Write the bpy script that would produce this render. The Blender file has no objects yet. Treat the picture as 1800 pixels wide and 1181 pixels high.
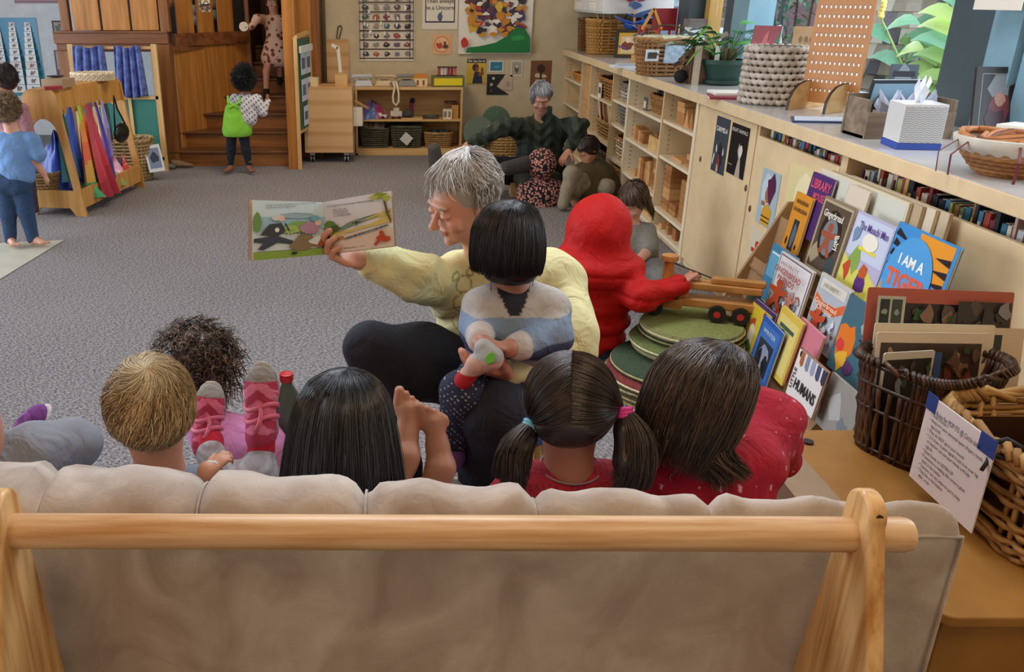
import bpy, bmesh, math, random
import numpy as np
from mathutils import Vector, Matrix, Euler
from math import sin, cos, pi, radians, atan2, sqrt
S = bpy.context.scene
COL = S.collection
random.seed(7)
rng = np.random.RandomState(11)

# ------------------------------------------------------------------ camera
EYE = 1.55; FPX = 1500.0; PX0 = 700.0; PY0 = 590.0
PITCH = math.atan(598 / 1500)
cam_d = bpy.data.cameras.new('camera'); cam = bpy.data.objects.new('camera', cam_d); COL.objects.link(cam)
cam.location = (0, 0, EYE); cam.rotation_euler = (pi / 2 - PITCH, 0, 0)
cam_d.sensor_width = 36; cam_d.lens = 30.0; cam_d.shift_x = 200 / 1800; cam_d.clip_start = .05
S.camera = cam
# ------------------------------------------------------------------ exposure, world, lights
S.view_settings.view_transform = 'Standard'; S.view_settings.look = 'None'
S.view_settings.exposure = 0.0; S.view_settings.gamma = 1; S.view_settings.use_curve_mapping = False
S.cycles.use_denoising = True; S.cycles.max_bounces = 7; S.cycles.diffuse_bounces = 4; S.cycles.sample_clamp_indirect = 4
W = bpy.data.worlds.new('daylight'); S.world = W; W.use_nodes = True
bg = W.node_tree.nodes['Background']; bg.inputs[0].default_value = (.72, .86, 1, 1); bg.inputs[1].default_value = 1.1

def area(name, loc, target, size, power, color, sy=None):
    L = bpy.data.lights.new(name, 'AREA'); L.energy = power; L.color = color
    L.shape = 'RECTANGLE'; L.size = size; L.size_y = sy or size
    o = bpy.data.objects.new(name, L); COL.objects.link(o); o.location = loc
    o.rotation_euler = (Vector(target) - Vector(loc)).to_track_quat('-Z', 'Y').to_euler()
    return o
area('window_daylight', (2.75, 3.6, 1.95), (0, 3.6, .6), 5.0, 75, (.80, .90, 1), 1.3)
area('window_daylight_far', (2.75, 7.6, 1.95), (0, 7.6, .6), 3.2, 38, (.80, .90, 1), 1.3)
area('glass_door_daylight', (-5.85, 4.4, 1.5), (0, 4.2, .6), 6.0, 235, (.82, .90, 1), 2.2)
area('skylight_daylight', (.1, 2.9, 2.92), (.2, 2.0, 0), 2.2, 76, (.84, .91, 1), 1.2)
area('ceiling_lamp', (-.6, 7.0, 2.95), (-.6, 7.6, 0), .9, 44, (1, .78, .52))
area('ceiling_lamp_near', (.9, .3, 2.9), (.9, 1.5, 0), .9, 17, (1, .72, .42))
area('ceiling_lamp_rear', (-1.6, -.7, 2.6), (0, 1.2, .5), .9, 12, (1, .50, .24))

# ------------------------------------------------------------------ pixel -> world helpers
_c, _s = cos(PITCH), sin(PITCH)
def ray(x, y):
    v = y - PY0
    return Vector((x - PX0, FPX * _c - v * _s, -(FPX * _s + v * _c)))
def oY(x, y, Y): r = ray(x, y); return Vector((0, 0, EYE)) + r * (Y / r.y)
def oX(x, y, X): r = ray(x, y); return Vector((0, 0, EYE)) + r * (X / r.x)
def oZ(x, y, Z): r = ray(x, y); return Vector((0, 0, EYE)) + r * ((Z - EYE) / r.z)
def oP(x, y, p0, n): r = ray(x, y); e = Vector((0, 0, EYE)); return e + r * ((Vector(p0) - e).dot(n) / r.dot(n))

# ------------------------------------------------------------------ colour and materials
def lin(c):
    if isinstance(c, str):
        c = tuple(int(c[i:i + 2], 16) / 255 for i in (0, 2, 4))
    return tuple((x / 12.92 if x <= .04045 else ((x + .055) / 1.055) ** 2.4) for x in c[:3])
MATS = {}
def mat(name, color='808080', rough=.6, kind='plain', c2=None, scale=1.0, axis=2, bump=.3, metal=0, alpha=None, trans=0, emit=0, spec=.5, sheen=0):
    if name in MATS: return MATS[name]
    m = bpy.data.materials.new(name); m.use_nodes = True; MATS[name] = m
    nt = m.node_tree; N = nt.nodes; L = nt.links; b = N['Principled BSDF']
    b.inputs['Roughness'].default_value = rough; b.inputs['Metallic'].default_value = metal
    b.inputs['Specular IOR Level'].default_value = spec
    if sheen: b.inputs['Sheen Weight'].default_value = sheen
    c1 = lin(color) + (1,); c2 = (lin(c2) + (1,)) if c2 else tuple(x * .72 for x in c1[:3]) + (1,)
    b.inputs['Base Color'].default_value = c1
    tc = N.new('ShaderNodeTexCoord'); mp = N.new('ShaderNodeMapping'); L.new(tc.outputs['Object'], mp.inputs[0])
    def noise(sc, det=4, vec=None, rgh=.55):
        n = N.new('ShaderNodeTexNoise'); n.inputs['Scale'].default_value = sc; n.inputs['Detail'].default_value = det
        n.inputs['Roughness'].default_value = rgh; L.new(vec or mp.outputs[0], n.inputs['Vector']); return n
    def ramp(src, stops):
        r = N.new('ShaderNodeValToRGB'); e = r.color_ramp.elements
        while len(e) < len(stops): e.new(.5)
        for el, (p, c) in zip(e, stops): el.position = p; el.color = c
        L.new(src, r.inputs[0]); return r
    def bmp(src, st, dist=.002):
        bn = N.new('ShaderNodeBump'); bn.inputs['Strength'].default_value = st; bn.inputs['Distance'].default_value = dist
        L.new(src, bn.inputs['Height']); L.new(bn.outputs[0], b.inputs['Normal'])
    if kind == 'wood':
        sc = [14 * scale] * 3; sc[axis] = .9 * scale; mp.inputs['Scale'].default_value = sc
        n = noise(1.6, 5); r = ramp(n.outputs[0], [(.32, c2), (.62, c1)]); L.new(r.outputs[0], b.inputs['Base Color']); bmp(n.outputs[0], bump * .5)
    elif kind == 'ply':
        sc = [1.5 * scale] * 3; sc[axis] = 9 * scale; mp.inputs['Scale'].default_value = sc
        w = N.new('ShaderNodeTexWave'); w.inputs['Scale'].default_value = .25; w.inputs['Distortion'].default_value = 5; w.inputs['Detail'].default_value = 3
        w.bands_direction = 'XYZ'[axis]; L.new(mp.outputs[0], w.inputs[0])
        r = ramp(w.outputs['Fac'], [(.0, c2), (.35, c1)]); L.new(r.outputs[0], b.inputs['Base Color'])
    elif kind == 'carpet':
        mp.inputs['Scale'].default_value = (1, 1, 1); mp.inputs['Rotation'].default_value = (0, 0, .5)
        mp2 = N.new('ShaderNodeMapping'); mp2.inputs['Scale'].default_value = (1, 2.2, 1); L.new(mp.outputs[0], mp2.inputs[0])
        n = noise(60 * scale, 3, mp2.outputs[0], .8)
        n2 = noise(1.2, 2)
        r = ramp(n.outputs[0], [(.38, c2), (.5, tuple((p + q) / 2 for p, q in zip(c1, c2))), (.6, c1)])
        mx = N.new('ShaderNodeMixRGB'); mx.blend_type = 'MULTIPLY'; mx.inputs[0].default_value = .25
        L.new(r.outputs[0], mx.inputs[1]); L.new(n2.outputs[0], mx.inputs[2]); L.new(mx.outputs[0], b.inputs['Base Color']); bmp(n.outputs[0], .6, .006)
    elif kind == 'fabric':
        n = noise(6 * scale, 4); n2 = noise(700, 2)
        r = ramp(n.outputs[0], [(.3, c2), (.65, c1)]); L.new(r.outputs[0], b.inputs['Base Color']); bmp(n2.outputs[0], bump, .0015)
    elif kind == 'print':      # scattered blossoms / spots
        v = N.new('ShaderNodeTexVoronoi'); v.inputs['Scale'].default_value = 30 * scale; L.new(mp.outputs[0], v.inputs[0])
        r = ramp(v.outputs['Distance'], [(.0, c2), (bump, c2), (bump + .04, c1)]); L.new(r.outputs[0], b.inputs['Base Color'])
    elif kind in ('paint', 'hair', 'skin', 'gloss'):
        a = N.new('ShaderNodeVertexColor'); a.layer_name = 'Col'; L.new(a.outputs[0], b.inputs['Base Color'])
        if kind == 'paint': n = noise(300, 2); bmp(n.outputs[0], .12)
        if kind == 'skin': n = noise(260, 3); bmp(n.outputs[0], .12); b.inputs['Subsurface Weight'].default_value = .08; b.inputs['Subsurface Radius'].default_value = (.02, .008, .004)
        if kind == 'paint' and scale > 1:
            nf = noise(scale, 3); bn = N.new('ShaderNodeBump'); bn.inputs['Strength'].default_value = .8; bn.inputs['Distance'].default_value = .02; nf.inputs['Distortion'].default_value = .8
            L.new(nf.outputs[0], bn.inputs['Height']); L.new(bn.outputs[0], b.inputs['Normal'])
    else:
        n = noise(9 * scale, 4); r = ramp(n.outputs[0], [(.25, tuple(p * .86 for p in c1[:3]) + (1,)), (.7, c1)]); L.new(r.outputs[0], b.inputs['Base Color'])
        n2 = noise(180, 2); bmp(n2.outputs[0], bump * .3)
    if emit: b.inputs['Emission Color'].default_value = c1; b.inputs['Emission Strength'].default_value = emit
    if alpha is not None: b.inputs['Alpha'].default_value = alpha
    if trans: b.inputs['Transmission Weight'].default_value = trans
    return m
PAINT = mat('painted_surface', kind='paint', rough=.55)
GLOSS = mat('glossy_print', kind='gloss', rough=.32)
HAIR = mat('hair_strands', kind='hair', rough=.32, spec=.6)
SKIN = mat('skin', kind='skin', rough=.5)
CLOTH = mat('dyed_cloth', kind='paint', rough=.9, scale=13)
SATIN = mat('satin_cloth', kind='gloss', rough=.35, sheen=.3)

# ------------------------------------------------------------------ objects
def wloc(o):
    p = Vector((0, 0, 0))
    while o is not None: p += Vector(o.location); o = o.parent
    return p
def tag(o, label=None, cat=None, group=None, kind=None):
    if label: o['label'] = label
    if cat: o['category'] = cat
    if group: o['group'] = group
    if kind: o['kind'] = kind
    return o
def thing(name, label, cat, loc=(0, 0, 0), group=None):
    o = bpy.data.objects.new(name, None); COL.objects.link(o); o.location = loc; o.empty_display_size = .05
    return tag(o, label, cat, group)
def copy_tree(o, parent=None):
    c = o.copy(); COL.objects.link(c)
    if parent: c.parent = parent
    for ch in list(o.children): copy_tree(ch, c)
    return c
def frame(origin, xa, ya):
    """matrix with local x along xa, local y along ya (orthogonalised), z = normal"""
    x = Vector(xa).normalized(); z = x.cross(Vector(ya)).normalized(); y = z.cross(x)
    m = Matrix((x, y, z)).transposed().to_4x4(); m.translation = Vector(origin); return m
def rotm(rx=0, ry=0, rz=0): return Euler((rx, ry, rz)).to_matrix()

class MB:
    def __init__(s, col='b0b0b0'): s.v = []; s.f = []; s.c = []; s.col = lin(col); s.m = None
    def C(s, c): s.col = lin(c) if isinstance(c, str) else c; return s
    def X(s, m): s.m = m; return s
    def add(s, vs, fs, col=None):
        n = len(s.v)
        for p in vs:
            p = Vector(p); s.v.append(tuple(s.m @ p) if s.m is not None else tuple(p))
        for f in fs: s.f.append(tuple(n + i for i in f)); s.c.append(col or s.col)
        return s
    def box(s, c, d, rot=None, taper=1.0):
        R = rot if rot is not None else Matrix.Identity(3); c = Vector(c); x, y, z = (q / 2 for q in d); P = []
        for k in (-1, 1):
            t = taper if k > 0 else 1
            for i, j in ((-1, -1), (1, -1), (1, 1), (-1, 1)): P.append(c + R @ Vector((i * x * t, j * y * t, k * z)))
        return s.add(P, [(3, 2, 1, 0), (4, 5, 6, 7), (0, 1, 5, 4), (1, 2, 6, 5), (2, 3, 7, 6), (3, 0, 4, 7)])
    def b2(s, lo, hi): return s.box([(p + q) / 2 for p, q in zip(lo, hi)], [abs(q - p) for p, q in zip(lo, hi)])
    def bar(s, a, b, w, h, up=(0, 0, 1)):
        a = Vector(a); b = Vector(b); d = b - a; z = d.normalized(); x = z.cross(Vector(up))
        if x.length < 1e-4: x = Vector((1, 0, 0))
        x.normalize(); y = z.cross(x)
        R = Matrix((x, y, z)).transposed(); return s.box((a + b) / 2, (w, h, d.length), R)
    def tube(s, pts, r, n=8, closed=False, cap=True, flat=1.0):
        pts = [Vector(p) for p in pts]; k = len(pts); r = r if hasattr(r, '__len__') else [r] * k
        vs = []; up = None
        for i, p in enumerate(pts):
            if closed: t = pts[(i + 1) % k] - pts[i - 1]
            else: t = pts[min(i + 1, k - 1)] - pts[max(i - 1, 0)]
            t = t.normalized() if t.length > 1e-9 else Vector((0, 0, 1))
            if up is None: up = Vector((0, 0, 1)) if abs(t.z) < .9 else Vector((1, 0, 0))
            x = t.cross(up); x = x.normalized() if x.length > 1e-6 else Vector((1, 0, 0)); y = x.cross(t).normalized(); up = y
            for j in range(n):
                a = 2 * pi * j / n; vs.append(p + (x * cos(a) + y * sin(a) * flat) * r[i])
        fs = []
        for i in range(k if closed else k - 1):
            a = i * n; b = ((i + 1) % k) * n
            for j in range(n): fs.append((a + j, a + (j + 1) % n, b + (j + 1) % n, b + j))
        if cap and not closed: fs += [tuple(range(n - 1, -1, -1)), tuple(range((k - 1) * n, k * n))]
        return s.add(vs, fs)
    def cyl(s, a, b, r, r2=None, n=16): return s.tube([a, b], [r, r if r2 is None else r2], n)
    def lathe(s, prof, c=(0, 0, 0), n=24, R=None, sx=1, sy=1):
        R = R if R is not None else Matrix.Identity(3); c = Vector(c); vs = []
        for r, z in prof:
            for j in range(n): a = 2 * pi * j / n; vs.append(c + R @ Vector((r * cos(a) * sx, r * sin(a) * sy, z)))
        fs = []
        for i in range(len(prof) - 1):
            for j in range(n): fs.append((i * n + j, i * n + (j + 1) % n, (i + 1) * n + (j + 1) % n, (i + 1) * n + j))
        fs += [tuple(range(n - 1, -1, -1)), tuple(range((len(prof) - 1) * n, len(prof) * n))]
        return s.add(vs, fs)
    def ball(s, c, r, n=12, R=None):
        r = r if hasattr(r, '__len__') else (r, r, r); h = n // 2
        return s.lathe([(sin(pi * i / h) if 0 < i < h else .001, -cos(pi * i / h) * r[2] / 1) for i in range(h + 1)], c, n, R, r[0], r[1])
    def prism(s, pts2, t, m=None):
        """polygon in local xy, thickness t along local z; m = 4x4 frame"""
        m = m or Matrix.Identity(4); n = len(pts2)
        vs = [m @ Vector((p[0], p[1], 0)) for p in pts2] + [m @ Vector((p[0], p[1], t)) for p in pts2]
        fs = [tuple(range(n - 1, -1, -1)), tuple(range(n, 2 * n))] + [(i, (i + 1) % n, n + (i + 1) % n, n + i) for i in range(n)]
        return s.add(vs, fs)
    def ring(s, outer, inner, t, m):
        """plate with a hole: outer and inner polygons with the same number of points"""
        n = len(outer); vs = []
        for z in (0, t):
            for P in (outer, inner): vs += [m @ Vector((p[0], p[1], z)) for p in P]
        fs = []
        for i in range(n):
            j = (i + 1) % n
            fs += [(i, n + i, n + j, j), (2 * n + i, 2 * n + j, 3 * n + j, 3 * n + i), (i, j, 2 * n + j, 2 * n + i), (n + i, 3 * n + i, 3 * n + j, n + j)]
        return s.add(vs, fs)
    def flat(s, m, polys, dz=.0004, z0=.0006):
        """layered flat picture: polys = [(colour, [(x,y)..])] in local frame m"""
        for k, (c, P) in enumerate(polys):
            z = z0 + k * dz
            s.add([m @ Vector((p[0], p[1], z)) for p in P], [tuple(range(len(P)))], lin(c) if isinstance(c, str) else c)
        return s
    def build(s, name, material, parent=None, smooth=False, bevel=0, sub=0, loc=None):
        off = wloc(parent) if parent is not None else Vector(loc or (0, 0, 0))
        me = bpy.data.meshes.new(name); me.from_pydata([tuple(Vector(p) - off) for p in s.v], [], s.f); me.update()
        col = me.color_attributes.new('Col', 'FLOAT_COLOR', 'CORNER'); arr = []
        for p, c in zip(me.polygons, s.c): arr += [c[0], c[1], c[2], 1.0] * p.loop_total
        col.data.foreach_set('color', arr)
        me.materials.append(material)
        if smooth: me.shade_smooth() if smooth is True else me.shade_smooth()
        o = bpy.data.objects.new(name, me); COL.objects.link(o)
        if parent is not None: o.parent = parent
        elif loc is not None: o.location = loc
        if smooth == 'auto':
            try: me.set_sharp_from_angle(angle=radians(40))
            except Exception: pass
        if bevel:
            bv = o.modifiers.new('bevel', 'BEVEL'); bv.width = bevel; bv.segments = 3; bv.limit_method = 'ANGLE'; bv.angle_limit = radians(40)
            me.shade_smooth(); wn = o.modifiers.new('wn', 'WEIGHTED_NORMAL'); wn.keep_sharp = True
        if sub:
            sb = o.modifiers.new('sub', 'SUBSURF'); sb.levels = sub; sb.render_levels = sub
        return o
def one(mb, name, material, label, cat, group=None, **kw):
    """a thing that is one mesh, its origin at its base centre"""
    a = np.array(mb.v); lo = a.min(0); hi = a.max(0)
    o = mb.build(name, material, None, loc=((lo[0] + hi[0]) / 2, (lo[1] + hi[1]) / 2, lo[2]), **kw)
    return tag(o, label, cat, group)
def struct(mb, name, material, **kw):
    o = mb.build(name, material, None, **kw); o['kind'] = 'structure'; return o
def ellipse(cx, cy, rx, ry, n=16, a0=0, jit=0):
    return [(cx + cos(2 * pi * i / n + a0) * rx * (1 + random.uniform(-jit, jit)), cy + sin(2 * pi * i / n + a0) * ry * (1 + random.uniform(-jit, jit))) for i in range(n)]
def rect(x0, y0, x1, y1): return [(x0, y0), (x1, y0), (x1, y1), (x0, y1)]
def rrect(x0, y0, x1, y1, r, n=5):
    P = []
    for cx, cy, a in ((x1 - r, y0 + r, -pi / 2), (x1 - r, y1 - r, 0), (x0 + r, y1 - r, pi / 2), (x0 + r, y0 + r, pi)):
        for i in range(n + 1): t = a + pi / 2 * i / n; P.append((cx + cos(t) * r, cy + sin(t) * r))
    return P
_txt = {}
def text(s, size, m, material_color, parent, name='lettering', bold=0.0, width=None, align='CENTER', sx=1.0, mat_=None, z=.004, shear=0, line=1.0):
    cu = bpy.data.curves.new('t', 'FONT'); cu.body = s; cu.size = size; cu.align_x = align; cu.align_y = 'CENTER'; cu.offset = bold * size
    cu.resolution_u = 2; cu.shear = shear; cu.space_line = line
    o = bpy.data.objects.new('t', cu); COL.objects.link(o)
    dg = bpy.context.evaluated_depsgraph_get(); me = bpy.data.meshes.new_from_object(o.evaluated_get(dg)); bpy.data.objects.remove(o); bpy.data.curves.remove(cu)
    me.name = name
    if width:
        xs = [v.co.x for v in me.vertices]; w = max(xs) - min(xs); sx = width / w if w else 1
    off = wloc(parent) if parent is not None else Vector((0, 0, 0))
    for v in me.vertices: v.co = (m @ Vector((v.co.x * sx, v.co.y, z))) - off
    col = me.color_attributes.new('Col', 'FLOAT_COLOR', 'CORNER'); c = lin(material_color)
    col.data.foreach_set('color', [c[0], c[1], c[2], 1.0] * len(me.loops))
    me.materials.clear(); me.materials.append(mat_ or PAINT)
    ob = bpy.data.objects.new(name, me); COL.objects.link(ob); ob.parent = parent
    return ob

def basket(w, d, h, colr, taper=.85, rows=9, stakes=28, tr=.006, amp=.005, rim=1.6, rnd=.35, open_z=True, c2=None, name=None, dip=0, stake_r=None):
    """woven basket at the origin: returns MB (weave) and MB (rim)"""
    def loop(t, sc=1.0, off=0, k=None):
        n = stakes * 2; P = []
        s_ = taper + (1 - taper) * t
        for i in range(n):
            a = 2 * pi * i / n; ca, sa = cos(a), sin(a); e = rnd * 2
            x = math.copysign(abs(ca) ** e, ca) * w / 2 * s_; y = math.copysign(abs(sa) ** e, sa) * d / 2 * s_
            o = 0 if k is None else amp * (1 if (i // 1 + k) % 2 else -1) * (1 if i % 1 == 0 else 0)
            L = math.hypot(x, y); q = 1 + (o + off) / max(L, .01)
            z = h * t - (dip * abs(ca) ** 6 * h * t * 0)
            P.append(Vector((x * q * sc, y * q * sc, z)))
        return P
    B = MB(colr); c1 = lin(colr); cc2 = lin(c2) if c2 else tuple(q * .7 for q in c1)
    for k in range(rows):
        f = random.uniform(0, 1); B.col = tuple(a * f + b * (1 - f) for a, b in zip(c1, cc2))
        t = (k + .5) / rows
        B.tube(loop(t, 1, 0, k), tr, 6, closed=True)
    sr = stake_r or tr * .8
    lo = loop(0.02); hi = loop(1)
    for i in range(0, len(lo), 2):
        f = random.uniform(0, 1); B.col = tuple(a * f + b * (1 - f) for a, b in zip(c1, cc2))
        B.cyl(lo[i], hi[i], sr, n=5)
    q = loop(0.02, .98); B.add([Vector((p.x, p.y, .006)) for p in q], [tuple(range(len(q)))])
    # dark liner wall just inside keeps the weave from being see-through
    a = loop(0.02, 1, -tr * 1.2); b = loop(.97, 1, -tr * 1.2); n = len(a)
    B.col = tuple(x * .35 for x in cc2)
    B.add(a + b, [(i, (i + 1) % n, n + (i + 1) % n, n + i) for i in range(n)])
    Rm = MB(colr)
    L = loop(1); m = len(L)
    for ph in (0, pi):
        P = []
        for i, p in enumerate(L):
            aa = i * pi / 3 + ph; nrm = Vector((p.x, p.y, 0)).normalized()
            P.append(p + nrm * cos(aa) * tr * .7 + Vector((0, 0, sin(aa) * tr * .7)))
        Rm.tube(P, tr * rim * .62, 6, closed=True)
    return B, Rm
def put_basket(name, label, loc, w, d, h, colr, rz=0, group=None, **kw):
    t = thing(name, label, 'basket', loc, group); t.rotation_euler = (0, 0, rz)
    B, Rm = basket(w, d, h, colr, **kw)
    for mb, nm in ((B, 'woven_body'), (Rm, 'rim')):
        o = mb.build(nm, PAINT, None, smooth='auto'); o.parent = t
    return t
def spin(mb_parent, child): pass
# ================================================================== THE ROOM
CARPET = mat('grey_loop_carpet', 'b4adae', .95, 'carpet', c2='48444a')
WALLM = mat('cream_wall_paint', 'd6c6a6', .85)
WHITEW = mat('white_wall_paint', 'e2e4e6', .85)
CREAM = mat('cream_cabinet_paint', 'e6ca9e', .5, bump=.1)
TRIM = mat('cream_shelf_edge', 'f0dfbe', .5, bump=.1)
LAM = mat('pale_laminate', 'cfcac6', .16, bump=.05)
STEEL = mat('blue_grey_window_paint', '7fa4b4', .45)
STEELD = mat('dark_grey_window_paint', '3f4e54', .5)
HONEY = mat('honey_wood_panel', 'c48440', .42, 'wood', c2='9c6426', axis=2)
REDW = mat('reddish_wood', '8f5a34', .45, 'wood', c2='6c3d20', axis=0)
REDV = mat('reddish_wood_upright', '96602f', .45, 'wood', c2='744420', axis=2)
PINEL = mat('light_birch', 'd8b078', .5, 'wood', c2='c79a5c', axis=2)
BIRCHX = mat('birch_long', 'dcb67e', .5, 'wood', c2='c79a5c', axis=0)
PLY = mat('plywood_face', 'd8ae7c', .5, 'ply', c2='c99a68', axis=2)
HW = 3.0
f = MB().b2((-6, -1.6, -.05), (2.45, 11, 0)); struct(f, 'floor', CARPET)
f = MB('c4c2b4').add([(-4, 5.30, .003), oZ(113, 421, .003), oZ(0, 490, .003), (-4.6, 3.2, .003)], [(3, 2, 1, 0)]); struct(f, 'floor.001', mat('pale_vinyl_floor', 'c9c6b6', .4))
f = MB().b2((-6, -1.6, HW), (2.6, 11, HW + .1)); struct(f, 'ceiling', mat('ceiling_paint', 'd9d2c4', .9))
XB = -.81
f = MB().b2((XB, 9.4, 0), (2.6, 9.55, HW)); struct(f, 'wall_back', WALLM)
f = MB().b2((-6, 10.4, 0), (XB, 10.55, HW)).b2((XB - .1, 9.4, 0), (XB, 10.4, HW)); struct(f, 'wall_back.001', WHITEW)
f = MB().b2((-6.1, -1.6, 0), (-6, 1.6, HW)).b2((-6.1, 9.2, 0), (-6, 10.5, HW)).b2((-6.1, 1.6, 2.6), (-6, 9.2, HW)); struct(f, 'wall_left', WHITEW)
f = MB().b2((-6, -1.7, 0), (2.6, -1.6, HW)); struct(f, 'wall_front', WALLM)
f = MB().b2((2.45, -1.6, 0), (2.6, 9.4, 1.0)).b2((2.45, -1.6, 2.55), (2.6, 9.4, HW)).b2((2.45, 9.05, 1), (2.6, 9.4, 2.55)).b2((2.45, -1.6, 1), (2.6, 1.6, 2.55))
struct(f, 'wall_right', WALLM)
# window frames in the right wall
def upr(y0, y1, m, name, x0=2.36, x1=2.52): struct(MB().b2((x0, y0, 1.0), (x1, y1, 2.6)), name, m)
struct(MB().b2((2.40, 1.6, 1.0), (2.56, 9.05, 1.06)).b2((2.40, 1.6, 2.5), (2.56, 9.05, 2.6)), 'window_1', STEEL)
upr(8.82, 9.05, STEELD, 'trim_1'); upr(8.35, 8.62, STEEL, 'trim_2'); upr(8.70, 8.80, STEEL, 'trim_3')
upr(7.22, 7.5, STEELD, 'trim_4', 2.30); upr(7.10, 7.20, mat('yellow_wood_frame', 'c79a4e', .5, 'wood'), 'trim_5', 2.42)
upr(6.42, 6.58, STEELD, 'trim_6'); upr(6.1, 6.38, STEEL, 'trim_7', 2.34)
upr(3.62, 3.90, STEELD, 'trim_8', 2.37, 2.50); upr(3.45, 3.62, STEEL, 'trim_9', 2.37, 2.5); upr(3.28, 3.43, STEEL, 'trim_10', 2.39, 2.54)
GL = bpy.data.materials.new('window_glass'); GL.use_nodes = True; nt = GL.node_tree
for n in list(nt.nodes): nt.nodes.remove(n)
o_ = nt.nodes.new('ShaderNodeOutputMaterial'); mx = nt.nodes.new('ShaderNodeMixShader'); mx.inputs[0].default_value = .06
tr = nt.nodes.new('ShaderNodeBsdfTransparent'); gs = nt.nodes.new('ShaderNodeBsdfGlossy'); gs.inputs['Roughness'].default_value = .02
nt.links.new(tr.outputs[0], mx.inputs[1]); nt.links.new(gs.outputs[0], mx.inputs[2]); nt.links.new(mx.outputs[0], o_.inputs[0])
for k, (a, b) in enumerate(((8.62, 8.70), (7.5, 8.35), (6.58, 7.08), (3.90, 6.1), (1.6, 3.28))):
    struct(MB().b2((2.47, a, 1.06), (2.475, b, 2.5)), 'window_%d' % (k + 2), GL)
struct(MB().b2((-6.06, 1.6, 0), (-6.05, 9.2, 2.6)), 'door_1', GL)

# ---- outdoors
struct(MB().b2((2.6, -6, -.3), (16, 40, -.2)), 'floor.002', mat('garden_soil', '6b6f4a', .9, 'fabric', c2='8a7d68'))
o = MB('9a6f78'); o.b2((7.2, 4, -.2), (7.6, 38, 6))
bld = thing('building', 'mauve rendered neighbouring building seen through the windows', 'building', (7.4, 20, -.2))
o.build('wall', mat('mauve_render', 'a8838c', .9), bld)
for k, (y0, z0) in enumerate(((17.5, .9), (22.0, 1.3), (26.5, 1.3), (12, .6), (31, 1.4))):
    fr = MB('dfe9ee'); fr.b2((7.08, y0, z0), (7.22, y0 + 1.9, z0 + 1.5)); w_ = fr.build('window', PAINT, bld)
    g = MB('7fb0bc'); g.b2((7.04, y0 + .12, z0 + .12), (7.10, y0 + .9, z0 + 1.38)).b2((7.04, y0 + 1.0, z0 + .12), (7.10, y0 + 1.78, z0 + 1.38)); g.build('pane', GLOSS, w_)
def leaf(mb, base, d, L, w, droop=.3, side=None, n=5):
    d = Vector(d).normalized(); side = side or d.cross(Vector((0, 0, 1))); side = side.normalized() if side.length > .01 else Vector((1, 0, 0))
    P = []
    for i in range(n + 1):
        t = i / n; c = Vector(base) + d * L * t + Vector((0, 0, -droop * L * t * t)); ww = w * sin(pi * min(.97, max(.06, t ** .8))) / 2
        P += [c - side * ww, c + side * ww]
    mb.add(P, [(2 * i, 2 * i + 1, 2 * i + 3, 2 * i + 2) for i in range(n)])
def shrub(name, label, loc, R, n, L, w, cols, h, group=None):
    t = thing(name, label, 'plant', loc, group); mb = MB()
    for i in range(n):
        a = random.uniform(0, 2 * pi); e = random.uniform(-.3, 1.3); r = random.uniform(0, 1) ** .6
        b = Vector(loc) + Vector((cos(a) * R * r, sin(a) * R * r, h * random.uniform(.05, 1)))
        mb.C(random.choice(cols)); leaf(mb, b, (cos(a) * cos(e), sin(a) * cos(e), sin(e)), L * random.uniform(.6, 1.2), w * random.uniform(.7, 1.2), .5)
    mb.build('foliage', GLOSS, t, smooth=True)
    st = MB('5d5a3c')
    for i in range(7):
        a = i; st.tube([Vector(loc) + Vector((cos(a) * .05, sin(a) * .05, 0)), Vector(loc) + Vector((cos(a) * R * .5, sin(a) * R * .5, h * .9))], [.02, .008], 5)
    st.build('stem', PAINT, t)
G = ['5f8f4a', '78a85a', '3f6f3a', '8dbb6a', '557a48']
shrub('garden_shrub', 'bushy feathery green shrub outside, left of the tree trunk', (4.2, 9.4, -.2), .95, 900, .22, .05, ['5c9a78', '7ab08c', '4a7f62', '9cc6a4'], 2.9)
shrub('garden_shrub', 'dark leafy shrub outside against the mauve building', (5.6, 14.2, -.2), 1.1, 700, .25, .06, G, 2.9)
shrub('garden_shrub', 'low leafy shrub outside behind the tall ginger stems', (4.7, 5.6, -.2), .75, 420, .3, .07, ['9dbb55', 'b3c96a', '6d9440', '86a84c'], 1.35)
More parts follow.
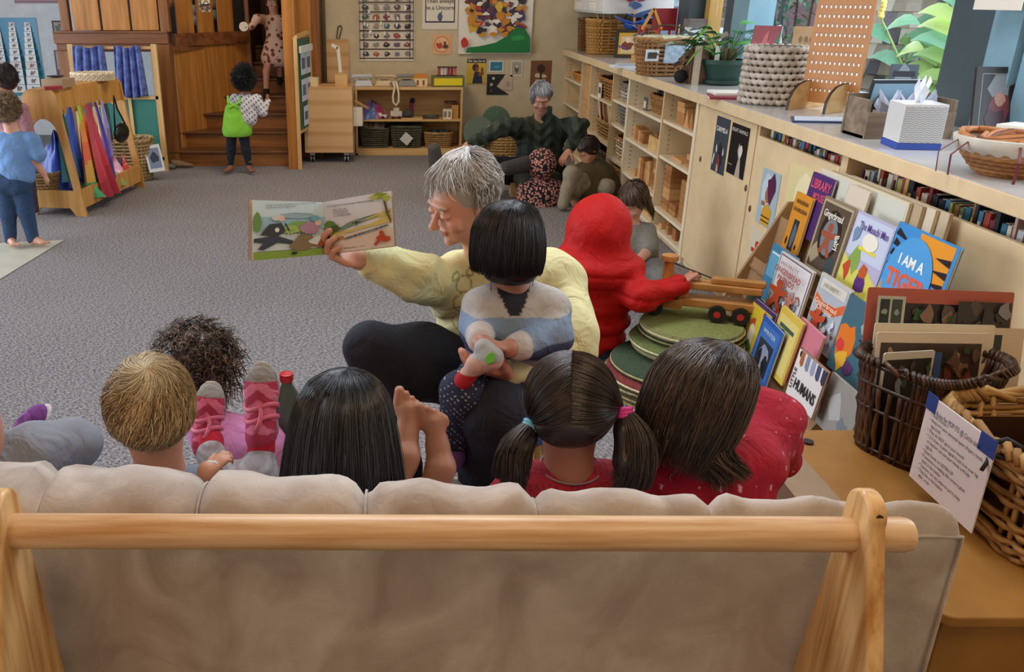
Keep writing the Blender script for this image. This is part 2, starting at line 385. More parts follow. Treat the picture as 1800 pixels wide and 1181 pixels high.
# palm trunk with scaly bark
pt = thing('palm_tree', 'thick palm trunk with pale scaly bark outside the large window', 'tree', (3.55, 6.2, -.2))
mb = MB(); 
for k in range(34):
    z = -.2 + k * .1; n = 24
    for j in range(n):
        a = 2 * pi * (j + .5 * (k % 2)) / n; r = .31 + .02 * sin(k)
        c = Vector((3.55 + cos(a) * r, 6.2 + sin(a) * r, z)); mb.C(random.choice(['b9aca0', 'cfc4b4', '8d8a90', 'e2d8c4', '6f6c74', 'a59a8c', 'f0e8d8']))
        R = Matrix.Rotation(a, 3, 'Z') @ Matrix.Rotation(-.3, 3, 'Y'); mb.box(c, (.06, .09, .11), R)
mb.C('7b7468').cyl((3.55, 6.2, -.2), (3.55, 6.2, 3.2), .31, n=24); mb.build('trunk', mat('palm_bark', kind='paint', rough=.9), pt)
def ginger(base, top, label, nl=9, fl=False):
    t = thing('ginger_plant', label, 'plant', base); b = Vector(base); p = Vector(top)
    MB('8fae52').tube([b, b.lerp(p, .5) + Vector((.02, 0, 0)), p], [.012, .010, .006], 6).build('stem', GLOSS, t, smooth=True)
    lf = MB()
    for i in range(nl):
        q = b.lerp(p, .35 + .65 * i / nl); sgn = 1 if i % 2 else -1
        lf.C(random.choice(['8fc06a', 'a6cf72', '6fb08a', 'b9d67c', '7fbf98'])); leaf(lf, q, (.15 * random.uniform(-1, 1), -sgn * .9, .6), random.uniform(.34, .5), .085, .45, side=Vector((.5, .2, .8)))
    lf.build('leaf_blades', GLOSS, t, smooth=True)
    if fl:
        fm = MB('e8cf6a'); [fm.ball(p + Vector((0, random.uniform(-.02, .02), .02 * i)), (.02, .02, .016), 8) for i in range(5)]; fm.build('flower', PAINT, t, smooth=True)
ginger(oX(1640, 260, 3.0), oX(1547, 28, 2.95), 'ginger stem topped with a yellow flower outside, nearest the pegboard', 6, True)
ginger(oX(1660, 250, 3.1), oX(1640, 40, 3.1), 'upright ginger stem outside, middle of the three tall stems')
ginger(oX(1676, 200, 2.95), oX(1684, -30, 2.95), 'tallest ginger stem outside beside the dark window post', 11)
ginger(oX(1560, 240, 3.3), oX(1600, 60, 3.3), 'ginger stem with drooping leaves low in front of the palm trunk', 12)
ginger(oX(1690, 250, 3.4), oX(1660, 90, 3.5), 'short ginger stem with broad yellow-green leaves by the dark window post', 12)

# ================================================================== RIGHT-HAND CABINETS
XC = 1.75; ZT = 1.035
ct = MB().b2((1.72, 1.5, .975), (2.449, 9.39, ZT - .004)); cto = thing('countertop', 'long pale laminate countertop running under the windows', 'countertop', (2.08, 5.4, .975))
ct.build('slab', CREAM, cto, bevel=.004); MB().b2((1.722, 1.502, ZT - .004), (2.449, 9.39, ZT)).build('laminate', LAM, cto)
cb = thing('cubby_cabinet', 'cream open cubby cabinet with blocks and baskets under the counter', 'cabinet', (2.1, 7.2, 0))
YD = [9.38, 8.49, 8.08, 7.22, 6.71, 5.80, 5.13]
SH = [[.76, .51, .08], [.45, .08], [.72, .39, .08], [.77, .58, .31, .08], [.78, .54, .28, .08], [.79, .56, .21, .08]]
MB().b2((2.40, 5.13, .04), (2.42, 9.38, .975)).build('back_panel', CREAM, cb)
MB().b2((1.80, 5.13, 0), (1.82, 9.38, .06)).build('plinth', CREAM, cb)
for i, y in enumerate(YD):
    w = .022 if i not in (4, 6) else .045
    MB().b2((XC, y - w / 2, 0.0), (2.40, y + w / 2, .975)).build('divider', TRIM if i in (4, 6) else CREAM, cb)
for i in range(6):
    for z in SH[i]:
        MB().b2((XC + .004, YD[i + 1] + .024, z - .02), (2.398, YD[i] - .024, z)).build('shelf', TRIM, cb)
dots = MB('7a6a50')
for i in range(6):
    for xx in (1.80,):
        for k in range(26): dots.b2((xx, YD[i] - .0235 - .001, .14 + k * .032), (xx + .008, YD[i] - .0235, .148 + k * .032))
tag(dots.build('peg_holes', PAINT, cb), kind='stuff')
cd = thing('storage_cabinet', 'cream cabinet with flush doors between cubbies and book slots', 'cabinet', (2.1, 4.7, 0))
MB().b2((XC + .02, 4.235, .0), (2.42, 5.10, .97)).build('body', CREAM, cd)
MB().b2((XC, 4.24, .05), (XC + .02, 5.09, .965)).build('door', CREAM, cd, bevel=.002)
bc = thing('bookcase', 'cream cabinet with a narrow slot showing book spines', 'bookcase', (2.1, 3.0, 0))
MB().b2((2.40, 1.5, .1), (2.42, 4.22, .97)).build('back_panel', CREAM, bc)
for a, b, zt in ((3.39, 4.21, .92), (1.52, 3.33, .90)):
    MB().b2((XC, a, .05), (XC + .02, b, zt)).build('door', CREAM, bc, bevel=.002)
MB().b2((XC, 3.335, 0), (2.4, 3.385, .975)).build('divider', CREAM, bc); MB().b2((XC + .005, 4.212, 0), (2.4, 4.234, .975)).build('divider', CREAM, bc)
MB().b2((XC + .02, 1.5, .70), (2.398, 3.33, .72)).b2((XC + .02, 3.39, .72), (2.398, 4.21, .74)).build('shelf', CREAM, bc)
for px, py in ((1231, 279), (1311, 330), (1318, 366)):
    kn = MB('5a3f2a'); p = oX(px, py, XC - .002); kn.ball(p, (.006, .012, .018), 8); kn.build('catch', PAINT, cd)
# book spines in the slots
BC = ['c8a8a0', 'd8d4c4', '9ab0c0', 'b0b86a', '7c2f38', '2c3c5c', '8a8f96', '3d5a4a', 'c9b06a', '5b2f4f', '2f6f8a', 'd9d2c0', '1f2430', 'a8432f', '6b7a52', 'c7c9cf', '41485c', '8f6a3f', 'b33b4a', '4a7fa6']
def books(y0, y1, z, hmin, hmax, label_f, group, x=1.80, cols=BC, depth=.16):
    y = y1; k = 0
    while y > y0 + .02:
        t = random.uniform(.012, .038); h = random.uniform(hmin, hmax); c = random.choice(cols)
        lean = random.choice([0, 0, 0, .06, -.05]); d = random.uniform(depth * .8, depth * 1.1)
        R = rotm(lean, 0, 0); m = MB(c); m.box((x + d / 2, y - t / 2, z + h / 2), (d, t * .86, h), R)
        m.C('e9e2cf').box((x + d / 2 + .004, y - t / 2, z + h / 2 + .0012), (d - .008, t * .6, h), R)
        if random.random() < .6: m.C(random.choice(['f0e8d0', 'e0c070', '202020'])).box((x - .0005, y - t / 2, z + h * random.uniform(.6, .75)), (.002, t * .5, h * .3), R)
        o = one(m, 'book', PAINT, label_f(k, c), 'book', group); y -= t + random.choice([0, 0, .002, .004]) + abs(lean) * .06; k += 1
books(3.41, 4.19, .742, .185, .228, lambda k, c: 'book standing spine-out in the narrow slot behind the animal posters', 'books in the far slot')
books(1.95, 3.31, .722, .19, .245, lambda k, c: 'book standing spine-out in the long slot above the picture books', 'books in the near slot')
# ================================================================== BACK WALL
YB = 9.4
def wall_frame(x0, y0, x1, y1, Y=YB, off=.004):
    """frame on the back wall from the top-left and bottom-right corners in the photo; returns matrix, width, height"""
    a = oY(x0, y1, Y - off); b = oY(x1, y1, Y - off); c = oY(x0, y0, Y - off)
    return frame(a, b - a, c - a), (b - a).length, (c - a).length
def poster(name, label, box, base, polys=(), group=None, Y=YB, cat='poster', mtl=None, thick=.003, texts=()):
    m, w, h = wall_frame(*box, Y=Y); mb = MB(base); mb.prism(rect(0, 0, w, h), thick, m)
    mm = m @ Matrix.Translation((0, 0, thick)); mb.flat(mm, [(c, [(x * w, y * h) for x, y in P]) for c, P in polys])
    if texts:
        t = thing(name, label, cat, m.translation, group); mb.build('sheet', mtl or PAINT, t)
        for s_, sz, x, y, c, kw in texts: text(s_, sz * h, m @ Matrix.Translation((x * w, y * h, thick)), c, t, **kw)
        return t
    return one(mb, name, mtl or PAINT, label, cat, group)
def splat(cx, cy, r, n=9, j=.45, ar=1): return ellipse(cx, cy, r, r * ar, n, random.uniform(0, 3), j)
# mineral chart
P = []
rows = 8; mcol = ['3a4668', '5a4a55', '7a5a66', '2f3038', '8a3a40', 'a8483f', '6a5f80', '9a948c', '46403f', '7f8a92', 'b0663f', '3f6f70']
for r in range(rows):
    y = (r + .35) / rows; P.append(('4a4038', rect(.02, y - .012, .98, y + .004)))
    for c in range(5):
        P.append((random.choice(mcol), splat(.13 + c * .185, y + .055, .055, 10, .3, .62))); P.append((random.choice(['c8c0c4', 'a09aa8', 'd8a090', '707890']), splat(.12 + c * .185, y + .065, .02, 7, .4, .6)))
for x in (.02, .09, .91, .97): P.append(('4a4038', rect(x - .006, .03, x + .006, .99)))
for _ in range(22): P.append(('f6f4ee', splat(random.uniform(.05, .95), random.uniform(.35, .97), .018, 5, .6, 1.6)))
poster('mineral_chart', 'chart with rows of coloured minerals and crystals on the wall above the play telephones', (631, -25, 729, 107), 'e6dccb', P, mtl=GLOSS)
poster('unicorn_sign', 'framed sign ending in Then always be a Unicorn on the back wall', (742, -40, 804, 51), 'e8e0d0',
       [('3d3a48', rect(.08, .13, .92, .97)), ('ece4d4', rect(.11, .16, .89, .96)), ('5a5f86', splat(.5, .23, .08, 9, .3)), ('5a5f86', [(.47, .27), (.56, .38), (.55, .27)])],
       texts=[('Unicorn.', .12, .5, .76, '4a4038', dict(bold=.012)), ('Then always', .115, .5, .55, '4a4038', dict(bold=.012)), ('be a Unicorn.', .115, .5, .42, '4a4038', dict(bold=.012)), ('can be a', .115, .5, .87, '4a4038', dict(bold=.012))])
poster('childs_drawing', 'small orange print of two children on the wall under the unicorn sign', (760, 60, 793, 95), 'eab684',
       [('e08a58', ellipse(.5, .5, .42, .42, 20)), ('f0c49a', ellipse(.5, .5, .36, .36, 20)), ('c4443a', splat(.35, .42, .16, 8)), ('5a4238', splat(.66, .4, .15, 8)), ('e8b890', splat(.35, .62, .08, 8)), ('7a5038', splat(.66, .6, .08, 8))])
P = []
for _ in range(110):
    x, y = random.uniform(.12, .9), random.uniform(.27, .97)
    c = random.choice(['5a2f52', '6b3a5c', '7a3a2c', 'd08a2a', 'e2b63a', '8c2f35', '4a3a5f', 'f0ece0', '3a2a30', 'c4552f'])
    P.append((c, splat(x, y, random.uniform(.03, .08), 14, .4, random.uniform(.5, 1.3))))
for _ in range(26): P.append((random.choice(['b83a30', 'd0902c', '2f2a35', 'efe8da']), splat(random.uniform(.2, .8), random.uniform(.2, .7), .05, 9, .6, .5)))
P.append(('e8c42e', splat(.12, .82, .09, 8, .4, 1.8))); P.append(('c8302c', splat(.08, .14, .06, 8, .4, 1)))
P += [('147a3c', [(.1, .02), (.98, .02), (.97, .2), (.9, .3), (.78, .33), (.66, .22), (.5, .14), (.3, .1), (.12, .08)]), ('2f9a4c', splat(.8, .2, .08, 9, .4, .6))]
poster('painting', 'large abstract canvas splashed purple, yellow and red above a green corner', (805, -55, 932, 94), 'f0ebe0', P, cat='painting', mtl=GLOSS, thick=.03)
poster('poster', 'yellow poster of a flexing arm headed We Can Do It!', (820, 103, 853, 147), 'd8b93a',
       [('1a2038', rect(0, .84, 1, 1)), ('20304f', [(.3, .02), (.85, .02), (.8, .38), (.62, .5), (.4, .48)]), ('3a2a26', splat(.45, .66, .17, 9, .1)), ('8a5238', splat(.52, .6, .1, 9, .1)), ('8a5238', [(.62, .3), (.9, .38), (.86, .66), (.74, .66), (.74, .48), (.6, .44)]), ('9a3a30', splat(.45, .78, .09, 8, .1, .4))],
       texts=[('We Can Do It!', .13, .5, .915, 'f2ead0', dict(bold=.02, width=.18, z=.005))])
poster('postcard', 'blue sea photograph in a white mount on the back wall', (859, 106, 885, 126), 'dcdcd6', [('2f7f9a', rect(.1, .12, .9, .88)), ('4fa0b0', splat(.5, .45, .2, 9, .3, .5))])
poster('postcard', 'small grey drawing on a white card, right of the blue sea photograph', (897, 105, 918, 134), 'd8d2c4', [('b0a898', rect(.12, .12, .88, .88)), ('5f5a55', splat(.5, .45, .2, 9, .3, 1.3)), ('e0dace', splat(.5, .6, .1, 9, .2))])
m, w, h = wall_frame(855, 130, 895, 166)
mb = MB('23242a'); mb.prism([(0, 0), (w, 0), (w * .42, h * .42), (w * .8, h), (0, h)], .003, m)
mb.flat(m @ Matrix.Translation((0, 0, .003)), [('d8d4cc', ellipse(w * .28, h * .8, .014, .014)), ('b8b4ac', ellipse(w * .2, h * .5, .018, .018)), ('8a8884', ellipse(w * .24, h * .2, .015, .015)), ('23242a', ellipse(w * .26, h * .2, .013, .014))])
one(mb, 'pennant', PAINT, 'black notched pennant printed with pale moons on the back wall', 'pennant')
poster('paper', 'pinkish torn paper beside the black moon pennant', (884, 131, 900, 158), 'cdb6a4', [('b09a8c', splat(.5, .4, .2, 9, .5))], cat='paper')
poster('print', 'brown print of dark tree shapes near the corner of the back wall', (931, 106, 967, 153), '7f5234', [('3a261c', splat(.5, .72, .2, 9, .3)), ('d8c8b0', splat(.35, .45, .14, 9, .3, .7)), ('d8c8b0', splat(.65, .42, .12, 9, .3, .7)), ('3a261c', rect(.46, .1, .54, .6)), ('c8b8a0', rect(.25, .02, .75, .3))])
m, w, h = wall_frame(592, 44, 602, 68)
mb = MB('4a4a44'); mb.tube([m @ Vector(p) for p in ((0, 0, .01), (w * .4, 0, .02), (w, h * .85, .02), (w * .7, h, .01), (w * .3, h * .9, .01), (0, .01, .012))], .006, 6)
one(mb, 'wall_hook', PAINT, 'small metal clip hook on the wall left of the mineral chart', 'hook')

# ---- bookshelf against the back wall
BS = thing('bookshelf', 'low birch bookshelf with play telephones on top against the back wall', 'bookshelf', (.1, 9.2, 0))
x0, x1, yf, yb = -.44, .66, 8.98, 9.39
def board(lo, hi, nm='shelf', m=BIRCHX): MB().b2(lo, hi).build(nm, m, BS, bevel=.003)
board((x0, yf, .66), (x1, yb, .685), 'top'); board((x0, yf, .02), (x0 + .02, yb, .66), 'side_panel', PINEL); board((x1 - .02, yf, .02), (x1, yb, .66), 'side_panel', PINEL)
board((x0 + .02, yf + .01, .345), (x1 - .02, yb, .362)); board((x0 + .02, yf + .01, .05), (x1 - .02, yb, .068)); board((x0 + .02, yf, 0), (x1 - .02, yf + .02, .05), 'plinth')
board((x0 + .02, yb - .012, .068), (x1 - .02, yb, .66), 'back_panel')
MB().b2((x0 - .13, 9.0, 0), (x0 - .01, 9.38, .62)).build('end_board', PINEL, BS)
OL = '4f4a34'
put_basket('basket', 'olive woven bin with papers poking out, leftmost on the bottom shelf', (-.245, 9.15, .068), .30, .26, .2, OL, rows=9, tr=.008, rnd=.2)
tb = put_basket('basket', 'olive woven bin with a white tag, middle of the bottom shelf', (.085, 9.15, .068), .33, .26, .22, OL, rows=9, tr=.008, rnd=.2)
tg = MB('d0ccc6'); tg.box((0, -.145, .1), (.1, .006, .1), rotm(0, .7, 0)); o = tg.build('tag', PAINT, None); o.parent = tb
put_basket('basket', 'tan wicker basket of dark things, rightmost on the bottom shelf', (.42, 9.15, .068), .29, .24, .15, 'a87f4a', rows=7, tr=.009, rnd=.25)
for k in range(7):
    mb = MB('20262c').C(random.choice(['20262c', '2f3a40', '3f4a50'])); mb.ball((.33 + k * .03, 9.12 + .02 * (k % 2), .225), (.028, .03, .02), 8); one(mb, 'toy_car', PAINT, 'dark toy piled in the tan wicker basket on the bottom shelf', 'toy', 'dark toys in the wicker basket', smooth=True)
for k in range(4):
    mb = MB('cfc4b0').C(['cfc4b0', 'a89880', 'd8d0c8', 'b8a890'][k]); mb.box((-.34 + k * .055, 9.15, .27), (.05, .16, .006), rotm(.5, .3 * k - .4, 0)); one(mb, 'paper', PAINT, 'folded paper poking out of the leftmost olive bin', 'paper', 'papers in the olive bin')
# middle shelf toys
def scarf_heap(name, label, c, r, cols, cat='cloth', n=3):
    mb = MB(cols[0]); vs = []; K = 22; Rr = 9
    ph = [random.uniform(0, 6) for _ in range(6)]
    for i in range(Rr + 1):
        t = i / Rr
        for j in range(K):
            a = 2 * pi * j / K; rr = r[0] * t * (1 + .18 * sin(3 * a + ph[0]) + .1 * sin(7 * a + ph[1])); z = r[2] * (1 - t ** 2) * (1 + .25 * sin(4 * a + ph[2] + 3 * t)) * (.8 + .2 * sin(9 * a))
            vs.append((c[0] + cos(a) * rr, c[1] + sin(a) * rr * r[1] / r[0], c[2] + max(z, .002)))
    for i in range(Rr):
        for j in range(K):
            mb.add([], []); mb.f.append((i * K + j, i * K + (j + 1) % K, (i + 1) * K + (j + 1) % K, (i + 1) * K + j)); mb.c.append(lin(cols[(j * len(cols)) // K]))
    mb.v = vs
    return one(mb, name, SATIN, label, cat, smooth=True)
scarf_heap('fabric_heap', 'crumpled magenta and purple cloth on the middle shelf', (-.27, 9.14, .362), (.15, .12, .16), ['a83a8a', 'c04a90', '6a4a9a', '4a6aa8', 'a02f60'])
def tray_car(label, x, z, c, w=.12, h=.06):
    t = thing('toy_car', label, 'toy', (x, 9.1, z)); MB(c).box((x, 9.1, z + h * .45), (w, .07, h * .5)).box((x, 9.1, z + h * .8), (w * .5, .06, h * .4)).build('body', PAINT, t, bevel=.006)
    for sx in (-1, 1):
        for sy in (-1, 1): MB('20201f').cyl((x + sx * w * .3, 9.1 + sy * .035, z + .015), (x + sx * w * .3, 9.1 + sy * .045, z + .015), .015, n=12).build('wheel', PAINT, t)
tray_car('white toy car left of centre on the middle shelf', -.22, .362, 'd8dad6', .2, .06); tray_car('pale play camper beside the flat board on the middle shelf', -.02, .362, 'e0d8c8', .12, .11)
tray_car('dark toy truck on the flat board of the middle shelf', .10, .374, '3a3f38', .1, .08)
o = MB('c89a5c'); o.b2((.03, 9.03, .3625), (.25, 9.2, .374)); one(o, 'wooden_board', BIRCHX, 'flat wooden board lying on the middle shelf', 'board')
mb = MB('8a2f3f'); mb.box((.14, 9.24, .44), (.05, .05, .15)).C('3f7a4a').ball((.13, 9.19, .40), (.03, .03, .035), 8).C('20203a').ball((.15, 9.22, .53), .03, 8); one(mb, 'toy_figure', PAINT, 'red and green toy figure standing behind the flat board', 'toy')
mb = MB('3a3a38'); mb.box((.34, 9.12, .3745), (.16, .1, .024)).C('5a584f').box((.34, 9.1, .3925), (.1, .06, .012)); one(mb, 'tray', PAINT, 'flat dark tray on the middle shelf left of the white box', 'tray')
mb = MB('e0d6c2'); mb.box((.51, 9.1, .41), (.09, .1, .095)).C('8a7a66').box((.485, 9.049, .41), (.03, .003, .06)).box((.53, 9.049, .41), (.025, .003, .06)); one(mb, 'box', PAINT, 'white cardboard play house on the right of the middle shelf', 'box')
mb = MB('c08a52'); mb.box((.59, 9.16, .43), (.07, .14, .135)).C('5a2f20').box((.55, 9.2, .515), (.13, .12, .02)); one(mb, 'box', PAINT, 'brown wooden box behind the white play house on the middle shelf', 'box')
# telephones and things on top
def phone(label, x, c, c2, rot=0):
    t = thing('telephone', label, 'telephone', (x, 9.15, .685))
    R = rotm(0, 0, rot); q = lambda p: Vector((x, 9.15, .685)) + R @ Vector(p)
    MB(c).box(q((0, 0, .03)), (.2, .17, .06), R, .75).build('base', GLOSS, t, bevel=.012)
    k = MB(c2)
    for i in range(3):
        for j in range(3): k.box(q((-.03 + i * .03, -.05 + j * .028, .064)), (.018, .016, .008), R)
    tag(k.build('keypad', PAINT, t), kind='stuff')
    MB(c).tube([q((-.11, .05, .07)), q((-.09, .05, .095)), q((.09, .05, .095)), q((.11, .05, .07))], [.024, .018, .018, .024], 10).build('handset', GLOSS, t, smooth=True)
    return t
phone('pale blue-white push-button telephone at the left of the shelf top', -.50 + .13, 'ccd0da', '8a90a0', .2)
ph = phone('cream corded telephone with its cord hanging over the shelf edge', -.14, 'cdb795', '8a7a60', -.15)
P_ = [Vector((-.03 + .02 * sin(k * .9) , 8.955 - .01 * cos(k * 2.2), .75 - .03 * k)) if k < 8 else Vector((-.03 + .045 * cos((k - 8) * .6), 8.955, .50 + .03 * sin((k - 8) * .6))) for k in range(9)]
P_ = [Vector((-.08, 9.05, .72)), Vector((-.05, 8.97, .74)), Vector((-.035, 8.955, .69)), Vector((-.055, 8.955, .60)), Vector((-.05, 8.955, .54)), Vector((-.02, 8.955, .51)), Vector((.005, 8.955, .55)), Vector((.005, 8.955, .63)), Vector((-.01, 8.955, .70)), Vector((-.02, 8.98, .73)), Vector((-.05, 9.05, .74))]
MB('e2d4b6').tube(P_, .011, 8).build('cord', PAINT, ph, smooth=True)
phone('silver rotary toy telephone on the shelf top', .085, '8f8a86', '2f2c2c', .1)
t = thing('toy_house', 'orange and cream toy house on the shelf top', 'toy', (.23, 9.15, .685))
MB('e8d0a0').box((.23, 9.15, .725), (.14, .09, .08)).C('8a4a3a').box((.20, 9.104, .72), (.02, .003, .05)).box((.26, 9.104, .72), (.02, .003, .05)).build('walls', PAINT, t)
MB('d8862c').prism([(-.08, 0), (.08, 0), (.055, .035), (-.055, .035)], .1, frame((.23, 9.2, .765), (1, 0, 0), (0, 0, 1))).build('roof', PAINT, t)
mb = MB('6a6a3a').box((.51, 9.14, .735), (.33, .2, .1)); t = thing('crate', 'flat crate with a bright yellow side on the shelf top', 'crate', (.51, 9.14, .685)); mb.build('box', PAINT, t)
MB('e6d21e').b2((.365, 9.03, .70), (.655, 9.039, .77)).build('yellow_panel', PAINT, t); tag(t.children[-1], label='bright yellow front panel')
t = thing('spool_rack', 'little rack of red and white thread reels on the yellow crate', 'rack', (.5, 9.14, .785))
MB('4a3228').box((.5, 9.14, .79), (.2, .08, .01)).box((.5, 9.14, .872), (.2, .08, .008)).build('frame', PAINT, t)
for k, c in enumerate(['b8484a', 'e6dcd0', 'd8cfc4', 'a83238', '8f2a34', 'd06a5a']): MB(c).cyl((.418 + k * .033, 9.13, .796), (.418 + k * .033, 9.13, .867), .013, n=12).build('reel', PAINT, t)
# wall corner: brown curtain column and plywood sheet
mb = MB('6f5234')
for k in range(5): mb.cyl((XB - .10 + k * .035, 9.30, 0), (XB - .10 + k * .035, 9.30, HW - .02), .026, n=10)
one(mb, 'curtain', mat('brown_curtain', '6f5638', .9, 'fabric'), 'brown curtain hanging in narrow folds beside the loft', 'curtain', smooth=True)
q = oY(570, 143, 9.2)
mb = MB().prism(rrect(0, 0, .255, .43, .03), .018, frame((q.x, 9.36, .70), (1, 0, 0), (0, .06, 1))); one(mb, 'plywood_sheet', PLY, 'tall plywood sheet standing against the wall behind the rolling cart', 'board')

# ---- rolling cart
a = oY(536, 266, 8.55); b = oY(621, 268, 8.55); cx = (a.x + b.x) / 2; cw = b.x - a.x; zt = oY(535, 153, 8.55).z
RC = thing('rolling_cart', 'plywood box cart on castors with blocks on top', 'cart', (cx, 8.75, 0))
MB().b2((a.x, 8.55, .10), (b.x, 8.98, zt)).build('box', PLY, RC, bevel=.004)
for sx in (a.x + .07, b.x - .07):
    for sy in (8.62, 8.92):
        cs = MB('c8ccd0').box((sx, sy, .085), (.05, .05, .03)).cyl((sx - .02, sy, .035), (sx - .012, sy, .035), .038).cyl((sx + .012, sy, .035), (sx + .02, sy, .035), .038).build('castor', mat('castor_metal', 'b8bcc2', .3, metal=.8), RC)
        MB('1c1c1e').cyl((sx - .012, sy, .035), (sx + .012, sy, .035), .035, n=20).build('tyre', PAINT, cs)
mb = MB('e0cca0'); mb.box((cx - .2, 8.74, zt + .035), (.2, .18, .07)).C('efe0bc').box((cx - .2, 8.74, zt + .0725), (.16, .14, .004)); one(mb, 'wooden_box', PAINT, 'low pale wooden box at the left on the rolling cart', 'box')
mb = MB('dab684').box((cx + .13, 8.72, zt + .06), (.12, .12, .12)); one(mb, 'wooden_block', BIRCHX, 'square wooden block at the right on the rolling cart', 'block')
mb = MB('e8e2d4').bar((cx + .12, 8.75, zt + .122), (cx + .10, 8.75, zt + .36), .03, .03); mb.bar((cx + .10, 8.75, zt + .35), (cx + .04, 8.75, zt + .38), .03, .03); one(mb, 'white_post', PAINT, 'white wooden post standing on the square block', 'toy')
mb = MB().prism(rect(0, 0, .16, .34), .015, frame((cx - .30, 8.9, zt + .002), (.8, -.5, 0), (-.25, .1, 1))); one(mb, 'wooden_board', BIRCHX, 'pale board leaning against the easel behind the rolling cart', 'board')
MB('e8e0d0').b2((b.x + .001, 8.70, .34), (b.x + .09, 8.9, .52)).build('side_bin', PAINT, RC); MB('b89060').box((b.x + .08, 8.8, .54), (.16, .1, .012), rotm(0, .5, 0)).build('side_flap', PAINT, RC)
# ---- easel / notice board leaning beside the stairs
e0 = oY(522, 290, 8.25); EB = thing('notice_board', 'tall wooden framed green notice board standing beside the stair post', 'board', (e0.x, 8.3, 0))
xa = e0.x + .035; top = 1.20
MB().bar((xa, 8.22, 0), (xa, 8.22, top), .035, .03).bar((xa + .06, 8.75, 0.2), (xa + .06, 8.75, top + .02), .035, .03).bar((xa, 8.22, top), (xa + .06, 8.75, top + .02), .04, .03).bar((xa, 8.22, .35), (xa + .06, 8.75, .35), .04, .03).build('frame', PINEL, EB)
m = frame((xa + .012, 8.235, .36), (.06, .5, 0), (0, 0, 1)); MB('1f5a44').prism(rect(0, 0, .5, .82), .01, m).build('green_panel', PAINT, EB)
mz = frame((xa + .03, 8.24, .36), (.06, .5, 0), (0, 0, 1))
for k, (x, y, w, h) in enumerate(((.05, .5, .2, .2), (.27, .5, .2, .2), (.05, .26, .2, .2), (.27, .26, .2, .2), (.1, .03, .2, .18))):
    mb = MB('c8d4e4').prism(rect(x, y, x + w, y + h), .003, mz); mb.flat(mz @ Matrix.Translation((0, 0, .003)), [('5a6478', rect(x + .03, y + .05, x + w - .03, y + h - .05))]); mb.build('photo', PAINT, EB)
MB('d8dcd8').prism(rect(.0, .7, .5, .76), .02, mz).build('ledge', PAINT, EB)

# ================================================================== LOFT AND STAIRS
LF = thing('play_loft', 'honey and red-brown wooden play loft with panelled balcony', 'play loft', (-2.2, 8.9, 0))
YL = 8.4
def lx(px, py, Y=YL): return oY(px, py, Y).x
def lz(px, py, Y=YL): return oY(px, py, Y).z
def lp(lo, hi, nm, m, bev=.004): return MB().b2(lo, hi).build(nm, m, LF, bevel=bev)
xl = lx(100, 60); xm = lx(292, 145); xr = lx(430, 100)
lp((lx(95, 57), YL - .04, lz(95, 76)), (lx(296, 57), YL + .04, lz(95, 57)), 'rail_beam', REDW)
lp((lx(95, 55), YL - .06, lz(95, 57)), (lx(296, 57), YL + .08, lz(95, 54)), 'rail_cap', REDW)
lp((lx(101, 84), YL - .02, lz(95, 88)), (lx(300, 84), YL + .05, lz(95, 76)), 'lower_beam', REDW)
for a_, b_ in ((127, 174), (178, 226), (230, 277)):
    lp((lx(a_, 25), YL + .0, lz(200, 53)), (lx(b_, 25), YL + .02, 1.75), 'balcony_panel', HONEY)
lp((lx(106, 25), YL - .02, lz(200, 54)), (lx(121, 25), YL + .05, 1.75), 'balcony_post', REDV)
lp((lx(281, 25), YL - .03, lz(200, 56)), (lx(297, 25), YL + .05, 1.75), 'balcony_post', REDV)
lp((lx(284, 180), YL - .05, 0), (lx(309, 180), YL + .06, lz(284, 78)), 'post', REDV)
lp((lx(104, 120), YL, 0), (lx(126, 120), YL + .08, lz(104, 88)), 'post', REDV)
lp((xl, 9.6, 0), (lx(300, 100), 9.62, 1.1), 'rear_panel', HONEY) if False else None
lp((lx(245, 150), 8.9, 0), (xm + .02, 8.92, 1.1), 'rear_panel', HONEY)
# right section: the wall runs back at a slant beside the stairs
xs = lx(296, 60); A_ = Vector((xs, 8.56, 0)); B_ = Vector((-1.555, 9.32, 0)); dg_ = (B_ - A_).normalized(); Lg = (B_ - A_).length
mW = Matrix(((dg_.x, 0, dg_.y, A_.x), (dg_.y, 0, -dg_.x, A_.y), (0, 1, 0, 0), (0, 0, 0, 1)))
def slant(u0, z0, u1, z1, t, off, nm, m): MB().prism(rect(u0, z0, u1, z1), t, mW @ Matrix.Translation((0, 0, off))).build(nm, m, LF, bevel=.003)
slant(0, 1.10, Lg, 1.215, .06, -.03, 'stair_rail_beam', REDW)
for u in (.05, .30, .56): slant(u, 1.215, u + .2, 1.8, .02, 0, 'balcony_panel', HONEY)
slant(0, 0, Lg, 1.10, .02, -.02, 'side_wall', HONEY)
xr = -1.555
lp((xr - .01, 9.30, .0), (xr + .03, 9.36, 2.9), 'newel', REDV)
lp((xr - .03, 9.36, 0), (xr, 10.35, 2.9), 'stairwell_wall', mat('dark_stairwell_wood', '6a4020', .5, 'wood', c2='4a2a14'))
lp((xr, 10.33, 0), (-.9, 10.36, 2.9), 'stairwell_back', mat('dark_stairwell_wood'))
lp((-1.06, 8.36, 0), (-1.03, 10.33, 2.9), 'stairwell_wall', mat('dark_stairwell_wood'))
lp((lx(503, 150, 8.3), 8.22, 0), (lx(524, 150, 8.3), 8.34, 2.9), 'column', mat('honey_post', 'b57530', .45, 'wood', c2='8a5420'))
lp((-1.03, 8.86, 0), (lx(548, 60, 8.9), 8.90, 2.9), 'end_panel', HONEY)
lp((lx(548, 60, 8.9), 8.86, 0), (lx(562, 60, 8.9), 8.92, 2.9), 'end_post', REDV)
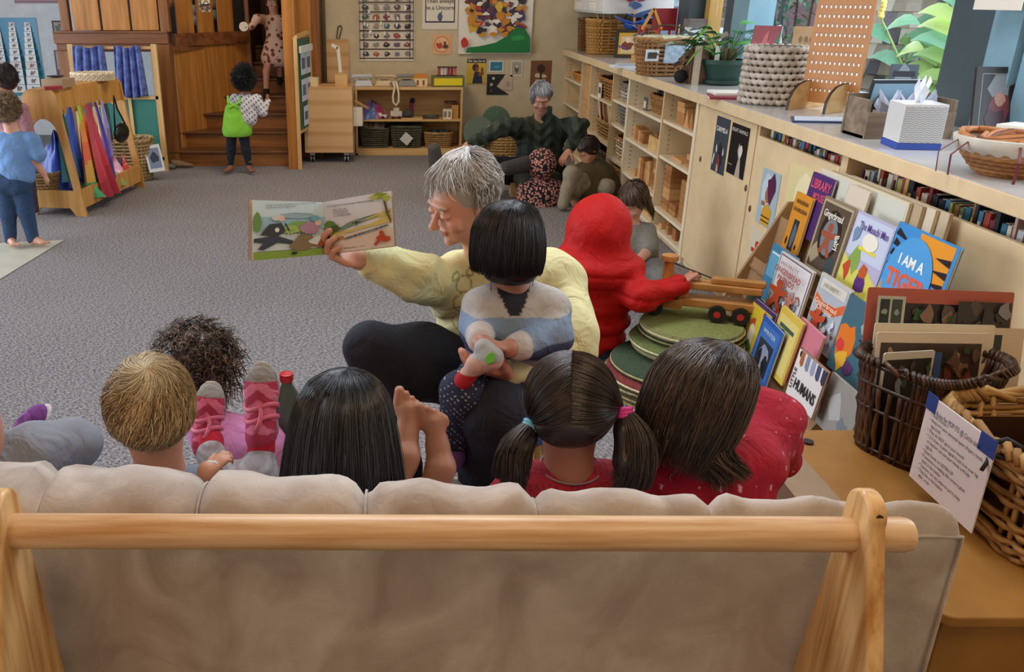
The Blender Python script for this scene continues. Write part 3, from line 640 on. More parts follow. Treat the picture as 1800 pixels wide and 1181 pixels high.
# things stored behind the balcony gaps, wall behind loft
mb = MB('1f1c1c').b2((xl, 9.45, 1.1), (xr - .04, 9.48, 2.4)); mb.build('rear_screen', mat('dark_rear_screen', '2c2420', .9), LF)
MB().prism([(xl, YL + .05), (xs, YL + .08), (xr - .03, 9.4), (xl, 9.4)], .05, Matrix.Translation((0, 0, 1.06))).build('deck', REDW, LF)
m = frame(oY(351, 20, YL + .018), (1, 0, 0), (0, 0, 1)); mb = MB('d8c8b0').prism(rect(0, 0, .1, .115), .004, m)
mb.flat(m @ Matrix.Translation((0, 0, .004)), [(random.choice(['3a3028', 'efe4cc', '8a6a48', '2a2420', 'c8b088']), splat(random.uniform(.01, .09), random.uniform(.01, .1), .014, 6, .5)) for _ in range(40)])
one(mb, 'sticker', PAINT, 'square brown and white leaf picture stuck on the loft panel', 'picture')
for k, (px, py, c) in enumerate(((341, 26, 'd8d4cc'), (342, 44, 'e8e4da'), (380, 14, 'b07a50'), (381, 34, '8fa878'), (300, 12, 'a87a52'))):
    p = oY(px, py, 9.25); mb = MB(c).lathe([(.001, 0), (.05, .01), (.06, .05), (.045, .09), (.001, .1)], (p.x, p.y, p.z), 16); 
    mb.build('stored_toy', PAINT, LF, smooth=True)
# stairs
ST = thing('staircase', 'reddish wooden stairs with rounded treads climbing into the loft', 'stairs', (-1.6, 8.9, 0))
TR = mat('worn_tread', '7d5230', .4, 'wood', c2='4f3018', axis=0); RI = mat('stair_riser', 'a0642f', .42, 'wood', c2='7c4820', axis=0)
yr = [8.38, 8.60, 8.82, 9.05, 9.28, 9.5, 9.72]; xls = [-2.2, -2.15, -1.96, -1.77, xr + .01, xr + .01, xr + .01]; xrs = -1.07
for k in range(7):
    z = .15 * (k + 1)
    MB().b2((xls[k], yr[k], z - .15), (xrs, yr[k] + .02, z - .02)).build('riser', RI, ST)
    MB().b2((xls[k] - .02 * (k < 4), yr[k] - .035, z - .022), (xrs, yr[k] + .22, z)).build('tread', TR, ST, bevel=.009)
MB().prism([(xls[0], 0), (xrs, 0), (xrs, .01), (xls[0], .01)], .02, frame((0, 10, 0), (1, 0, 0), (0, 0, 1))) 
# ---- puppet stand with curtains
PS = thing('puppet_stand', 'wooden puppet theatre frame with green chalkboard lower panel', 'puppet theatre', (-2.55, 8.12, 0)); YP = 8.12
xa, xb, xc = lx(127, 110, YP), lx(279, 170, YP), lx(232, 200, YP)
zt_ = lz(127, 77, YP)
MB().bar((xa, YP, 0), (xa, YP, zt_), .045, .03).build('post', PINEL, PS); MB().bar((xb, YP, 0), (xb, YP, zt_), .05, .03).build('post', PINEL, PS)
MB().bar((xa + .02, YP, zt_ - .03), (xb - .02, YP, zt_ - .03), .022, .022).build('curtain_rod', PINEL, PS)
zc = lz(250, 171, YP)
MB().bar((xa, YP, zc), (xb, YP, zc), .03, .03).bar((xa, YP, .12), (xb, YP, .12), .03, .03).build('crossbar', PINEL, PS)
MB('2f7a6c').b2((xa + .02, YP - .005, .13), (xb - .02, YP + .005, zc - .014)).build('chalkboard_panel', mat('green_chalkboard', '33786c', .7), PS)
MB().bar((xc, YP - .02, .13), (xc, YP - .02, zc), .03, .01).build('batten', PINEL, PS)
def curtain(label, xt0, xt1, xb0, xb1, z1, z0, Y):
    mb = MB('3f54a0'); n = 40; R_ = 16
    vs = []
    for i in range(R_ + 1):
        t = i / R_
        for j in range(n + 1):
            u = j / n; x = (xt0 + (xt1 - xt0) * u) * (1 - t) + (xb0 + (xb1 - xb0) * u) * t
            vs.append((x, Y - .02 + .025 * sin(u * 26 + t * 1.5) * (.7 + .5 * t), z1 + (z0 - z1) * t + .01 * sin(u * 9)))
    mb.v = vs
    for i in range(R_):
        for j in range(n): a = i * (n + 1) + j; mb.f.append((a, a + 1, a + n + 2, a + n + 1)); mb.c.append(mb.col)
    o = one(mb, 'curtain', mat('mottled_blue_cloth', '6c80c0', .85, 'fabric', c2='303e80', scale=3), label, 'curtain', smooth=True)
    so = o.modifiers.new('thick', 'SOLIDIFY'); so.thickness = .004
curtain('mottled blue curtain with the white gap on its right', lx(130, 80, YP), lx(184, 80, YP), lx(132, 150, YP), lx(194, 140, YP), zt_ - .02, lz(150, 162, YP), YP - .03)
curtain('mottled blue curtain hanging over the green chalkboard', lx(202, 80, YP), lx(248, 80, YP), lx(204, 150, YP), lx(263, 168, YP), zt_ - .02, lz(240, 169, YP), YP - .03)

# ================================================================== LEFT WALL POSTERS
YW = 10.4
P = [('3a9cb8', [(0, 0), (1, 0), (1, 1), (0, 1)]), ('2f86ac', rect(0, .5, 1, 1)), ('d8e6ee', rect(0, 0, 1, .13))]
an = ['3a3550', '4a5a70', '6a4a48', '2f3a5a', '7a5a50', '3f6a80']
for r in range(11):
    hh = .045 + .043 * (r / 10) ** 1.0; y = 1 - .05 - sum(.045 + .043 * (k / 10) + .004 for k in range(r)) - hh
    for c in range(-1, 4):
        cw_ = .09 + .13 * r / 10; cx_ = .12 + c * .245
        if cx_ - cw_ / 2 < 0: continue
        P.append(('eceae6' if (r * c) % 7 else 'e8d0c8', rect(cx_ - cw_ / 2, y, min(cx_ + cw_ / 2, .98), y + hh)))
        k = random.choice(an); P.append((k, splat(cx_, y + hh * .5, hh * .36, 9, .35, .8))); P.append((k, splat(cx_ + hh * .5, y + hh * .62, hh * .2, 7, .4, .8))); P.append((k, rect(cx_ - hh * .3, y + .1 * hh, cx_ - hh * .16, y + hh * .5))); P.append((k, rect(cx_ + hh * .2, y + .1 * hh, cx_ + hh * .32, y + hh * .5)))
poster('animal_chart', 'tall blue chart with a grid of small animal pictures', (-22, 33, 86, 188), '3a9cb8', P, Y=YW, mtl=GLOSS)
poster('banner', 'strip of pink and white printed cloth at the top edge of the white wall', (26, -20, 104, 5), '9a7080', [('d8b8bc', rect(.03, .2, .97, .95))] + [('7a4858', splat(.06 + .055 * k, .4, .02, 8, .2, 2)) for k in range(17)], Y=YW)
poster('picture', 'dark framed picture of green and brown shapes partly behind the loft rail', (94, 36, 112, 60), '4a3a3a', [('a8a090', rect(.15, .12, .95, .88)), ('4f6a58', splat(.5, .4, .25, 9, .4)), ('8a5a50', splat(.7, .65, .15, 9, .4))], Y=YW, cat='picture')
poster('picture', 'purplish framed picture on the white wall under the loft beam', (101, 88, 125, 136), '6a5060', [('b0a4a4', rect(.12, .3, .95, .95)), ('3f4a48', splat(.5, .6, .25, 9, .4)), ('9a5a58', splat(.5, .2, .2, 9, .4, .5))], Y=YW, cat='picture')

# ================================================================== DRESS-UP STAND
DS = thing('dress_up_stand', 'birch dress-up stand with A-shaped ends hung with bright silks', 'clothes stand', (-2.44, 6.85, 0))
BIR = mat('birch_ply', 'd09a54', .45, 'wood', c2='b8813c', axis=2, bump=.1)
p0 = Vector((-2.35, 6.32, 0)); p1 = Vector((-2.20, 7.38, 0)); ax = (p1 - p0).normalized(); sd = Vector((-ax.y, ax.x, 0)); Lr = (p1 - p0).length
def dsp(u, s, z): return p0 + ax * u + sd * s + Vector((0, 0, z))    # u along, s sideways (to the left), z up
def end_panel(u):
    m = frame(dsp(u, .245, 0), -sd * -1, (0, 0, 1))
    m = Matrix(((sd.x, 0, ax.x, dsp(u, .245, 0).x), (sd.y, 0, ax.y, dsp(u, .245, 0).y), (0, 1, 0, 0), (0, 0, 0, 1)))
    K = 40; out = []; inn = []
    def outline(a):
        # radial sampling of a trapezoid with rounded top
        d = Vector((cos(a), sin(a)))
        best = 9
        poly = [(-.245, 0.0), (-.16, 0), (-.13, .06), (.13, .06), (.16, 0), (.245, 0), (.13, .88), (.10, .92), (-.10, .92), (-.13, .88)]
        c0 = Vector((0, .45))
        for i in range(len(poly)):
            A = Vector(poly[i]); B_ = Vector(poly[(i + 1) % len(poly)]); e = B_ - A; den = d.x * e.y - d.y * e.x
            if abs(den) < 1e-9: continue
            w_ = A - c0; t = (w_.x * e.y - w_.y * e.x) / den; s_ = (w_.x * d.y - w_.y * d.x) / den
            if t > 0 and -1e-6 <= s_ <= 1 + 1e-6: best = min(best, t)
        return c0 + d * best
    def hole(a):
        # arch hole
        d = Vector((cos(a), sin(a))); r = 0
        c0 = Vector((0, .45)); best = 9
        poly = [(-.165, .19), (.165, .19), (.105, .62), (.08, .68), (.03, .715), (-.03, .715), (-.08, .68), (-.105, .62)]
        for i in range(len(poly)):
            A = Vector(poly[i]); B_ = Vector(poly[(i + 1) % len(poly)]); e = B_ - A; den = d.x * e.y - d.y * e.x
            if abs(den) < 1e-9: continue
            w_ = A - c0; t = (w_.x * e.y - w_.y * e.x) / den; s_ = (w_.x * d.y - w_.y * d.x) / den
            if t > 0 and -1e-6 <= s_ <= 1 + 1e-6: best = min(best, t)
        return c0 + d * best
    angs = sorted([2 * pi * i / 64 for i in range(64)] + [math.atan2(y - .45, x) % (2 * pi) for x, y in ((-.245, 0), (.245, 0), (.16, 0), (-.16, 0), (-.165, .19), (.165, .19), (.13, .88), (-.13, .88))])
    mb = MB().ring([outline(a) for a in angs], [hole(a) for a in angs], .022, m)
    mb.build('end_panel', BIR, DS)
end_panel(0); end_panel(Lr - .02)
MB().prism(rect(0, .74, Lr - .04, .90), .02, Matrix(((ax.x, 0, -sd.x, dsp(.02, .145, 0).x), (ax.y, 0, -sd.y, dsp(.02, .145, 0).y), (0, 1, 0, 0), (0, 0, 0, 1)))).build('top_rail', BIR, DS)
for s_ in (.02, .45): MB().prism(rect(.022, .06, Lr - .022, .2 if s_ < .2 else .2), .018, Matrix(((ax.x, 0, -sd.x, dsp(0, s_ + .02, 0).x), (ax.y, 0, -sd.y, dsp(0, s_ + .02, 0).y), (0, 1, 0, 0), (0, 0, 0, 1)))).build('bottom_rail', BIR, DS)
MB().add([dsp(.03, .03, .1), dsp(Lr - .03, .03, .1), dsp(Lr - .03, .45, .1), dsp(.03, .45, .1)], [(0, 1, 2, 3)]).build('bottom_shelf', BIR, DS)
MB().bar(dsp(.01, .245, .91), dsp(Lr - .01, .245, .91), .2, .02).build('top_shelf', BIR, DS)
def silk(label, u, cols, L, s0=.12, w=.09, flare=1.8, out=0.0, z1=.78):
    n = 16; R_ = 18; w *= 1.45; mb = MB(); vs = []; ph = random.uniform(0, 6)
    for i in range(R_ + 1):
        t = i / R_
        for j in range(n + 1):
            q = j / n; ww = w * (.35 + (flare - .35) * t ** .7)
            vs.append(dsp(u + (q - .5) * ww + .015 * sin(t * 4 + ph), s0 - out * t - .02 * cos(q * 11 + ph) * (.4 + t), z1 - L * t))
    mb.v = [tuple(v) for v in vs]
    for i in range(R_):
        for j in range(n):
            a = i * (n + 1) + j; mb.f.append((a, a + 1, a + n + 2, a + n + 1)); mb.c.append(lin(cols[min(len(cols) - 1, int((i / R_ * .8 + j / n * .2) * len(cols)))]))
    return one(mb, 'play_silk', SATIN, label, 'play silk', 'silks hanging on the dress-up stand', smooth=True)
silk('dark teal silk nearest the front end of the dress-up stand', .09, ['1f5f66', '246a70'], .52, .13, .1); silk('royal blue silk hanging behind the dark teal one', .17, ['2f4fb0', '3a5cc4', '2a3f9a'], .58, .12, .1, 1.6)
silk('lime, orange and rainbow silk on the dress-up stand', .27, ['b8cc3a', 'e88a2a', 'e8642a', 'd8a83a', '3f9a5a'], .60, .10, .1, 1.8, .05)
silk('long crimson silk spilling over the bottom rail', .38, ['b81f35', 'c8283c', 'a81a30'], .70, .09, .09, 1.7, .12)
silk('blue and white striped silk right of the crimson one', .47, ['4a6ab0', '8fa6d0', '3f4f9a'], .55, .11, .07, 1.3); silk('violet silk hanging long beside the striped one', .54, ['5a3f9a', '6a4ab0', '4a2f86'], .60, .09, .06, 1.5, .06)
silk('pale yellow silk hanging near the far end', .62, ['e6dc6a', 'd8d05a', 'c8d0e0'], .40, .12, .06, 1.2); silk('lavender silk hanging left of the black handbag', .69, ['b8b0e0', 'a090cc'], .45, .11, .07, 1.2)
silk('grey-green cloth hanging behind the black handbag', .78, ['3a5a66', '52707a'], .35, .14, .1, 1.2)
HB = thing('handbag', 'small black leather handbag hanging from the dress-up stand', 'handbag', dsp(.84, .05, .44))
c = dsp(.84, .05, .50); M_ = Matrix(((ax.x, sd.x, 0), (ax.y, sd.y, 0), (0, 0, 1)))
MB('17171b').ball(c, (.13, .035, .08), 16, M_).build('bag_body', GLOSS, HB, smooth=True)
MB('17171b').tube([c + M_ @ Vector((-.11, 0, .03)), c + M_ @ Vector((-.09, 0, .18)), c + M_ @ Vector((-.06, 0, .30)), c + M_ @ Vector((-.03, 0, .2)), c + M_ @ Vector((.1, 0, .04))], .007, 6).build('strap', GLOSS, HB, smooth=True)
scarf_heap('dress_up_cloth', 'heap of royal blue cloth inside the stand behind the near end', dsp(.22, .30, .101), (.16, .13, .45), ['2444a8', '1f3a94', '2f54c0'])
scarf_heap('dress_up_cloth', 'pink satin cloth heaped on the bottom shelf of the stand', dsp(.80, .16, .101), (.13, .1, .22), ['e8a0c4', 'd890bc', 'f0b4d0'])
scarf_heap('dress_up_cloth', 'orange-red patterned cloth bunched at the far end of the stand', dsp(.95, .13, .101), (.09, .07, .16), ['c8382c', 'e8642a', '3a2a50', 'd8302c'])
scarf_heap('dress_up_cloth', 'yellow-green and white cloth at the foot of the silks', dsp(.70, .09, .101), (.10, .06, .10), ['c8cc6a', 'e8e4d0', '8a9a50'])
scarf_heap('dress_up_cloth', 'green and teal cloth at the foot of the rainbow silk', dsp(.22, .09, .101), (.12, .05, .12), ['2f8a5a', '1f6a70', '3aa060'])
put_basket('basket', 'wicker basket on the stand shelf beside the boy in blue', dsp(.12, .40, .101), .30, .22, .2, 'b08a52', rz=.1, rows=9, tr=.010, rnd=.3)
put_basket('basket', 'tan wicker basket on the floor behind the dress-up stand', (-2.42, 7.75, 0), .40, .3, .36, 'a88a5c', rows=12, tr=.012, rnd=.3)
put_basket('basket', 'shallow white and brown woven tray on top of the dress-up stand', dsp(.80, .22, .921), .34, .2, .05, 'd8c8a8', rz=-.1, rows=4, tr=.009, rnd=.5, taper=1.0)
mb = MB('a88a6a').box(dsp(.22, .2, .953), (.17, .17, .06), rotm(0, 0, -.2)); one(mb, 'box', PAINT, 'brown cardboard box on top of the dress-up stand', 'box')
mb = MB('a02838').box(dsp(.06, .16, .932), (.12, .09, .02), rotm(0, 0, .5)); one(mb, 'book', PAINT, 'flat red book at the near end on top of the dress-up stand', 'book')
mb = MB('1a1a1c').lathe([(.001, 0), (.06, .004), (.065, .01), (.001, .012)], dsp(.3, .26, .984), 16); one(mb, 'tambourine', PAINT, 'flat black lid on the cardboard box on the dress-up stand', 'lid')
m = frame((-2.22, 7.62, .08), (.7, .75, 0), (-.25, .15, 1)); mb = MB('dfe4ec').prism(rect(0, 0, .16, .24), .004, m); mb.flat(m @ Matrix.Translation((0, 0, .004)), [('7f8fb0', rect(.02, .03, .14, .21)), ('2f3a50', splat(.08, .12, .045, 9, .4))]); one(mb, 'picture_card', PAINT, 'white card with a dark picture leaning on the basket by the stand', 'card')
def shoe(label, p, L, rz, c, c2='4a4238', tilt=0, name='shoe', group=None):
    t = thing(name, label, 'shoe', p, group); R = rotm(tilt, 0, rz)
    q = lambda v: Vector(p) + R @ Vector(v)
    vs = []; K = 14
    prof = [(-.5, .30, .55), (-.42, .42, .60), (-.2, .42, .56), (0, .40, .48), (.2, .46, .36), (.38, .44, .30), (.5, .22, .2)]
    mb = MB(c)
    for i, (u, w_, h_) in enumerate(prof):
        for j in range(K):
            a = pi * 2 * j / K; vs.append(q((u * L, cos(a) * w_ * L * .42, max(.004 * L, .02 * L + (sin(a) * .5 + .5) * h_ * L * .62))))
    fs = []
    for i in range(len(prof) - 1):
        for j in range(K): fs.append((i * K + j, i * K + (j + 1) % K, (i + 1) * K + (j + 1) % K, (i + 1) * K + j))
    fs += [tuple(range(K - 1, -1, -1)), tuple(range((len(prof) - 1) * K, len(prof) * K))]
    mb.add(vs, fs); mb.build('upper', CLOTH, t, smooth=True)
    so = MB(c2); so.prism([(u * L, w_ * L * .44) for u, w_, _ in prof] + [(u * L, -w_ * L * .44) for u, w_, _ in reversed(prof)], .05 * L, Matrix.Translation(Vector(p)) @ R.to_4x4()); so.build('sole', CLOTH, t)
    return t
shoe('grey felt slipper lying left at the foot of the stairs', oZ(286, 297, 0), .24, .1, '6f6a62')
shoe('brown ankle boot lying beside the grey slipper at the stairs', oZ(321, 294, 0), .2, .2, '8a6f58')
# ================================================================== COUNTERTOP THINGS
def cz(px, py): return oZ(px, py, ZT)
t = thing('wall_cupboard', 'white wall cupboard hanging over the far end of the countertop', 'cupboard', (2.1, 8.8, 1.40))
MB('e4e2da').b2((1.82, 8.1, 1.40), (2.44, 9.38, 2.1)).build('box', mat('cupboard_white', 'e6e6e2', .5), t, bevel=.004)
MB().b2((1.80, 8.12, 1.42), (1.82, 8.74, 2.08)).build('door', mat('cupboard_white'), t); MB().b2((1.80, 8.76, 1.42), (1.82, 9.36, 2.08)).build('door', mat('cupboard_white'), t)
for y in (8.3, 8.95):
    mb = MB('efece2').b2((1.797, y, 1.43), (1.799, y + .3, 1.7)); mb.C('6a665f').b2((1.796, y + .03, 1.5), (1.797, y + .27, 1.503)); one(mb, 'paper', PAINT, 'white sheet taped to the wall cupboard door', 'paper', 'sheets on the wall cupboard')
p = cz(976, 95); put_basket('basket', 'brown lidded wicker basket at the far end of the counter by the wall', (1.93, 9.12, ZT), .22, .2, .30, '7f5530', rows=12, tr=.010, rnd=.3)
B_ = put_basket('basket', 'tall golden wicker basket second from the far wall on the counter', (1.98, 8.62, ZT), .36, .34, .30, 'c08f4c', rows=11, tr=.012, rnd=.3)
for k in range(4): 
    mb = MB('c89a58').cyl((1.9 + k * .05, 8.6, ZT + .2), (1.88 + k * .06, 8.58, ZT + .36 + .03 * (k % 2)), .012, n=8).ball((1.88 + k * .06, 8.58, ZT + .37 + .03 * (k % 2)), .028 if k % 2 else .02, 10); one(mb, 'wooden_spoon', PAINT, 'wooden utensil sticking out of the tall golden basket', 'utensil', 'utensils in the golden basket', smooth=True)
MB_ = MB('2a2420').tube([(2.2 + .17 * cos(a), 8.25, ZT + .24 + .17 * sin(a)) for a in [pi * i / 14 for i in range(15)]], .009, 6)
t = thing('basket', 'wide wicker basket with a black hoop handle behind the toy house', 'basket', (2.2, 8.3, ZT)); B1, R1 = basket(.34, .26, .26, 'a8743c', rows=9, tr=.01)
for mb, nm in ((B1, 'woven_body'), (R1, 'rim')): o = mb.build(nm, PAINT, None, smooth='auto'); o.parent = t
MB_.build('handle', PAINT, t, smooth=True)
# dark framed picture & red toy barn
m = frame((1.93, 8.02, ZT), (.3, -.1, 0), (0, .12, 1)); mb = MB('2a2622').prism(rect(0, 0, .22, .24), .015, m)
mb.flat(m @ Matrix.Translation((0, 0, .015)), [('d8a83a', rect(.03, .03, .19, .21)), ('d8c8a0', rect(.05, .04, .17, .18)), ('7a3a2a', splat(.11, .1, .05, 9, .4)), ('f0d8b8', splat(.11, .15, .025, 8, .2))]); one(mb, 'picture', GLOSS, 'small dark framed card with a yellow and pink figure beside the red toy house', 'picture')
t = thing('toy_house', 'open wooden toy barn with red uprights and red roof', 'toy', (2.08, 7.45, ZT))
bx, by = 1.99, 7.40
MB('d0a060').b2((bx - .02, by - .02, ZT), (bx + .30, by + .18, ZT + .05)).build('base', PAINT, t)
for x_, y_ in ((0, 0), (0, .15), (.12, 0), (.25, .15)): MB('c0282c').cyl((bx + .02 + x_, by + y_, ZT + .05), (bx + .02 + x_, by + y_, ZT + .28), .012, n=10).build('upright', PAINT, t)
MB('d8a04a').bar((bx + .0, by, ZT + .26), (bx + .08, by, ZT + .42), .02, .02).bar((bx + .16, by, ZT + .26), (bx + .08, by, ZT + .42), .02, .02).build('gable', PAINT, t)
MB('a02028').prism([(0, 0), (.2, 0), (.2, .17), (0, .17)], .012, frame((bx + .08, by - .0, ZT + .42), (1, .1, 0), (.3, 0, -1))).build('roof', PAINT, t)
MB('e8d090').cyl((bx + .30, by - .02, ZT + .05), (bx + .30, by - .02, ZT + .30), .008, n=8).cyl((bx + .34, by - .05, ZT), (bx + .34, by - .05, ZT + .25), .008, n=8).build('rod', PAINT, t)
# rainbow leaf marble towers
def tower(label, px, py, n, cols, h0, lw):
    b = cz(px, py); t = thing('marble_tower', label, 'toy', b)
    MB('ddb98a').cyl(b, b + Vector((0, 0, .015)), .06).cyl(b, b + Vector((0, 0, h0 + n * .062)), .011, n=10).ball(b + Vector((0, 0, h0 + n * .062 + .02)), .024, 10).build('stem', PAINT, t, smooth='auto')
    for k in range(n):
        z = h0 + .03 + k * .062; a = k * 2.2 + .6; mb = MB(cols[k % len(cols)])
        R = rotm(0, 0, a); q = [Vector((0, 0, 0)), Vector((.5, -.42, .12)), Vector((1, 0, .35)), Vector((.5, .42, .12))]
        for sgn in (1, -1):
            vs = [b + Vector((0, 0, z)) + R @ (Vector((v.x * sgn, v.y, v.z)) * lw) for v in [Vector((-.15, 0, 0)), Vector((.3, -.36, .16)), Vector((.75, -.3, .3)), Vector((1.05, 0, .42)), Vector((.75, .3, .3)), Vector((.3, .36, .16)), Vector((.4, 0, .02))]]
            mb.add(vs, [(0, 1, 6), (1, 2, 6), (2, 3, 6), (3, 4, 6), (4, 5, 6), (5, 0, 6)])
        o = mb.build('leaf', GLOSS, t); so = o.modifiers.new('t', 'SOLIDIFY'); so.thickness = .006
tower('tall rainbow leaf marble tower with blue lower leaves and red top', 1109, 100, 8, ['7a5aa0', '2f6f7a', '2f8a9a', '2f5fc0', '3f6fd0', '6a86b8', '7a94b8', 'c02f3a'], .0, .17)
tower('shorter marble tower with green, yellow and red leaves', 1124, 95, 4, ['8ac83a', 'f0c82a', 'e0382c', '5aa0d0'], .12, .12)
# books lying, striped basket, wood rack, purple vase etc.
p = cz(1100, 118); mb = MB('e0e6ec').box((p.x, p.y, ZT + .008), (.22, .16, .016)).C('b0bac8').box((p.x + .02, p.y, ZT + .021), (.18, .13, .01)); one(mb, 'magazine', PAINT, 'white magazines lying flat between the marble tower and the lined basket', 'magazine')
p = cz(1160, 133); t = put_basket('basket', 'brown wicker basket with a pale knitted lining and a paper tag', (p.x + .02, p.y + .05, ZT), .38, .26, .24, 'a87848', rows=9, tr=.011, rnd=.3, taper=.8)
q = MB('dfe6ee').box((-.11, -.125, .14), (.09, .006, .075), rotm(.1, 0, 0)); q.C('4a4440').box((-.11, -.13, .14), (.06, .003, .04), rotm(.1, 0, 0)); o = q.build('tag', PAINT, None); o.parent = t
o = MB('d8d4bc').lathe([(.195, .21), (.2, .25), (.19, .262), (.17, .25), (.165, .2)], n=28, sy=.7).build('lining', mat('knitted_lining', 'e2dfc8', .9, 'fabric', c2='a8b08a', scale=8), None, smooth=True); o.parent = t
o = MB('b8cfe0').box((.07, -.135, .15), (.2, .01, .12), rotm(.12, 0, 0)).build('cloth_flap', mat('pale_blue_stripe', 'c4d8e8', .9, 'fabric', c2='8fa8c0', scale=5), None); o.parent = t
o = MB('3a2c20').tube([(.19 * cos(pi * i / 12), -.02, .2 + .13 * sin(pi * i / 12)) for i in range(0, 13)], .006, 6).build('handle', PAINT, None, smooth=True); o.parent = t
p = cz(1186, 146) + Vector((.07, 0, 0)); t = thing('driftwood', 'heap of dark bark and driftwood strips on the counter', 'driftwood', p)
for k in range(9):
    a = random.uniform(-.4, .9); L = random.uniform(.14, .3); c = p + Vector((random.uniform(-.02, .14), random.uniform(-.02, .1), .03 + .025 * k))
    MB(['5a4230', '6f5a44', '3a2c24', '8f7f6a', '7a5a3c'][k % 5]).box(c + Vector((.04, 0, 0)), (L, .03, .022), rotm(random.uniform(-.3, .3), -a * .8, random.uniform(-.5, .5))).build('bark_strip', PAINT, t)
mb = MB('17171a').ball(p + Vector((-.03, .02, .042)), (.045, .04, .042), 12); one(mb, 'plush_ball', CLOTH, 'black furry round toy at the near end of the driftwood', 'toy', smooth=True)
p = cz(1215, 150); t = thing('wooden_box', 'rough brown wooden box behind the potted plant', 'box', (p.x + .13, p.y + .1, ZT))
for k in range(5): MB(['6a4a34', '7a5a44', '5a3c2a'][k % 3]).b2((p.x + .02 + k * .055, p.y + .1, ZT), (p.x + .07 + k * .055, p.y + .13, ZT + .21)).build('slat', PAINT, t)
MB('4a3426').b2((p.x + .02, p.y + .13, ZT), (p.x + .29, p.y + .26, ZT + .2)).build('body', PAINT, t)
a_ = oX(1208, 80, 2.30)
t = thing('drawer_box', 'weathered grey and white wooden drawer chest in front of the window', 'box', (2.3, a_.y, ZT))
yy = a_.y - .05; x0_ = oY(1208, 70, yy).x; x1_ = oY(1284, 70, yy).x; z0_ = oY(1240, 77, yy).z; z1_ = oY(1240, 40, yy).z; zm = (z0_ + z1_) / 2
MB('7d746c').b2((x0_, yy, z1_ - .03), (x1_, yy + .14, z1_ + .03)).build('lid', mat('weathered_grey', '8a8078', .8, 'wood', c2='5f564e', axis=0), t)
MB('dfe6ea').b2((x0_ + .01, yy + .01, z0_), (x1_ - .01, yy + .13, z1_ - .03)).build('body', PAINT, t)
for a, b in ((z0_ + .005, zm - .02), (zm - .012, z1_ - .035)):
    d_ = MB('e6ecf0').b2((x0_ + .02, yy, a), (x1_ - .02, yy + .012, b)).build('drawer', PAINT, t, bevel=.002); MB('3a2f2a').ball(((x0_ + x1_) / 2 - .06, yy - .006, (a + b) / 2), .01, 8).build('knob', PAINT, d_)
MB('5a4a3c').b2((x0_ + .02, yy + .02, ZT), (x0_ + .05, yy + .12, z0_)).b2((x1_ - .05, yy + .02, ZT), (x1_ - .02, yy + .12, z0_)).build('leg_frame', PAINT, t)
p = oX(1192, 70, 2.34); t = thing('vase', 'tall narrow lilac glass vase with a purple tissue base at the window', 'vase', (2.34, p.y, ZT))
mb = MB('c8a8e0').lathe([(.02, 0), (.022, .05), (.03, .2), (.045, .33), (.04, .33), (.02, .05)], (2.34, p.y, ZT + .03), 18); mb.build('glass_body', GLOSS, t, smooth=True)
mb = MB('8a4ad0'); 
for k in range(8): a = k * .8; mb.box((2.34 + cos(a) * .04, p.y + sin(a) * .04, ZT + .04), (.05, .02, .05), rotm(a, .5, a))
mb.C('f0685a').box((2.30, p.y - .05, ZT + .07), (.03, .02, .03), rotm(.5, .5, 0)); mb.build('tissue', PAINT, t)
p = oX(1172, 90, 2.3); mb = MB('b0704a').lathe([(.03, 0), (.06, .05), (.055, .12), (.03, .16), (.035, .18)], (2.3, p.y, ZT), 18); one(mb, 'jug', PAINT, 'small terracotta jug standing by the lilac vase', 'jug', smooth=True)
# potted plant
p = cz(1276, 150); p = Vector((p.x, p.y + .08, ZT)); PT = thing('potted_plant', 'broad-leaved green houseplant in a dark green plastic pot', 'plant', p)
MB('24433a').lathe([(.085, 0), (.10, .04), (.125, .12), (.132, .125), (.132, .15), (.12, .15), (.115, .13), (.001, .13)], p, 28).build('pot', PAINT, PT, smooth='auto')
MB('1f3a32').lathe([(.10, 0), (.115, .012), (.118, .03), (.10, .03)], p, 28).build('saucer', PAINT, PT, smooth='auto')
MB('3a2a20').lathe([(.001, .128), (.115, .128), (.1, .135), (.001, .14)], p, 20).build('soil', PAINT, PT)
lf = MB()
for k in range(30):
    a = random.uniform(0, 2 * pi); e = random.uniform(.4, 1.35); L = random.uniform(.10, .24); lf.C(random.choice(['2f6a2a', '3f7f34', '1f4f24', '4f9640', '2a5a2c']))
    b = p + Vector((cos(a) * .02, sin(a) * .02, .13)); tip = b + Vector((cos(a) * cos(e), sin(a) * cos(e), sin(e))) * L
    lf.tube([b, b.lerp(tip, .5) + Vector((0, 0, .01)), tip], .0025, 4); leaf(lf, tip, (cos(a), sin(a), .4), random.uniform(.12, .18), .085, .4, side=Vector((-sin(a), cos(a), .2)))
for k in range(8):
    b = p + Vector((-.02, 0, .16)); a = pi + random.uniform(-.7, .7); lf.C(random.choice(['5f9f3a', '78b84a'])); q = b + Vector((cos(a) * .14, sin(a) * .08, .06 + .02 * k)); lf.tube([b, q], .002, 4); leaf(lf, q, (cos(a), sin(a), -.3), .12, .035, .6, side=Vector((-sin(a), cos(a), .3)))
lf.build('leaves', GLOSS, PT, smooth=True); MB('e8e4dc').box(p + Vector((-.06, -.03, .18)), (.03, .004, .10)).build('plant_label', PAINT, PT)
mb = MB('b5a58e').b2((p.x - .19, p.y - .03, ZT), (p.x - .155, p.y + .0, ZT + .23)); one(mb, 'wooden_stick', PAINT, 'upright pale wooden slat left of the plant pot', 'slat')
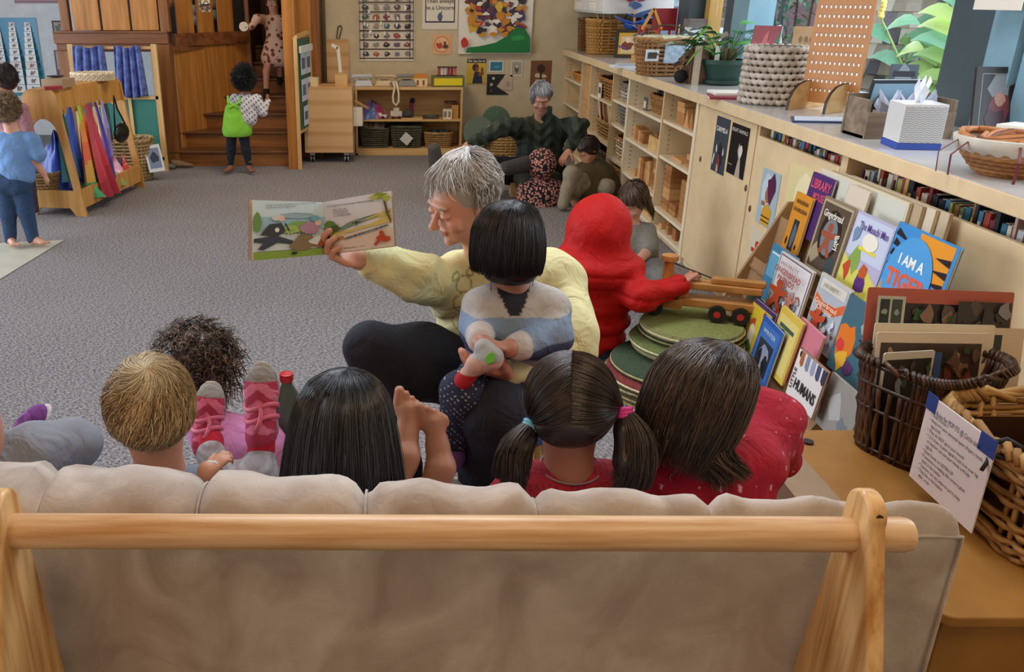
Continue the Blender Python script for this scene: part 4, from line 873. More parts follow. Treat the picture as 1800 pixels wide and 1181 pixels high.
# picture books standing near the window
c0 = cz(1334, 158)
def stand_book(name, label, px, py, w, h, rz, cov, polys, t=.012, lean=.15, z=ZT, cat='book', m_=GLOSS, group=None, txts=()):
    p = oZ(px, py, z); xa = Vector((cos(rz), sin(rz), 0)); m = frame(p, xa, Vector((-sin(rz) * lean, cos(rz) * lean, 1)))
    T = thing(name, label, cat, p, group)
    MB('efe9dc').prism(rect(.002, .002, w - .002, h - .002), t * .7, m @ Matrix.Translation((0, 0, -t * .85))).build('pages', PAINT, T)
    mb = MB(cov).prism(rect(0, 0, w, h), t * .14, m @ Matrix.Translation((0, 0, -t * .14))); mb.prism(rect(0, 0, w, h), t * .14, m @ Matrix.Translation((0, 0, -t)))
    mb.prism(rect(-.001, 0, .002, h), t, m @ Matrix.Translation((0, 0, -t)))
    mb.flat(m, [(c, [(x * w, y * h) for x, y in P]) for c, P in polys]); mb.build('cover', m_, T)
    for s_, sz, x, y, c, kw in txts: text(s_, sz * h, m @ Matrix.Translation((x * w, y * h, 0)) @ Matrix.Rotation(kw.pop('rot', 0), 4, 'Z'), c, T, **kw)
    return T
stand_book('book', 'dark red and green marbled picture book standing behind the rope basket', 1302, 157, .17, .36, -.9, '8f2f38', [('a83a42', splat(.4, .5, .3, 9, .5, 1.6)), ('5a2430', splat(.3, .3, .2, 9, .5, 1.4)), ('2f6a45', [(.9, 0), (1, 0), (1, 1), (.85, .75), (.6, .35), (.7, .1)]), ('c05a50', splat(.5, .75, .12, 7, .5, 1.5))])
p = cz(1352, 158); mb = MB('dfe9f2').prism([(0, 0), (.13, 0), (.075, .36), (.0, .34)], .01, frame((p.x, p.y + .15, ZT), (.9, -.3, 0), (0, .2, 1))); one(mb, 'card', PAINT, 'tall white folded card standing behind the rope basket', 'card')
m = frame(cz(1392, 140) + Vector((0, .1, 0)), (.8, -.55, 0), (0, .1, 1)); mb = MB('b08a62').prism(rect(0, 0, .17, .33), .008, m); mb.flat(m @ Matrix.Translation((0, 0, .008)), [('7a5a3c', ellipse(.05 + .035 * k, .25, .012, .02, 12)) for k in range(3)]); one(mb, 'cardboard_sign', PAINT, 'brown cardboard with a dark squiggle standing behind the rope basket', 'cardboard')
for k, (x, y, w, c, rz) in enumerate(((1295, 176, .3, '8f2a34', -.2), (1300, 173, .3, 'e8e2d6', -.1))):
    p = cz(x, y); mb = MB(c).box((p.x + .02, p.y + .12, ZT + .006 + k * .013), (.26, .2, .012), rotm(0, 0, rz)); mb.C('f2eee4').box((p.x + .02, p.y + .12, ZT + .006 + k * .013), (.262, .19, .007), rotm(0, 0, rz))
    one(mb, 'book', PAINT, ['thin red book lying flat by the rope basket', 'thin white book lying flat on the red one by the rope basket'][k], 'book')
# rope basket (plump crochet)
p = cz(1370, 186); RB = thing('rope_basket', 'round basket crocheted from thick grey-beige rope', 'basket', (p.x, p.y + .13, ZT)); rc = Vector((p.x + .005, p.y + .13, ZT))
rb = MB(); nst = 26; rws = 9; rad = .145
for k in range(rws):
    for j in range(nst):
        a = 2 * pi * (j + .5 * (k % 2)) / nst; da = 2 * pi / nst
        rb.C(random.choice(['b5a898', 'a89a8a', 'c4b8a8'])); z = .018 + k * .031
        P = [rc + Vector((cos(a + da * f_) * (rad + o_), sin(a + da * f_) * (rad + o_), z + h_)) for f_, o_, h_ in ((-.75, -.003, .013), (-.35, .004, .003), (0, .006, -.003), (.35, .004, .003), (.75, -.003, .013))]
        rb.tube(P, [.009, .013, .0145, .013, .009], 6)
rb.build('woven_body', mat('rope_fibre', kind='paint', rough=.9), RB, smooth=True)
MB('8a7f72').lathe([(.001, 0), (rad - .01, 0), (rad - .008, .28), (rad - .02, .28), (rad - .02, .02), (.001, .02)], rc, 28).build('inner_wall', PAINT, RB)
# peg board on curved feet
p = cz(1440, 205); PB = thing('peg_board', 'orange perforated peg board standing in curved birch feet', 'peg board', (p.x + .05, p.y + .12, ZT))
bp0 = Vector((oZ(1416, 190, ZT).x, oZ(1416, 190, ZT).y + .06, ZT + .03)); xa = Vector((.55, -.83, 0)).normalized(); m = frame(bp0, xa, (-.04, .1, 1))
ORA = mat('orange_hardboard', 'c9874a', .5); bw, bh = .285, .62
pl = MB('c98a50').prism(rrect(0, 0, bw, bh, .02), .012, m); pl.build('board', ORA, PB)
holes = 0
hm = m @ Matrix.Translation((0, 0, .012))
for r in range(13):
    row = MB('5a3418')
    for c in range(11):
        x = .025 + c * .0235; y = .06 + r * .042
        row.flat(hm, [('7a4a24', ellipse(x, y, .0075, .0095, 10)), ('f6ecd8', ellipse(x + .0012, y - .0015, .0048, .0075, 10))])
    row.build('peg_row', GLOSS, PB)
for k, u in enumerate((.03, .22)):
    q = bp0 + xa * u - Vector((0, 0, .03)); nv = Vector((xa.y, -xa.x, 0))
    mm = Matrix(((nv.x, 0, xa.x, q.x), (nv.y, 0, xa.y, q.y), (0, 1, 0, q.z + .001), (0, 0, 0, 1)))
    prof = [(-.13, 0), (.17, 0), (.165, .05), (.14, .09), (.10, .118), (.05, .13), (0, .13), (0, .055), (-.03, .055), (-.03, .10), (-.09, .08), (-.125, .04)]
    MB('e8c48c').prism(prof, .012, mm).build('foot', BIRCHX, PB); 
    MB('3a2416').prism([(x * 1.004, y * 1.004) for x, y in prof[1:7]] + [(x * .985, y * .985) for x, y in reversed(prof[1:7])], .0125, mm).build('burnt_edge', PAINT, PB)
p = cz(1445, 215); mb = MB('2f3f6a').prism([(0, 0), (.34, -.05), (.40, .10), (.06, .16)], .008, Matrix.Translation((p.x - .13, p.y - .0, ZT))); mb.C('d8e6f4').prism([(.012, .008), (.335, -.04), (.385, .09), (.07, .145)], .01, Matrix.Translation((p.x - .13, p.y - .0, ZT))); one(mb, 'clipboard', GLOSS, 'flat dark-edged pad of white paper lying under the peg board', 'pad')
# wooden tray with name card and tissue box
q0 = oZ(1520, 245, ZT); q1 = oZ(1575, 262, ZT)
TC = thing('wooden_caddy', 'grey-brown wooden caddy with a slot handle holding papers and cards', 'box', (q0.x + .15, q0.y + .05, ZT))
WEA = mat('weathered_caddy', '8f7c66', .7, 'wood', c2='655444', axis=0)
ca = Vector((q0.x + .0, q0.y + .02, ZT)); xd = Vector((1, .02, 0)).normalized(); yd = Vector((-.02, 1, 0)).normalized(); Wc, Dc, Hc = .34, .17, .155
mF = frame(ca, xd, (0, 0, 1)); 
MB().prism(rect(0, 0, Wc, .10), .012, mF).build('front_panel', WEA, TC); mB = frame(ca + yd * Dc, xd, (0, 0, 1))
ang = [2 * pi * i / 24 for i in range(24)]
def rectray(a, c, x0, y0, x1, y1):
    d = Vector((cos(a), sin(a))); t = 9
    if abs(d.x) > 1e-6: t = min(t, ((x1 if d.x > 0 else x0) - c[0]) / d.x)
    if abs(d.y) > 1e-6: t = min(t, ((y1 if d.y > 0 else y0) - c[1]) / d.y)
    return (c[0] + d.x * t, c[1] + d.y * t)
angs = sorted(ang + [math.atan2(y - .13, x - Wc / 2) % (2 * pi) for x, y in ((0, 0), (Wc, 0), (Wc, Hc), (0, Hc))])
MB().ring([rectray(a, (Wc / 2, .13), 0, 0, Wc, Hc) for a in angs], [(Wc / 2 + .06 * cos(a), .128 + .012 * sin(a)) for a in angs], .012, mB).build('back_panel', WEA, TC)
for u in (0, Wc - .012): MB().b2(ca + Vector((u, .0, 0)), ca + Vector((u + .012, Dc, Hc - .01))).build('side_panel', WEA, TC)
MB('4a3c30').b2(ca, ca + Vector((Wc, Dc, .012))).build('base', PAINT, TC)
mK = frame(oZ(1519, 233, ZT) + Vector((0, -.035, 0)), (.16, -.045, 0), (0, .12, 1)); NC = thing('name_card', 'small card hand-lettered KATHY in purple capitals', 'card', mK.translation)
MB('e9d9bd').prism(rect(0, 0, .135, .095), .004, mK).build('card', PAINT, NC); text('KATHY', .075, mK @ Matrix.Translation((.0675, .047, .004)), '5f3a5f', NC, width=.115, bold=.02, z=.001)
tq = oZ(1577, 262, ZT); TB = thing('tissue_box', 'cube tissue box with grey and white herringbone pattern on a blue base', 'tissue box', (tq.x + .07, tq.y + .07, ZT))
Rz = Matrix.Rotation(-.14, 3, 'Z'); tcn = Vector((tq.x + .075, tq.y + .055, ZT)); TW = .145; TH = .135
MB('2f4aa0').box(tcn + Vector((0, 0, .012)), (TW + .004, TW + .004, .022), Rz).build('base', PAINT, TB); MB('d4d2d0').box(tcn + Vector((0, 0, .024 + TH / 2)), (TW, TW, TH), Rz).build('box', GLOSS, TB, bevel=.002)
hb = MB('8a8f98')
mfr = frame(tcn + Rz @ Vector((-TW / 2, -TW / 2 - .0005, 0)) + Vector((0, 0, .024)), Rz @ Vector((1, 0, 0)), (0, 0, 1))
for r in range(17):
    for c in range(13):
        x = .003 + c * .0108; y = .002 + r * .0078; s_ = 1 if c % 2 else -1; a0 = y + (.005 if s_ < 0 else 0)
        if y + .011 > TH: continue
        hb.flat(mfr, [('8f949c', [(x, a0), (x + .0105, a0 + s_ * .005), (x + .0105, a0 + s_ * .005 + .0028), (x, a0 + .0028)])])
tag(hb.build('herringbone_pattern', PAINT, TB), kind='stuff')
def crumple(name, label, c, r, col, n=7, m_=None, parent=None, h=1.0):
    mb = MB(col)
    for k in range(n):
        a = k * 2 * pi / n + random.uniform(-.3, .3); d = Vector((cos(a), sin(a), 0)); s_ = Vector((-d.y, d.x, 0))
        P = []
        for i in range(5):
            t = i / 4; P += [c + d * r * t * .5 + s_ * r * (-.35 + .1 * sin(k + i)) * (1 - .3 * t) + Vector((0, 0, r * h * t * (1.2 + .4 * sin(k * 2)))), c + d * r * t * .6 + s_ * r * (.35) * (1 - .3 * t) + Vector((0, 0, r * h * t * (1.1 + .4 * cos(k * 3))))]
        mb.add(P, [(2 * i, 2 * i + 1, 2 * i + 3, 2 * i + 2) for i in range(4)])
    if parent is not None: return mb.build(name, m_ or PAINT, parent, smooth=True)
    return one(mb, name, m_ or PAINT, label, 'paper', smooth=True)
crumple('tissue', '', tcn + Vector((0, 0, TH + .02)), .045, 'eaf0fa', 4, parent=TB, h=1.4)
for k in range(3): crumple('wrapping_bag', ['crumpled clear gift bag at the left in the wooden caddy', 'white rounded paper bag in the middle of the wooden caddy', 'shiny clear bag rising at the right of the wooden caddy'][k], ca + Vector((.12 + .07 * k, .09, .06)), .075, ['d0d6e4', 'dcdcf0', 'c8cede'][k], 8, GLOSS)
stand_book('book', 'grey-blue polar picture book tilted in the left of the wooden caddy', 1550, 210, .10, .22, -.35, '5a6a7a', [('8fa0ae', splat(.5, .5, .36, 9, .3, 1.2)), ('e8eef0', [(.35, .1), (.6, .1), (.62, .45), (.5, .58), (.38, .4)]), ('3a4450', rect(.1, .78, .9, .88)), ('a8835a', rect(0, 0, 1, .06))], z=ZT + .04)
p = ca + Vector((.17, .14, .1)); mb = MB('2c3440').box(p + Vector((0, 0, .06)), (.2, .012, .1), rotm(.2, 0, 0)).C('8fb0c4').box(p + Vector((0, -.007, .055)), (.19, .002, .08), rotm(.2, 0, 0)); one(mb, 'picture_card', GLOSS, 'blue card with a dark top edge standing at the back of the caddy', 'card')
# framed photos and dome basket at the near end
def photo_frame(label, px, py, w, h, rz, polys, base='1b1a1c'):
    p = oZ(px, py, ZT); T = thing('framed_photo', label, 'photo frame', p); m = frame(p, (cos(rz), sin(rz), 0), (.05, .3, 1))
    angs4 = rect(0, 0, w, h); inn = rect(.022, .022, w - .022, h - .022)
    MB(base).ring(angs4, inn, .018, m @ Matrix.Translation((0, 0, -.018))).build('frame', GLOSS, T)
    mb = MB('b8c0c6').prism(inn, .004, m @ Matrix.Translation((0, 0, -.012))); mb.flat(m @ Matrix.Translation((0, 0, -.008)), [(c, [(x * w, y * h) for x, y in P]) for c, P in polys]); mb.build('photo', GLOSS, T)
    MB(base).bar(m @ Vector((w / 2, h * .7, -.02)), m @ Vector((w / 2, h * .05, -.02)) + Vector((0, .12, -.0)), .03, .004).build('easel_back', PAINT, T)
photo_frame('black framed portrait standing on the counter beside the near window post', 1706, 240, .19, .27, -.15, [('2a2a30', rect(.15, .1, .85, .9)), ('8a9098', splat(.5, .72, .2, 9, .3)), ('7a3a40', splat(.5, .4, .2, 9, .3, 1.3)), ('c09080', splat(.5, .55, .1, 8, .2)), ('4a2a3a', splat(.45, .25, .18, 9, .4))])
photo_frame('black framed pink picture at the right edge of the photo on the counter', 1756, 240, .20, .28, -.2, [('c8c8d0', rect(.14, .09, .86, .91)), ('d0507a', splat(.5, .65, .2, 9, .4)), ('b03050', splat(.6, .3, .18, 9, .4)), ('e8e0e4', splat(.4, .45, .15, 8, .4))])
for k in range(6):
    p = oZ(1790, 262, ZT); mb = MB(['e8e0c8', 'd8cca8', 'efe8d8'][k % 3]).box((p.x + .02, p.y + .05, ZT + .008 + k * .0135), (.12, .10, .012), rotm(0, 0, .1 * k)); one(mb, 'note_pad', PAINT, 'small paper pad stacked behind the round lined basket', 'paper', 'pads behind the lined basket')
p = oZ(1790, 318, ZT); mb = MB(); DB = thing('basket', 'shallow wicker basket with a white cloth lining and red ribbons', 'basket', (p.x + .02, p.y + .10, ZT)); dc = Vector((p.x + .03, p.y + .10, ZT))
w_ = MB('a8703a')
for k in range(7):
    rr = .07 + .075 * (k / 6) ** .7; z = .005 + .085 * (k / 6)
    w_.C(random.choice(['a8703a', 'b8824a', '8f5c2c'])); w_.tube([dc + Vector((cos(2 * pi * i / 44) * (rr + .004 * (1 if (i + k) % 2 else -1)), sin(2 * pi * i / 44) * (rr + .004 * (1 if (i + k) % 2 else -1)), z)) for i in range(44)], .0085, 5, closed=True)
w_.build('woven_body', PAINT, DB, smooth=True)
MB('ddd6c8').lathe([(.12, .055), (.158, .085), (.165, .115), (.15, .118), (.13, .10)], dc, 32).build('lining', mat('white_lining', 'd9d2c4', .9, 'fabric', c2='b5ab9c'), DB, smooth=True)
w_ = MB('9a5a2c')
for k in range(9): a = k * .7; w_.C(random.choice(['9a5a2c', 'b8743c', '7a4420'])); w_.tube([dc + Vector((cos(a + i * .5) * (.05 + .012 * k), sin(a + i * .5) * (.05 + .012 * k), .115 + .01 * sin(i + k))) for i in range(9)], .009, 5)
w_.build('wicker_lid', PAINT, DB, smooth=True)
for k, (a, L) in enumerate(((3.0, .13), (3.3, .12), (4.2, .15), (4.5, .10))):
    b = dc + Vector((cos(a) * .155, sin(a) * .155, .11)); e = b + Vector((cos(a) * .05, sin(a) * .05, -.104)); e.z = max(e.z, ZT + .004)
    MB('6a1f28').tube([b, b.lerp(e, .5) + Vector((cos(a) * .03, sin(a) * .03, .01)), e], .004, 4, flat=.5).build('ribbon', PAINT, DB)
mb = MB('2a221c').box(oZ(1712, 248, ZT) + Vector((.03, .01, .03)), (.16, .03, .022), rotm(0, 0, -.2)).C('b8b0a0').box(oZ(1712, 248, ZT) + Vector((.03, .01, .043)), (.16, .03, .006), rotm(0, 0, -.2)).C('2a221c').box(oZ(1712, 248, ZT) + Vector((.03, .01, .012)), (.14, .03, .02), rotm(0, 0, -.2)); one(mb, 'dark_case', PAINT, 'dark narrow case with a pale lid behind the ribboned basket', 'case')
p = oX(1718, 14, 2.27); m = frame((2.262, p.y - .13, 1.50), (.1, -.95, 0), (0, 0, 1)); mb = MB('e6dccb').prism(rect(-.12, 0, .12, .3), .003, m); mb.flat(m @ Matrix.Translation((0, 0, .003)), [('5a4236', rect(-.09, .14, .08, .28)), ('c8a888', splat(0, .2, .03, 8, .4))]); one(mb, 'photo_print', PAINT, 'photo with a white border taped to the dark window post', 'photo')
# animal posters and pictures on the cabinet doors
def door_pic(name, label, corners, base, polys, texts=(), off=.003, t=.002, cat='poster', X=XC):
    tl, tr, br, bl = [oX(x, y, X - off) for x, y in corners]
    ya = (tl.y + bl.y) / 2; yb_ = (tr.y + br.y) / 2; z1 = (tl.z + tr.z) / 2; z0 = (bl.z + br.z) / 2; w = ya - yb_; h = z1 - z0
    m = frame((X - off + .002, ya, z0), (0, -1, 0), (0, 0, 1)); mb = MB(base).prism(rect(0, 0, w, h), t, m)
    mb.flat(m @ Matrix.Translation((0, 0, t)), [(c, [(x * w, y * h) for x, y in P]) for c, P in polys])
    T = thing(name, label, cat, m.translation); mb.build('sheet', GLOSS, T)
    for s_, sz, x, y, c, kw in texts: text(s_, sz * h, m @ Matrix.Translation((x * w, y * h, t)), c, T, z=.002, **({**kw, 'width': kw['width'] * w} if 'width' in kw else kw))
door_pic('poster', 'slate-grey animal poster headed CARMELA on the cabinet door', ((1260, 201), (1283, 211), (1272, 309), (1250, 298)), '3a4650',
         [('2a2430', splat(.55, .28, .2, 10, .3, 1.2)), ('8a3a34', splat(.5, .15, .1, 8, .4, 1.5)), ('d8d8d4', [(.1, .1), (.2, .3), (.14, .34), (.04, .16)]), ('d8d8d4', splat(.28, .42, .05, 6, .4, 1.6)), ('c8ccd0', splat(.78, .4, .05, 6, .4, 1.6)), ('c8a088', splat(.5, .08, .1, 8, .4))], [('CARMELA', .12, .5, .78, 'e8e4dc', dict(width=.86, bold=.015))])
door_pic('poster', 'black poster headed RIGHT ANIMALS with a white animal, right of the slate one', ((1287, 213), (1318, 226), (1306, 315), (1277, 303)), '141416',
         [('b8a89c', [(.5, 0), (.8, 0), (.72, .3), (.66, .55), (.56, .66), (.5, .5), (.6, .35)]), ('e0d8d0', splat(.68, .5, .09, 8, .3, 1.4)), ('8a8a88', rect(.06, .18, .3, .2))], [('RIGHT ANIMALS', .1, .5, .88, 'c8c4bc', dict(width=.88, bold=.012))])
door_pic('poster', 'pale blue picture of a purple-haired child in a yellow dress', ((1342, 292), (1374, 308), (1356, 408), (1328, 386)), 'a8bcc4',
         [('c8d4d8', splat(.4, .6, .3, 9, .4, 1.2)), ('d8a02c', [(.25, .02), (.75, .02), (.8, .3), (.55, .42), (.3, .3)]), ('a86a44', splat(.5, .56, .16, 9, .2, 1.1)), ('5a2448', splat(.62, .7, .2, 9, .3, 1.2)), ('a86a44', rect(.2, .35, .4, .43)), ('2a2018', rect(.3, .08, .75, .1)), ('2a2018', rect(.28, .16, .76, .18))])
door_pic('poster', 'pale yellow picture behind the book rack on the cabinet door', ((1388, 285), (1440, 300), (1428, 440), (1370, 420)), 'e4d49c', [('f0e4b4', splat(.5, .6, .3, 9, .3)), ('d8a030', splat(.6, .25, .18, 9, .4)), ('4a3a28', splat(.6, .22, .05, 7, .4))])
door_pic('poster', 'white picture with a red gingerbread figure low on the cabinet door', ((1320, 396), (1350, 412), (1338, 480), (1310, 470)), 'd8cbb0', [('c0362c', splat(.5, .62, .12, 9, .1)), ('c0362c', [(.3, .5), (.7, .5), (.66, .2), (.5, .3), (.36, .2)]), ('c0362c', rect(.2, .42, .8, .52))])

# ================================================================== CUBBY CONTENTS
def cub(i, lvl): return YD[i + 1] + .025, YD[i] - .025, SH[i][lvl]
BLK = [mat('maple_block', 'd9a870', .5, 'wood', c2='c48f56', axis=1), mat('maple_block_dark', 'bf8a54', .5, 'wood', c2='a06c3c', axis=1), mat('maple_block_red', 'b07646', .5, 'wood', c2='935a30', axis=1)]
_blk = {}
def block(i, lvl, y, z, d, label, x=None, rz=0, m=0, grp=None, shape='box'):
    y0, y1, zs = cub(i, lvl); x = x if x is not None else XC + .04
    key = (tuple(d), m, shape)
    if key not in _blk:
        if shape == 'box': me = MB().box((0, 0, d[2] / 2), d)
        elif shape == 'tri': me = MB().prism([(-d[1] / 2, 0), (d[1] / 2, 0), (0, d[2])], d[0], Matrix(((0, 0, 1, -d[0] / 2), (1, 0, 0, 0), (0, 1, 0, 0), (0, 0, 0, 1))))
        else: me = MB().cyl((0, 0, 0), (0, 0, d[2]), d[1] / 2, n=20)
        o = me.build('wooden_block', BLK[m], None, bevel=.0025 if shape == 'box' else 0, smooth='auto' if shape == 'cyl' else False); _blk[key] = o
    else: o = _blk[key].copy(); COL.objects.link(o)
    o.location = (x + d[0] / 2, y, zs + z + .0005); o.rotation_euler = (0, 0, rz); tag(o, label, 'block', grp or 'wooden blocks in the cubbies'); return o
def stack(i, lvl, y, n, d, label, grp, x=None, m=None):
    for k in range(n): block(i, lvl, y + random.uniform(-.002, .002), k * (d[2] + .0008), d, label, x, random.uniform(-.02, .02), m if m is not None else random.choice([0, 1, 1, 2]), grp)
# column A (nearest)
L_ = 'wooden unit block in the top cubby nearest the posters'
block(5, 0, 5.55, 0, (.14, .16, .07), L_, m=1, grp='blocks in the top near cubby'); block(5, 0, 5.55, .071, (.14, .15, .035), L_, m=0, grp='blocks in the top near cubby'); block(5, 0, 5.56, .107, (.14, .14, .03), L_, m=0, grp='blocks in the top near cubby')
for k, y in enumerate((5.42, 5.33, 5.22)): block(5, 0, y, 0, (.07, .09, .105), 'triangular wooden block in the top cubby nearest the posters', m=k % 3, shape='tri', grp='triangular blocks')
L_ = 'flat wooden block lying in the second cubby down nearest the posters'
stack(5, 1, 5.30, 2, (.28, .14, .022), L_, 'flat blocks second cubby'); block(5, 1, 5.28, .047, (.1, .1, .035), L_, m=0, grp='flat blocks second cubby'); stack(5, 1, 5.52, 1, (.3, .2, .02), L_, 'flat blocks second cubby')
L_ = 'wooden block in the tall stacks of the near cubby column'
stack(5, 2, 5.66, 8, (.14, .14, .037), L_, 'tall stacks of blocks'); stack(5, 2, 5.50, 2, (.14, .14, .037), L_, 'tall stacks of blocks'); stack(5, 2, 5.30, 7, (.14, .13, .037), L_, 'tall stacks of blocks', m=1)
stack(5, 2, 5.46, 3, (.1, .14, .037), L_, 'tall stacks of blocks', x=XC + .2)
L_ = 'loose wooden block on the bottom shelf nearest the posters'
for k in range(7): block(5, 3, 5.22 + .075 * k, .0, (.12, .062, .035 + .02 * (k % 3)), L_, m=k % 3, rz=random.uniform(-.1, .1), x=XC + .03 + .03 * (k % 2), grp='loose bottom blocks')
mb = MB('8a8f94').box((XC + .16, 5.45, .08 + .10), (.1, .2, .03), rotm(0, .2, 0)); mb.C('8f8a7a').box((XC + .16, 5.45, .125), (.08, .1, .088)); one(mb, 'tin', PAINT, 'grey tin among the loose blocks on the bottom shelf', 'tin')
# column B
t = put_basket('basket', 'brown wicker basket with a dark tag in the top cubby of the second column', (XC + .20, 6.16, .781), .30, .42, .11, '9a6a3a', rows=6, tr=.011, rnd=.3)
o = MB('5a5a60').box((-.165, .18, .03), (.006, .09, .12)).C('d0ccc4').box((-.17, .18, .04), (.003, .06, .05)).build('tag', PAINT, None); o.parent = t
for k in range(5): mb = MB(['4a4038', '6a5a4a', '8a7a6a'][k % 3]).bar((XC + .12, 5.95 + k * .1, .905), (XC + .26, 6.05 + k * .09, .95), .03, .02); one(mb, 'wooden_animal', PAINT, 'dark wooden pieces heaped in the top basket of the second column', 'toy', 'pieces in the top basket')
for k in range(6): block(4, 1, 6.60 - k * .05, .0, (.08, .04, .10 - .006 * k), 'upright wooden block leaning in the middle cubby of the second column', m=k % 3, rz=0, grp='leaning blocks')
t = thing('wooden_box', 'open pale wooden box of blocks in the second column', 'box', (XC + .14, 6.0, .54)); 
MB().b2((XC + .04, 5.86, .5405), (XC + .24, 5.875, .63)).b2((XC + .04, 6.17, .5405), (XC + .24, 6.185, .63)).b2((XC + .04, 5.875, .5405), (XC + .052, 6.17, .63)).b2((XC + .228, 5.875, .5405), (XC + .24, 6.17, .63)).b2((XC + .052, 5.875, .5405), (XC + .228, 6.17, .55)).build('box', BIRCHX, t)
for k in range(3): mb = MB('b8854e').box((XC + .14, 5.94 + k * .08, .60), (.16, .05, .08), rotm(0, .1, 0)); one(mb, 'wooden_block', BLK[k], 'wooden block standing inside the open pale box', 'block', 'blocks inside the pale box')
L_ = 'wooden block in the stacks in the third cubby of the second column'
stack(4, 2, 5.93, 6, (.14, .14, .036), L_, 'stacks in the second column')
for k in range(4): block(4, 2, 6.12 + k * .085, 0, (.07, .07, .17 - .015 * (k % 2)), 'upright cylinder block in the third cubby of the second column', m=k % 3, shape='cyl' if k % 2 else 'box', grp='upright blocks')
block(4, 2, 6.5, 0, (.08, .08, .045), L_, m=0, grp='stacks in the second column')
L_ = 'long wooden plank block stacked at the bottom of the second column'
for k in range(6):
    for r in (0,): block(4, 3, 6.12, k * .026, (.13, .6 - .04 * (k % 3), .025), L_, m=k % 3, grp='long planks')
# column C
def bin_(i, lvl, label, col, h, wfrac=.8, m_=None, d=.28, x=None, c2=None, group=None):
    y0, y1, z = cub(i, lvl); return put_basket('basket', label, ((x or XC + .03) + d / 2, (y0 + y1) / 2, z + .001), d, (y1 - y0) * wfrac, h, col, rows=max(4, int(h / .025)), tr=.009, rnd=.25, c2=c2, group=group)
bin_(3, 0, 'grey string-filled container in the top of the narrow column', '7a7064', .13, c2='c8c0b4'); bin_(3, 1, 'mottled grey box on the second shelf of the narrow column', '6a6460', .15, c2='8f8a84')
bin_(3, 2, 'brown and white patterned basket in the narrow column', 'a06a3c', .17, c2='e8d8c0'); bin_(3, 3, 'brown box basket with a label at the bottom of the narrow column', 'a8783c', .16)
# column D
t = bin_(2, 0, 'wicker basket with a white paper tag in the third column', 'a8743c', .16, .8); o = MB('e8e4dc').box((-.15, .1, .05), (.004, .11, .14)).C('4a4a4a').box((-.153, .1, .06), (.002, .07, .05)).build('tag', PAINT, None); o.parent = t
bin_(2, 1, 'basket of pale sticks and cards in the third column', 'b08858', .14)
for k in range(8): mb = MB(['d8b888', 'c8b49a', 'e8dcc8', 'b87a4a'][k % 4]).bar((XC + .05 + .02 * (k % 3), 7.4 + k * .06, .52), (XC + .02 + .03 * (k % 3), 7.38 + k * .065, .70), .03, .012); one(mb, 'card_stick', PAINT, 'pale stick or card poking out of the basket in the third column', 'card', 'cards in the third column')
bin_(2, 2, 'dark basket on the bottom shelf of the third column', '5a4a38', .2)
# column E : upright planks
for lvl, h in ((0, .50), (1, .34)):
    for k in range(4):
        mb = MB().box((XC + .03 + .045 * k + .015, 8.285, SH[1][lvl] + h / 2 + .001), (.04, .30, h)); one(mb, 'wooden_board', BLK[(k + lvl) % 3], ('tall upright wooden panels filed in the narrow cubby, upper shelf' if lvl == 0 else 'wooden panels filed in the narrow cubby, lower shelf'), 'board', 'panels upper' if lvl == 0 else 'panels lower')
# column F
bin_(0, 0, 'orange wooden holder with upright pegs in the far top cubby', 'd08a3a', .06, .5)
for k in range(5): mb = MB('c88a4a').cyl((XC + .1 + .03 * (k % 2), 8.72 + k * .06, .822), (XC + .1, 8.72 + k * .06, .90), .008, n=6); one(mb, 'peg', PAINT, 'thin wooden peg standing in the far top cubby', 'peg', 'pegs in the far cubby')
mb = MB('a86a3a').ball((XC + .12, 8.72, .57), .055, 12).C('3a2a24').ball((XC + .12, 8.66, .66), (.03, .03, .06), 8); one(mb, 'toy_animal', PAINT, 'brown rounded toy in the far middle cubby', 'toy', smooth=True)
bin_(0, 2, 'dark low basket at the bottom of the far cubby', '6a5238', .2, .6)

# ================================================================== FUTON (foreground)
SUE = bpy.data.materials.new('tan_suede'); SUE.use_nodes = True; nt = SUE.node_tree; b_ = nt.nodes['Principled BSDF']; b_.inputs['Roughness'].default_value = .95; b_.inputs['Sheen Weight'].default_value = .35; b_.inputs['Sheen Tint'].default_value = (.9, .85, .85, 1)
tc = nt.nodes.new('ShaderNodeTexCoord'); n1 = nt.nodes.new('ShaderNodeTexNoise'); n1.inputs['Scale'].default_value = 7; n1.inputs['Detail'].default_value = 6; n1.inputs['Distortion'].default_value = 1.2
mp = nt.nodes.new('ShaderNodeMapping'); mp.inputs['Scale'].default_value = (1, 1.5, .8); nt.links.new(tc.outputs['Object'], mp.inputs[0]); nt.links.new(mp.outputs[0], n1.inputs['Vector'])
rp = nt.nodes.new('ShaderNodeValToRGB'); rp.color_ramp.elements[0].position = .3; rp.color_ramp.elements[0].color = lin('a99a90') + (1,); rp.color_ramp.elements[1].position = .7; rp.color_ramp.elements[1].color = lin('d3cac4') + (1,)
nt.links.new(n1.outputs[0], rp.inputs[0]); nt.links.new(rp.outputs[0], b_.inputs['Base Color'])
n2 = nt.nodes.new('ShaderNodeTexNoise'); n2.inputs['Scale'].default_value = 34; n2.inputs['Detail'].default_value = 5; n2.inputs['Distortion'].default_value = 2; bn = nt.nodes.new('ShaderNodeBump'); bn.inputs['Strength'].default_value = .35; bn.inputs['Distance'].default_value = .004
nt.links.new(tc.outputs['Object'], n2.inputs['Vector']); nt.links.new(n2.outputs[0], bn.inputs['Height']); nt.links.new(bn.outputs[0], b_.inputs['Normal'])
PINE = mat('varnished_pine', 'eec48a', .33, 'wood', c2='bd8242', axis=2, scale=2.2, bump=.1)
